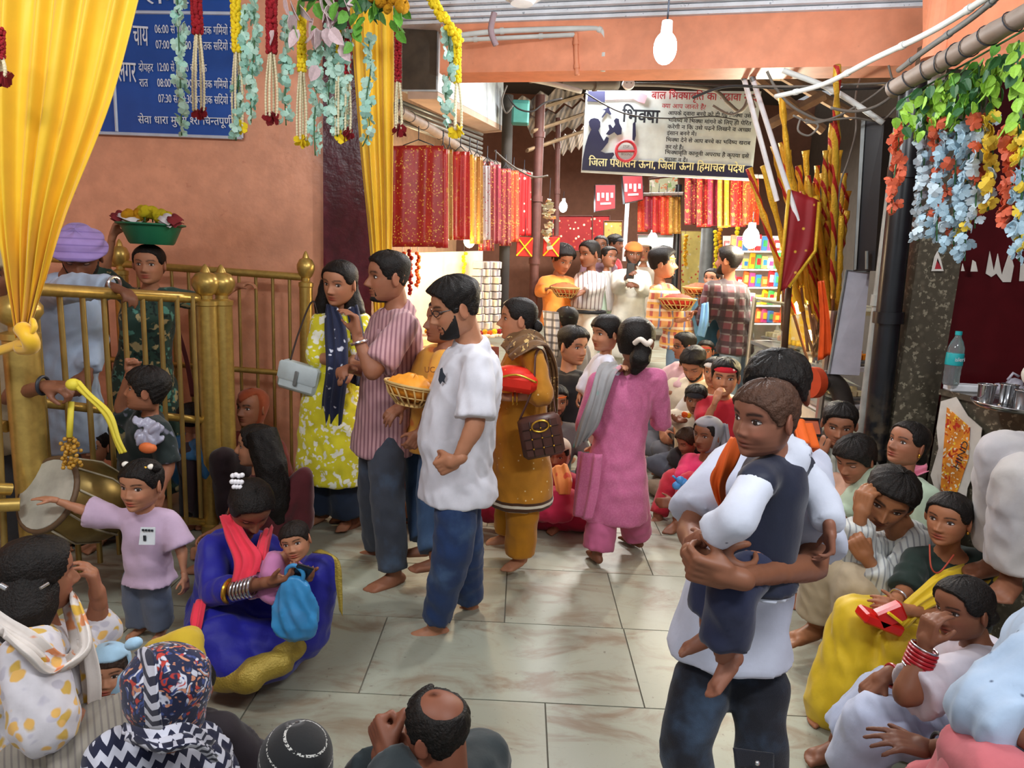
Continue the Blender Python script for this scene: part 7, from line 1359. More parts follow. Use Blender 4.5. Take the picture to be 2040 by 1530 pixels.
# ---- front row, seen from behind or above
fl2 = cm('white_gold_floral', '#cfcbd0', fn=p_spots(['#c9a44a', '#b9b5c0', '#e0b060'], 19, .30, .6, .05)); sc2 = cm('cream_gold_scarf', '#d5cdc6', fn=p_spots(['#d0a53c', '#d88a5a'], 6, .27, 1, .3))
p = person('person in white and gold floral with a pale scarf, turned away at lower left', (-1.21,1.62,.836), 150, yaw=138, pitch=6, pose='cross', H=1.58, byaw=80, sk=SK2, sex='f', hair=dict(WOM, S=.11, T=.12, nape=-.7, add=[('w', [(-1.247,1.66,.854), (-1.216,1.58,.825), (-1.206,1.54,.772), (-1.191,1.54,.684)], [.05,.075,.08,.03])], addname='long_hair'), eyes=False,
  j=dict(N=(-1.199,1.6,.687), P=(-1.248,1.55,.373), shR=(-1.121,1.45,.718), shL=(-1.241,1.78,.534), elR=(-1.061,1.4,.585), wrR=(-1.009,1.5,.527), elL=(-1.193,1.8,.572), wrL=(-1.164,1.78,.687), knR=(-.884,1.5,.506), anR=(-1.037,1.4,.426), knL=(-1.155,1.85,.189), anL=(-1.356,1.9,.011)), hands=dict(L=dict(p='relax', d=(-.1,0,1), n=(-.8,-.4,0))), cloth=[('kurta', fl2, dict(hem=0, sleeve=1.1, off=.028, loose=.02)), ('salwar', cm('beige_stripe', '#8f887c', fn=p_stripes('#77706a', .014, .3, .6)), dict(r=(.11,.09,.09,.08)))])
add_part(p, 'strip', 'scarf', sc2, [((-1.195,1.45,.823), (-1.12,1.38,.812)), ((-1.093,1.42,.795), (-1.063,1.36,.778)), ((-1.056,1.46,.715), (-1.04,1.4,.709)), ((-1.102,1.58,.665), (-1.009,1.5,.719)), ((-1.175,1.66,.743), (-1.096,1.6,.78)), ((-1.233,1.74,.728), (-1.193,1.72,.743))], dict(pleat=.012, pn=3)); add_part(p, 'strip', 'scarf_end', sc2, [((-1.114,1.6,.68), (-1.039,1.55,.7)), ((-1.074,1.55,.601), (-1.008,1.52,.624)), ((-1.047,1.52,.524), (-1.002,1.5,.541))], dict(pleat=.012, pn=2))
add_part(p, 'hard', 'hair_grip', M_silver, [('t', [(-1.16,1.43,.911), (-1.145,1.43,.903)], .006), ('t', [(-1.12,1.5,.869), (-1.114,1.52,.872)], .004)])
p = person('baby in a light blue hooded suit in the lap at lower left', (-1.075,1.66,.545), 96, yaw=25, pitch=-4, roll=-6, child=1, sex='f', base=(-1.08,1.66,.326), sk=SK5, gaze=(.2,.1), hair=dict(T=.06, S=.04, zf=.42, c='#3a2a22'), cover=[('hood', cm('baby_blue', '#9fc4dd'), lambda x, y, z, az: np.where(y > .15, z-.62+.0*x, .4+z*.2), .14)],
  j=dict(N=(-1.082,1.68,.433), P=(-1.062,1.62,.328), shR=(-1.095,1.64,.433), shL=(-1.047,1.68,.41), elR=(-1.078,1.6,.419), wrR=(-1.018,1.56,.467), elL=(-.98,1.6,.44), wrL=(-.982,1.56,.51)), cloth=[('top', cm('baby_white', '#d5d8cc', fn=p_spots(['#c9b48a'], 9, .2)), dict(hem=.03, sleeve=1.7, folds=.006)), ('leggings', cm('baby_blue', ''), {})])
add_part(p, 'soft', 'hood_ear', cm('baby_blue', ''), [('c', (-.98,1.62,.654), .016, (-.961,1.62,.662), .012)], dict(vx=.004))
zz = cm('navy_block_print', '#171c38', fn=p_zig('#c9cbd8', None, .030, .6, .45, .026)); zp = cm('navy_paisley', '#1b2140', fn=p_spots(['#b5392e', '#c9cbd8', '#3a4a80', '#c98a6a'], 21, .30, 1, .3))
p = person('person in a navy block print headscarf, seen from behind at the lower left', (-.785,1.42,.665), 172, yaw=-118, pitch=12, pose='cross', H=1.55, byaw=-125, sk=SK2, sex='f', eyes=False, hair=WOM, cover=[('headscarf', zp, lambda x, y, z, az: np.where(y > .1, np.minimum(z*.0+.2, -(y-.42)), .6), lambda x, y, z, az: .17+.02*np.sin(z*9+x*7), dict(inside=.05))],
  j=dict(N=(-.806,1.42,.518), P=(-.83,1.42,.224), shR=(-.749,1.5,.415), shL=(-.876,1.36,.523), elR=(-.681,1.45,.291), elL=(-.914,1.35,.371), wrR=(-.904,1.6,.12), wrL=(-.939,1.5,.213)), cloth=[('kurta', zz, dict(hem=0, sleeve=1.2, off=.035, folds=.02)), ('salwar', zp)])
add_part(p, 'strip', 'scarf_border', zz, [((-.829,1.38,.791), (-.778,1.34,.831)), ((-.752,1.28,.823), (-.714,1.26,.861)), ((-.73,1.24,.771), (-.688,1.22,.788)), ((-.735,1.25,.705), (-.689,1.23,.723))], dict(pleat=.002, pn=1))
add_part(p, 'strip', 'scarf_drape', zz, [((-.859,1.36,.614), (-.768,1.26,.672)), ((-.756,1.3,.651), (-.691,1.22,.673)), ((-.7,1.34,.639), (-.639,1.26,.656)), ((-.683,1.42,.539), (-.645,1.36,.537))], dict(pleat=.010, pn=3))
p = person('child with black hair and a white bow beside the navy headscarf, in yellow', (-.871,1.74,.461), 84, yaw=170, pose='cross', child=.6, sex='f', H=1.0, sk=SK3, hair=dict(WOM, S=.12, T=.13, nape=-.75, add=[('e', (0, -.95, -.6), (.45, .25, .6))], addname='long_hair'), eyes=False, cloth=[('top', cm('dark_top', '#221a20'), dict(hem=0, sleeve=1.0)), ('leggings', cm('yellow_legging', '#c9a92a'), {})], j=dict(knR=(-.988,1.92,.475), anR=(-1.123,1.95,.365), hipR=(-1.05,1.9,.333)))
add_part(p, 'soft', 'yellow_knee', cm('yellow_legging', ''), [('c', (-1.079,1.9,.452), .04, (-.983,1.9,.494), .045), ('c', (-.983,1.9,.494), .045, (-.951,1.88,.438), .04)]); add_part(p, 'hard', 'bow', mat('bow_white', '#c9cfc0', rough=.6), [('e', (-.823,1.66,.594), (.014, .012, .012)), ('e', (-.813,1.66,.584), (.014, .012, .014)), ('e', (-.821,1.66,.574), (.013, .01, .01))])
gs = cm('black_glitter', '#0f1114', fn=lambda t, b: t.mix(t.math('MULTIPLY', t.math('LESS_THAN', t.math('FRACT', t.math('MULTIPLY', t.math('ADD', t.xyz(t.obj)[2], t.math('MULTIPLY', t.xyz(t.obj)[0], .35)), 30.)), .10), t.math('GREATER_THAN', t.noise(t.obj, 220, 2), .48)), b, lin('#b9b9b4')))
p = person('person under a black glitter striped scarf at the bottom of the picture', (-.441,1.3,.58), 165, yaw=200, pitch=18, pose='cross', H=1.5, sk=SK2, sex='f', eyes=False, cover=[('headscarf', gs, lambda x, y, z, az: np.where(y > .3, z-.5, .6), .15, dict(inside=.05))], cloth=[('kurta', gs, dict(hem=0, sleeve=1.5, off=.03)), ('salwar', cm('black_pants', ''))])
p = person('balding man in a dark jacket with hands folded, seen from above at the bottom', (-.141,1.3,.7), 150, yaw=-118, pitch=8, pose='cross', H=1.62, sk='#7d4c38', eyes='open', hair=dict(T=.06, S=.06, mask=lambda x, y, z, az: np.minimum(hairmask(.66, -.12, -.5)(x, y, z, az), np.sqrt(x*x+(y+.35)**2+(z-.85)**2)-.52), noise=.02, c='#14110f'), nose=1.1,
  j=dict(wrL=(-.232,1.3,.611), wrR=(-.262,1.34,.563), elL=(-.193,1.2,.604), elR=(-.332,1.45,.397)), hands=dict(L=dict(p='fist', d=(-.5,.6,.5), n=(.5,.5,0)), R=dict(p='fist', d=(.3,.3,.8), n=(0,-.9,0))), cloth=[('shirt', cm('dark_jacket', '#1f2a2e'), dict(hem=0, sleeve=1.85, off=.03, collar=True)), ('trousers', cm('black_pants', ''))])
add_part(p, 'soft', 'forelock', MATS['hair_14110f'], [('h', (.05+.12*k, .55-.04*k*k*.2, .78), (.12, .10, .07)) for k in range(-4, 5)], dict(vx=.005, folds=.01, fscale=2))
# ---- man with the child (right foreground)
wh = cm('white_tee', '#bcc1d2'); bk = denim('black_denim', '#10131f')
p = person('man in a white tee and black cargo jeans holding a child, face hidden', (.601,1.56,1.422), 150, yaw=-30, pitch=18, base=(.72,1.56,0), H=1.58, byaw=-14, bw=.76, lim=.84, sk=SK3, hair=dict(MEN, T=.16, S=.10), eyes='down',
  j=dict(N=(.618,1.6,1.294), P=(.556,1.54,.87), shR=(.51,1.58,1.234), shL=(.718,1.6,1.239), elR=(.406,1.46,1.116), wrR=(.354,1.2,1.168), elL=(.649,1.36,1.086), wrL=(.413,1.15,1.152), hipR=(.509,1.54,.78), hipL=(.622,1.54,.783), knR=(.453,1.48,.561), knL=(.639,1.48,.542), anR=(.533,1.55,.148), anL=(.695,1.5,.149)), hands=dict(R=dict(p='cup', s=.84, d=(.85,-.1,-.35), n=(.1,.8,.3)), L=dict(p='grip', s=.82, d=(-.95,.1,.15), n=(0,.9,.3))),
  cloth=[('tshirt', wh, dict(hem=.045, sleeve=.85, loose=.018, folds=.012, off=.014)), ('jeans', bk, dict(r=(.084,.064,.06,.06), folds=.012, loose=.006))])
add_part(p, 'strip', 'scarf', mat('saffron_scarf', '#e0601a', rough=.7), [((.629,1.5,1.38), (.695,1.58,1.34)), ((.636,1.46,1.333), (.711,1.56,1.285))], dict(pleat=.01, pn=2)); add_part(p, 'strip', 'scarf_end', mat('saffron_scarf', ''), [((.475,1.46,1.336), (.476,1.38,1.347)), ((.436,1.42,1.289), (.463,1.38,1.297)), ((.426,1.42,1.243), (.456,1.4,1.246)), ((.456,1.44,1.18), (.468,1.42,1.2))], dict(pleat=.01, pn=2))
add_part(p, 'strip', 'pocket_flap', bk, [((.523,1.36,.645), (.623,1.38,.622)), ((.533,1.355,.603), (.626,1.375,.582))], dict(pleat=.001, pn=1)); add_part(p, 'hard', 'pocket_stud', M_silver, [('e', (.575,1.345,.622), .006)])
bv = cm('white_cross_print', '#cdd3e2', fn=p_spots(['#2a3050'], 24, .06, .5)); nvv = cm('navy_vest', '#161d33', rough=.6)
p = person('toddler in a navy waistcoat carried by the man in the white tee', (.479,1.29,1.42), 150, yaw=-62, pitch=8, byaw=-95, child=1, base=(.62,1.3,.75), H=.80, sk='#8a5a46', hair=dict(T=.05, S=.05, zf=.50, c='#4a3226', noise=.02), eyes='open', gaze=(.2,-.4), feet='RL',
  j=dict(N=(.534,1.33,1.334), P=(.517,1.33,1.109), shL=(.453,1.22,1.312), elL=(.407,1.16,1.259), wrL=(.367,1.2,1.209), shR=(.616,1.42,1.287), elR=(.659,1.38,1.224), wrR=(.65,1.32,1.19), hipL=(.499,1.27,1.131), hipR=(.553,1.38,1.082), knL=(.422,1.2,1.099), anL=(.434,1.23,.945), knR=(.43,1.32,1.065), anR=(.421,1.3,.966), toeL=(-.6,-.35,-.55), toeR=(-.9,-.1,-.3), soleL=(-.6,.1,.7), soleR=(-.3,.1,.9)), hands=dict(L=dict(s=.5, p='relax'), R=dict(s=.5, p='cup', d=(.1,-.2,-.9))),
  cloth=[('shirt', bv, dict(hem=.04, sleeve=1.9, collar=True, loose=.012, folds=.010, off=.012)), ('vest', nvv, dict(hem=.03, sleeve=0, off=.024, folds=.006)), ('trousers', cm('navy_pants', '#1c2340'), dict(r=(.072,.062,.062,.06), len=1.72, folds=.01))])
# ---- sitters along the right
p = person('young man on the phone sitting by the grey pipe', (1.749,3.6,.9), 80, yaw=-22, pitch=14, pose='cross', sk=SK2, hair=MEN, gaze=(.3,-.5), j=dict(elR=(1.697,3.6,.631), wrR=(1.679,3.6,.73)), hands=dict(R=dict(p='grip', d=(.1,0,1), n=(.8,.3,0))), cloth=[('shirt', cm('pale_stripe_shirt', '#b5b8ac', fn=p_stripes('#8f9388', .03, .3)), dict(hem=0, sleeve=1.1, collar=True)), ('trousers', cm('tan_pants', '#8a7660'))])
ph = thing('phone', 'phone held to the ear of the young man by the grey pipe', 'phone', (1.695,3.62,.819)); g = G(); g.box((1.695,3.62,.819), (.012, .036, .07), Matrix.Rotation(.3, 3, 'Y'), .004); obj('case', g, M_blackm, ph); g = G(); g.box(V((1.695,3.62,.819))+V((.013, 0, 0)), (.001, .03, .06), Matrix.Rotation(.3, 3, 'Y')); obj('screen', g, mat('phone_screen', ''), ph)
person('boy with glossy black hair looking down between the right-hand sitters', (1.727,3.35,.78), 88, yaw=-58, pitch=24, pose='cross', child=.4, H=1.3, sk=SK2, hair=dict(T=.15, S=.12, zf=.44, side=-.15, nape=-.6), eyes='down', cloth=[('tshirt', cm('peach_tee', '#c9a08a'), dict(hem=0, sleeve=.8)), ('shorts', cm('tan_pants', ''))])
p = person('person in pale green with a pink scarf gazing up beside the granite pier', (1.859,3.15,.923), 86, yaw=-72, pitch=-10, pose='cross', sk=SK2, sex='f', jaw=1.05, hair=dict(WOM, S=.10, add=bun(r=.42, z=-.5, y=-.98)), cloth=[('kurta', cm('pale_green', '#a9bba4'), dict(hem=0, sleeve=1.3, off=.028)), ('salwar', cm('pale_green', ''))])
add_part(p, 'strip', 'scarf', cm('pink_scarf', '#e07f9c'), [((1.867,3.3,.737), (1.866,3.22,.711)), ((1.95,3.3,.767), (1.93,3.2,.734)), ((2.106,3.38,.79), (2.066,3.28,.753))], dict(pleat=.01, pn=2)); add_part(p, 'hard', 'earring', M_gold, [('h', (-.74, -.08, -.36), (.06, .06, .10))])
ws = cm('white_pinstripe', '#b9bcb8', fn=p_stripes('#85888c', .022, .25, -.3))
p = person('man in a pinstripe shirt resting his head on one hand at right', (1.597,2.78,.765), 116, yaw=-22, pitch=22, roll=-16, pose='squat', base=(1.993,3.213,0), byaw=-55, sk='#93603f', hair=dict(MEN, T=.20, zf=.55), beard='mo', nose=1.1, gaze=(.2,.3),
  j=dict(N=(1.75,2.86,.581), P=(1.814,2.95,.24), shL=(1.744,2.74,.588), shR=(1.747,3,.486), elR=(1.468,2.72,.537), wrR=(1.451,2.7,.712), elL=(1.567,2.62,.423), wrL=(1.462,2.62,.561), knR=(1.393,2.8,.473), anR=(1.406,2.86,.142), knL=(1.466,2.66,.43), anL=(1.506,2.7,.097), toeR=(-.9,-.4,0), toeL=(-.9,-.4,0)), hands=dict(R=dict(p='cup', d=(.1,.1,1), n=(.7,.4,0)), L=dict(p='fist')), cloth=[('shirt', ws, dict(hem=0, sleeve=1.85, collar=True, loose=.018, off=.022, folds=.016)), ('trousers', cm('beige_trouser', '#a8987e'), dict(r=(.1,.09,.085,.07), len=1.85))])
yl = cm('yellow_sari', '#c9a812', rough=.6, fn=lambda t, b: t.mix(t.math('MULTIPLY', t.ramp(t.noise(t.obj, 5, 3), .5, .7), .3), b, lin('#e0c43a'))); dgr = cm('bottle_green', '#12241d')
p = person('person in a bottle green blouse and yellow sari holding a red packet', (1.676,2.5,.795), 100, yaw=-52, pitch=2, pose='cross', base=(2.03,2.823,0), byaw=-50, sk='#9c6647', sex='f', hair=dict(WOM, S=.08, zf=.60, add=bun(x=-.1, r=.44, z=-.28, y=-1.05)), gaze=(.2,0),
  j=dict(N=(1.743,2.56,.636), P=(1.888,2.65,.208), shR=(1.645,2.6,.58), shL=(1.863,2.54,.609), elR=(1.543,2.48,.484), wrR=(1.438,2.36,.521), elL=(1.757,2.42,.434), wrL=(1.44,2.3,.514), knR=(1.328,2.42,.421), anR=(1.29,2.4,.058), knL=(1.459,2.3,.385), anL=(1.355,2.28,.148)), hands=dict(R=dict(p='cup', d=(-.8,-.3,-.2), n=(.2,-.2,-.9)), L=dict(p='relax', d=(-.9,-.2,.3))), cloth=[('blouse', dgr, dict(hem=0, sleeve=.9, t0=.2, off=.012))])
add_part(p, 'soft', 'sari_skirt', yl, [('c', (1.855,2.62,.236), .15, (1.339,2.42,.411), .085), ('c', (1.339,2.42,.411), .085, (1.271,2.38,.06), .10), ('c', (1.331,2.4,.401), .08, (1.319,2.34,.071), .10), ('c', (1.844,2.6,.225), .15, (1.462,2.3,.365), .09), ('c', (1.462,2.3,.365), .08, (1.353,2.32,.098), .07)], dict(folds=.016))
add_part(p, 'strip', 'sari_drape', yl, [((1.899,2.58,.613), (1.927,2.5,.568)), ((1.64,2.42,.623), (1.707,2.36,.556)), ((1.521,2.36,.566), (1.543,2.32,.508)), ((1.428,2.34,.491), (1.441,2.28,.436))], dict(pleat=.012, pn=3)); add_part(p, 'hard', 'necklace', mat('red_thread', '#9c3a26', rough=.6), [('t', cat([(1.598,2.46,.704), (1.579,2.4,.639), (1.613,2.4,.621), (1.682,2.44,.676)]), .003)]); add_part(p, 'hard', 'bracelet', M_silver, [ring((1.477,2.4,.508), (-.7,-.4,-.1), .034, .004)]); add_part(p, 'hard', 'earring', M_gold, [('h', (-.74, -.08, -.36), (.05, .05, .07))])
rp = thing('packet', 'glossy red packet in the lap of the person in green and yellow', 'packet', (1.32,2.24,.501)); c = V((1.336,2.26,.489)); g = G(); g.box(c, (.075, .04, .02), Matrix.Rotation(.35, 3, 'Y'), .008); g.box(c+V((.02, -.02, .035)), (.05, .02, .035), Matrix.Rotation(-.5, 3, 'Y'), .008); obj('wrapper', g, mat('red_gloss', '#c41a14', rough=.25), rp); g = G(); g.tube([c+V((0, -.045, .055)), c+V((.05, -.045, .02))], .006, 6); obj('yellow_edge', g, mat('rope_yellow', ''), rp)
wk = cm('white_kurta', '#c9c3cc', fn=lambda t, b: t.mix(t.math('MULTIPLY', t.ramp(t.noise(t.obj, 4, 3), .5, .7), .4), b, lin('#d5b5b5'))); wsal = cm('white_salwar', '#b3bdd6')
p = person('person in white with red bangles, cheek on one hand, at lower right', (1.431,2,.683), 120, yaw=-76, pitch=8, roll=6, pose='squat', base=(1.62,2.148,0), byaw=-70, H=1.55, sk=SK3, sex='f', hair=dict(WOM, S=.10, add=bun(r=.40, z=-.45, y=-1.0)),
  j=dict(N=(1.549,2.05,.524), P=(1.601,2.1,.195), shL=(1.459,1.9,.544), shR=(1.631,2.2,.398), elL=(1.17,1.8,.505), wrL=(1.231,1.84,.636), elR=(1.427,2.1,.318), wrR=(1.206,1.96,.465), knL=(1.162,1.9,.339), anL=(1.13,1.95,.118), knR=(1.324,2.12,.289), anR=(1.198,2.16,.076), toeR=(-.95,-.3,0)), hands=dict(L=dict(p='cup', d=(.1,.1,1), n=(.7,.2,.1)), R=dict(p='relax', d=(-.7,-.1,-.6), n=(0,0,-1))), cloth=[('kurta', wk, dict(hem=0, sleeve=.9, off=.018, loose=.02)), ('salwar', wsal, dict(r=(.095,.085,.08,.07), folds=.016, len=1.88))])
add_part(p, 'hard', 'bangle', M_bangle, [ring(V((1.216,1.835,.581)).lerp(V((1.229,1.84,.626)), k/4), (.3,0,1), .036, .006) for k in range(5)]); add_part(p, 'hard', 'bangle', M_silver, [ring((1.215,1.835,.57), (.3,0,1), .038, .004), ring((1.231,1.84,.636), (.3,0,1), .036, .003)]); add_part(p, 'hard', 'bangle', M_bangle, [ring(V((1.236,1.98,.451)).lerp(V((1.272,2,.429)), k/3), (1,.1,-.1), .034, .006) for k in range(4)])
p = person('pair of white trousered legs of someone sitting at the right edge', (2.073,2.45,1.578), 120, yaw=-60, pose='chair', base=(2.2,2.55,0), H=1.7, sk=SK3, hair=MEN, lim=.95, j=dict(P=(2.226,2.5,1.032), knR=(1.782,2.42,1.081), anR=(1.858,2.45,.681), knL=(1.736,2.25,1.04), anL=(1.786,2.28,.689), wrR=(2.254,2.5,1.17), wrL=(2.108,2.3,1.214), elR=(2.377,2.6,1.27), elL=(2.229,2.4,1.304)), cloth=[('kurta', cm('cream_kurta', '#c9c4b8'), dict(hem=0, sleeve=1.8)), ('pyjamas', cm('white_pyjama', '#b9b4b0', fn=lambda t, b: t.mix(t.math('MULTIPLY', t.ramp(t.noise(t.obj, 3, 3), .45, .7), .4), b, lin('#9a9aa8'))), dict(r=(.085,.078,.078,.07), folds=.014, len=1.92))])
lb = cm('light_blue_speckle', '#a9bfd8', fn=p_spots(['#3a4a66'], 16, .06, .9))
person('person in a light blue speckled shirt at the bottom right corner', (1.416,1.55,1.049), 150, yaw=-60, pose='squat', base=(1.7,1.62,0), H=1.6, sk=SK3, hair=MEN, j=dict(N=(1.397,1.55,.904), P=(1.484,1.6,.465), shL=(1.226,1.42,.869), shR=(1.498,1.7,.796), elL=(1.1,1.4,.737), wrL=(1.116,1.28,.755), elR=(1.374,1.66,.696), wrR=(1.317,1.5,.676), knR=(1.46,1.6,.312), knL=(1.283,1.4,.458)), cloth=[('shirt', lb, dict(hem=.05, sleeve=1.85, off=.03, loose=.03, folds=.02, collar=True)), ('trousers', cm('black_pants', ''))])
p = person('person in a coral kurta at the bottom right, one dark hand spread out', (1.208,1.35,.743), 150, yaw=-70, pose='cross', H=1.55, sk=SK4, sex='f', hair=WOM, j=dict(P=(1.251,1.4,.374), shL=(1.056,1.25,.682), elL=(1.088,1.42,.617), wrL=(1.062,1.5,.562), shR=(1.274,1.5,.507)), hands=dict(L=dict(p='spread', d=(-.9,.15,.12), n=(0,.2,-.9))), cloth=[('kurta', cm('coral_kurta', '#c96a72'), dict(hem=0, sleeve=.9, off=.03)), ('salwar', cm('coral_kurta', ''))])
add_part(p, 'soft', 'draped_knee', cm('coral_kurta', ''), [('c', (1.052,1.35,.595), .07, (1.129,1.36,.706), .07), ('c', (1.045,1.4,.552), .05, (1.083,1.42,.643), .05)]); add_part(p, 'hard', 'wrist_thread', M_blk, [ring((1.07,1.49,.573), (-.9,.15,.1), .034, .005)])

# ---- sitters and walkers further up the lane
bsh = cm('black_shirt', '#1c1a1c')
person('smiling man in black turning round, seated beyond the person in mustard', (.414,5.1,1.07), 70, yaw=42, pitch=6, pose='squat', sk=SK1, hair=dict(MEN, T=.22), smile=1., byaw=150, cloth=[('shirt', bsh, dict(hem=0, sleeve=1.7, off=.03)), ('trousers', cm('grey_pants', '#6a6a70'))])
p = person('person in a camouflage cap with a white checked shoulder cloth', (.386,5.7,1.204), 52, yaw=-150, pose='chair', sk=SK3, eyes=False, cover=[('cap', cm('camouflage', '#3f4a3a', fn=p_spots(['#8a9078', '#1f261f'], 9, .3, 1)), lambda x, y, z, az: z-.25, .09)], hair=MEN, cloth=[('shirt', cm('grey_shirt', '#6f6a6a'), dict(hem=0, sleeve=1.5)), ('trousers', cm('grey_pants', ''))])
add_part(p, 'strip', 'shoulder_cloth', cm('white_bold_check', '#c9c6c2', fn=p_check('#55504e', None, .06, .3)), [((.177,5.6,1.294), (.304,5.5,1.291)), ((.203,5.5,1.132), (.329,5.45,1.103)), ((.233,5.5,.969), (.322,5.45,.931))], dict(pleat=.01, pn=2))
p = person('man with an orange headband low behind the brown handbag', (.282,4.75,.712), 60, yaw=12, pitch=4, pose='cross', sk=SK2, hair=MEN, beard='full', cover=[('headband', cm('orange_band', '#e0661a'), lambda x, y, z, az: .09-np.abs(z-.47), .08)], cloth=[('shirt', cm('grey_shirt', ''), dict(hem=0, sleeve=1.6)), ('trousers', cm('grey_pants', ''))])
mg = cm('magenta_dress', '#a3173c')
p = person('person in magenta sitting on the floor behind the person in mustard', (.295,4.35,.44), 60, yaw=-20, pitch=10, pose='cross', H=1.45, sk=SK2, sex='f', hair=WOM, cover=[('head_scarf', cm('cream_scarf', '#c9b8a8'), lambda x, y, z, az: np.where(y > .15, z-.45, .5), .10)], cloth=[('kurta', mg, dict(hem=0, sleeve=1.2, off=.03)), ('salwar', mg, dict(r=(.11,.1,.09,.08)))])
add_part(p, 'soft', 'spread_skirt', mg, [('c', (-.184,4.1,.125), .08, (.1,4.05,.192), .12), ('c', (.1,4.05,.192), .12, (.338,4.1,.202), .10), ('c', (.131,4,.179), .07, (.335,4,.157), .06)], dict(folds=.02)); add_part(p, 'strip', 'orange_stole', cm('orange_print', '#d98a4a', fn=p_spots(['#e8dcc8', '#c2452a'], 10, .25)), [((.242,4.15,.413), (.343,4.15,.435)), ((.265,4.05,.332), (.371,4.05,.37)), ((.282,4.02,.278), (.362,4.02,.282))], dict(pleat=.012, pn=2))
person('man in an orange tee looking down into a cane basket up the lane', (.436,7.6,1.713), 52, yaw=30, pitch=28, sk=SK2, hair=dict(MEN, T=.24, S=.1, F=.08), H=1.66, j=dict(elR=(.204,7.5,1.362), wrR=(.324,7.3,1.42), elL=(.556,7.5,1.352), wrL=(.529,7.3,1.387)), cloth=[('tshirt', cm('orange_tee', '#f0913a'), dict(hem=.12, sleeve=1.5, off=.03)), ('trousers', cm('navy_pants', ''), {})])
basket('cane basket of red cloth held by the man in the orange tee', (.457,7.2,1.325), .15, .10, 'red cloth in the basket of the man in the orange tee', mat('cloth_coral_pile', '#d9683a', rough=.8))
p = person('man in a white striped shirt, black belt and cream trousers', (.713,7.55,1.786), 50, yaw=-55, pitch=10, sk=SK3, hair=dict(T=.10, S=.06, zf=.66, nape=-.4), H=1.72, belly=.03, j=dict(elL=(.845,7.4,1.451), wrL=(.646,7.3,1.382)), cloth=[('shirt', cm('white_brown_stripe', '#d9d6d6', fn=p_stripes('#8a7a7a', .045, .28, 0)), dict(hem=.0, sleeve=1.85, off=.025, collar=True)), ('trousers', cm('cream_trouser', '#d5cfc0'), dict(r=(.1,.09,.085,.08)))])
c = p.J['P']; add_part(p, 'hard', 'belt', M_blackm, [('t', [c+V((math.cos(a*PI/10)*.205, math.sin(a*PI/10)*.16, -.02)) for a in range(21)], .02)])
person('person with a pale stole over a mauve shirt far up the lane', (.959,8.7,1.904), 40, yaw=-10, sk=SK3, hair=dict(MEN, T=.05), H=1.7, cloth=[('kurta', cm('mauve', '#8a6a78'), dict(hem=.3, sleeve=1.6)), ('pyjamas', cm('cream_trouser', ''))], parts=[('strip', 'stole', cm('pale_stole', '#c9b8b8'), [((.886,8.5,1.746), (.96,8.4,1.749)), ((.997,8.45,1.66), (1.063,8.4,1.676)), ((1.037,8.5,1.355), (1.121,8.5,1.39))], dict(pleat=.01, pn=2))])
person('person in a red jacket and dark cap far up the lane', (1.264,9.6,1.955), 36, yaw=60, sk=SK3, H=1.72, hair=MEN, cover=[('cap', cm('dark_cap', '#23262c'), lambda x, y, z, az: z-.28, .12)], cloth=[('shirt', cm('red_jacket', '#b3222c'), dict(hem=.1, sleeve=1.8)), ('trousers', cm('grey_pants', ''))])
person('person in an off white kurta with an orange headcloth holding up a phone', (1.284,8.1,1.816), 44, yaw=5, pitch=10, sk=SK4, H=1.66, cover=[('headcloth', cm('saffron_cloth', '#c9682a'), lambda x, y, z, az: z-.28, .12)], beard='full', j=dict(elR=(1.102,8,1.411), wrR=(1.178,7.8,1.552), elL=(1.465,8,1.399), wrL=(1.299,7.8,1.457)), cloth=[('kurta', cm('off_white', '#cfc9b8'), dict(hem=.55, flare=.06, sleeve=1.85, off=.03)), ('pyjamas', cm('off_white', ''))])
ph = thing('phone', 'black phone held upright by the person in the off white kurta', 'phone', (1.205,7.72,1.622)); g = G(); g.box((1.205,7.72,1.622), (.045, .006, .085), None, .006); obj('case', g, M_blackm, ph); g = G(); g.box(V((1.205,7.72,1.622))+V((0, .007, 0)), (.04, .001, .078)); obj('screen', g, mat('phone_screen', ''), ph)
person('person with a beige head cover behind the phone holder up the lane', (1.596,9.2,1.864), 38, yaw=-15, sk=SK1, sex='f', H=1.6, hair=WOM, cover=[('head_cover', cm('beige_cover', '#b8aa98'), lambda x, y, z, az: np.where(y > .15, z-.5, .5), .10)], cloth=[('kurta', cm('beige_cover', ''), dict(hem=.4, sleeve=1.6)), ('salwar', cm('beige_cover', ''))])
ck = cm('multi_check', '#d9a06a', fn=p_chain(p_check('#a83a4a', '#e8dcc8', .085, .3), p_check('#5f7fb0', '#e0b050', .13, .14)))
p = person('man in a multicolour check shirt with an orange headband carrying a basket', (1.35,6.65,1.714), 58, yaw=72, pitch=-2, base=(1.558,6.694,.169), H=1.72, sk=SK1, hair=dict(MEN, T=.24, S=.10), beard='goatee', nose=1.1, cover=[('headband', cm('gold_band', '#d98a2a', fn=p_spots(['#a8321c'], 20, .2)), lambda x, y, z, az: .08-np.abs(z-.45+.1*y), .14)], j=dict(elR=(1.261,6.5,1.174), wrR=(1.496,6.45,1.199), elL=(1.514,6.8,1.209), wrL=(1.646,6.7,1.248)), hands=dict(R=dict(p='cup', d=(.95,0,.1), n=(0,0,1))), cloth=[('shirt', ck, dict(hem=.14, sleeve=1.8, off=.03, collar=True, folds=.02)), ('jeans', denim('light_denim', '#6f93b8'), dict(r=(.095,.085,.08,.075)))])
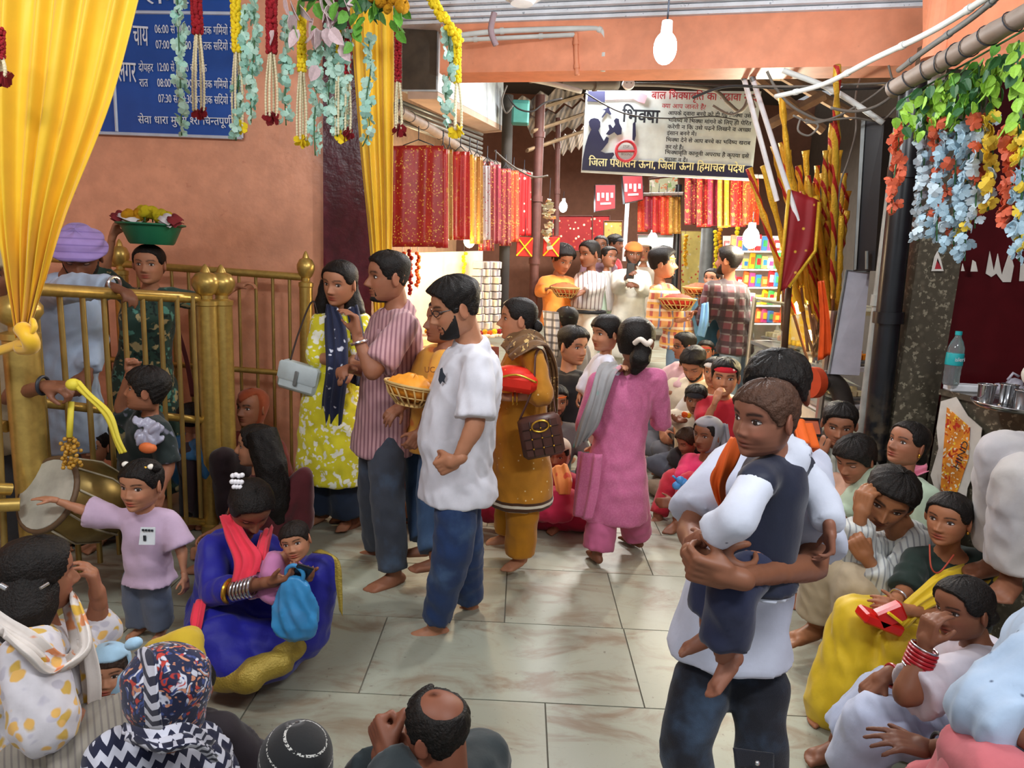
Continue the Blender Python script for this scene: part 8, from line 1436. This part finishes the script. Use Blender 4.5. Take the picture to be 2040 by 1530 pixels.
basket('cane basket of red offerings carried by the man in the multicolour check shirt', (1.457,6.4,1.295), .17, .10, 'red offerings heaped in the basket of the man in the check shirt', mat('cloth_red_pile', '#c9382a', rough=.8), (-.1, .0))
pl = cm('maroon_plaid', '#5a2f38', fn=p_chain(p_check('#d5cccc', None, .115, .13), p_check('#241a20', None, .115, .5)))
p = person('man in a maroon and white plaid shirt turned away at the right stall', (1.945,6.6,1.77), 54, yaw=-125, base=(2.099,6.588,.16), H=1.70, sk=SK2, hair=dict(MEN, T=.17, S=.07, nape=-.55), beard='full', j=dict(shL=(1.796,6.55,1.505), elL=(1.773,6.6,1.189), wrL=(1.78,6.8,1.346), elR=(2.126,6.5,1.215), wrR=(2.121,6.6,1.011)), cloth=[('shirt', pl, dict(hem=.14, sleeve=1.7, off=.03, folds=.02, collar=True)), ('jeans', denim('mid_denim', '#7f93a8'), dict(r=(.1,.085,.08,.075)))])
basket('cane basket held by the man in the plaid shirt', (1.741,6.75,1.411), .16, .09, 'rust cloth in the basket of the man in the plaid shirt', mat('cloth_rust_pile', '#a8562c', rough=.8))
tw = thing('towel', 'light blue towel over the forearm of the man in plaid', 'cloth', (1.741,6.5,1.244)); strip('cloth', cm('sky_towel', '#6fa0cc'), [((1.711,6.5,1.362), (1.776,6.5,1.379)), ((1.698,6.46,1.198), (1.783,6.46,1.202)), ((1.682,6.46,1.064), (1.76,6.46,1.048))], tw, pleat=.012, pn=2); strip('under_fold', cm('sky_towel', ''), [((1.736,6.56,1.359), (1.802,6.56,1.376)), ((1.748,6.56,1.143), (1.824,6.56,1.147))], tw, pleat=.01, pn=2)
person('girl with tied hair standing between the two basket carriers', (1.92,7,1.588), 40, yaw=-40, sk=SK1, sex='f', H=1.45, hair=dict(WOM, add=bun(r=.35)), cloth=[('kurta', cm('teal_kurta', '#3f6a7a'), dict(hem=.35, sleeve=1.2)), ('salwar', cm('teal_kurta', ''))])
p = person('seated man in a pale pink shirt and glasses in the lane', (1.408,5.8,1.029), 50, yaw=-80, pitch=6, pose='squat', sk=SK2, hair=MEN, cloth=[('tshirt', cm('pale_pink', '#cfa8ac'), dict(hem=0, sleeve=.9, off=.028)), ('trousers', cm('grey_pants', ''))], parts=[('hard', 'spectacles', M_blackm, [('ht', [(.45, .62, .15), (.1, .78, .15), (.1, .78, -.05), (.45, .62, -.05)], .025, 1), ('ht', [(-.45, .62, .15), (-.1, .78, .15), (-.1, .78, -.05), (-.45, .62, -.05)], .025, 1), ('ht', [(.45, .62, .1), (.74, .0, .1)], .02), ('ht', [(-.45, .62, .1), (-.74, .0, .1)], .02)], {})])
person('bearded man in a cream shirt looking down, seated in the lane', (1.417,5.45,.927), 62, yaw=-35, pitch=40, pose='cross', sk=SK1, hair=dict(MEN, S=.02), beard='full', eyes='down', cloth=[('shirt', cm('cream_shirt', '#d5c9b0'), dict(hem=0, sleeve=1.4, off=.03)), ('trousers', cm('grey_pants', ''))])
p = person('boy in red with a red bandana, hand at his mouth', (1.509,4.9,.92), 70, yaw=-18, pitch=4, pose='cross', child=.3, H=1.4, sk=SK1, hair=MEN, cover=[('bandana', cm('red_bandana', '#c42030', fn=p_spots(['#f0d9c8'], 16, .14)), lambda x, y, z, az: z-.38-.0*x, .09)], j=dict(elR=(1.349,4.75,.581), wrR=(1.392,4.68,.782)), hands=dict(R=dict(p='cup', d=(.3,.1,.9), n=(.6,.5,0))), cloth=[('tshirt', cm('red_tee', '#b31f30'), dict(hem=0, sleeve=.8)), ('trousers', cm('dark_trouser', ''))])
p = person('child in cream with a black patterned bandana holding marigold petals', (1.34,5,.727), 54, yaw=-22, pitch=10, pose='cross', child=.5, H=1.25, sk=SK3, hair=MEN, cover=[('bandana', cm('black_bandana', '#1d1d22', fn=p_spots(['#b9b9b4'], 16, .18)), lambda x, y, z, az: z-.30, .09)], j=dict(elR=(1.175,4.9,.611), wrR=(1.202,4.75,.618)), hands=dict(R=dict(p='cup', d=(-.7,-.3,0), n=(0,0,1))), cloth=[('shirt', cm('cream_shirt', ''), dict(hem=0, sleeve=1.3, off=.03)), ('trousers', cm('slate_pants', '#4f525c'))])
t = thing('petals', 'orange petals in the palm of the child with the black bandana', 'flower', (1.186,4.7,.673)); flower('petal_heap', (1.193,4.7,.673), .03, M_org, t, 1); flower('petal_heap', (1.221,4.7,.668), .025, M_mar, t, 2)
p = person('thin person in magenta with a grey veil sitting at the edge of the aisle', (1.289,4.45,.598), 66, yaw=-52, pitch=6, pose='squat', sk=SK3, sex='f', nose=1.25, jaw=.9, hair=WOM, cover=[('veil', cm('grey_veil', '#85848a'), lambda x, y, z, az: np.where(y > .2, z-.62, .5), .14)], j=dict(knR=(1.101,4.5,.258), anR=(.999,4.4,.018), knL=(1.169,4.3,.311), anL=(1.098,4.25,.065), elR=(1.156,4.45,.295), wrR=(1.141,4.25,.24)), cloth=[('blouse', cm('magenta_blouse', '#c9265c'), dict(hem=0, sleeve=1.2)), ('salwar', cm('red_salwar', '#b32438'))])
add_part(p, 'strip', 'veil_fall', cm('grey_veil', ''), [((1.363,4.5,.679), (1.4,4.4,.688)), ((1.374,4.5,.469), (1.445,4.4,.484)), ((1.385,4.5,.182), (1.474,4.4,.204))], dict(pleat=.012, pn=3)); add_part(p, 'hard', 'bangle', M_gold, [ring(V((1.136,4.28,.264))+V((0, 0, .012*k)), (.1,-.3,.9), .034, .004) for k in range(5)])
bz_ = thing('blue_packet', 'small blue plastic packet at the knee of the person in magenta', 'packet', (1.098,4.15,.341)); g = G()
for k in range(6): g.ell(V((1.075,4.15,.35))+V((.02*k-.03, 0, .012*((k*3) % 4)-.02)), (.03, .02, .028), None, 8, 6)
obj('film', g, mat('blue_film', '#4a8fd0', rough=.3), bz_, True); g = G(); g.tube([(1.041,4.15,.371), (1.014,4.15,.393)], .008, 6); obj('twist', g, mat('blue_film', ''), bz_, True)
p = person('small child with brown hair leaning forward beside the person in magenta', (1.238,4.75,.464), 48, yaw=-60, pitch=25, pose='cross', child=.8, H=1.0, sk=SK2, hair=dict(MEN, c='#3a2618', T=.2, S=.12), eyes='down', cloth=[('tshirt', cm('slate_tee', '#4a4d58'), dict(hem=0, sleeve=1.2)), ('shorts', cm('tan_pants', ''))])
person('person sitting low behind the pink striped shirt, one bare shin stretched out', (-.852,4.35,.495), 70, yaw=-30, pose='cross', sk=SK3, hair=MEN, feet='L', j=dict(knR=(-.938,4.1,.095), anR=(-1.081,3.92,-.091), toeR=(-.7,-.6,0)), cloth=[('tshirt', cm('dim_maroon', '#4a1f22'), dict(hem=0, sleeve=.9, off=.03)), ('shorts', cm('dim_shorts', '#2d2a30'), dict(len=.95))])
person('person in a white skullcap seated behind the red bandana boy', (1.535,5.25,.9), 56, yaw=-40, pose='cross', sk=SK1, hair=MEN, cover=[('cap', cm('white_cap', '#d5d2cc'), lambda x, y, z, az: z-.34, .10)], cloth=[('shirt', cm('white_shirt', '#d0cdc8'), dict(hem=0, sleeve=1.3, off=.03)), ('trousers', cm('grey_pants', ''))])
person('person in pale green with a white shawl, third row up the lane', (1.044,8.4,1.771), 40, yaw=30, sk=SK2, sex='f', H=1.58, hair=WOM, cloth=[('kurta', cm('pale_green', '#a9bba4'), dict(hem=.4, sleeve=1.6)), ('salwar', cm('pale_green', ''))], parts=[('strip', 'shawl', cm('white_shirt', ''), [((.948,8.2,1.602), (1.043,8.2,1.606)), ((1,8.2,1.368), (1.12,8.2,1.373)), ((1.041,8.2,1.13), (1.149,8.2,1.135))], dict(pleat=.01, pn=2))])
person('child with a red headband peering from behind the check shirt man', (1.706,6.2,.946), 40, yaw=-20, pose='cross', child=.5, H=1.2, sk=SK2, hair=MEN, cover=[('headband', cm('red_bandana', ''), lambda x, y, z, az: .08-np.abs(z-.45), .12)], cloth=[('tshirt', cm('white_shirt', ''), dict(hem=0, sleeve=.9)), ('shorts', cm('grey_pants', ''))])
flush()
flush_text()
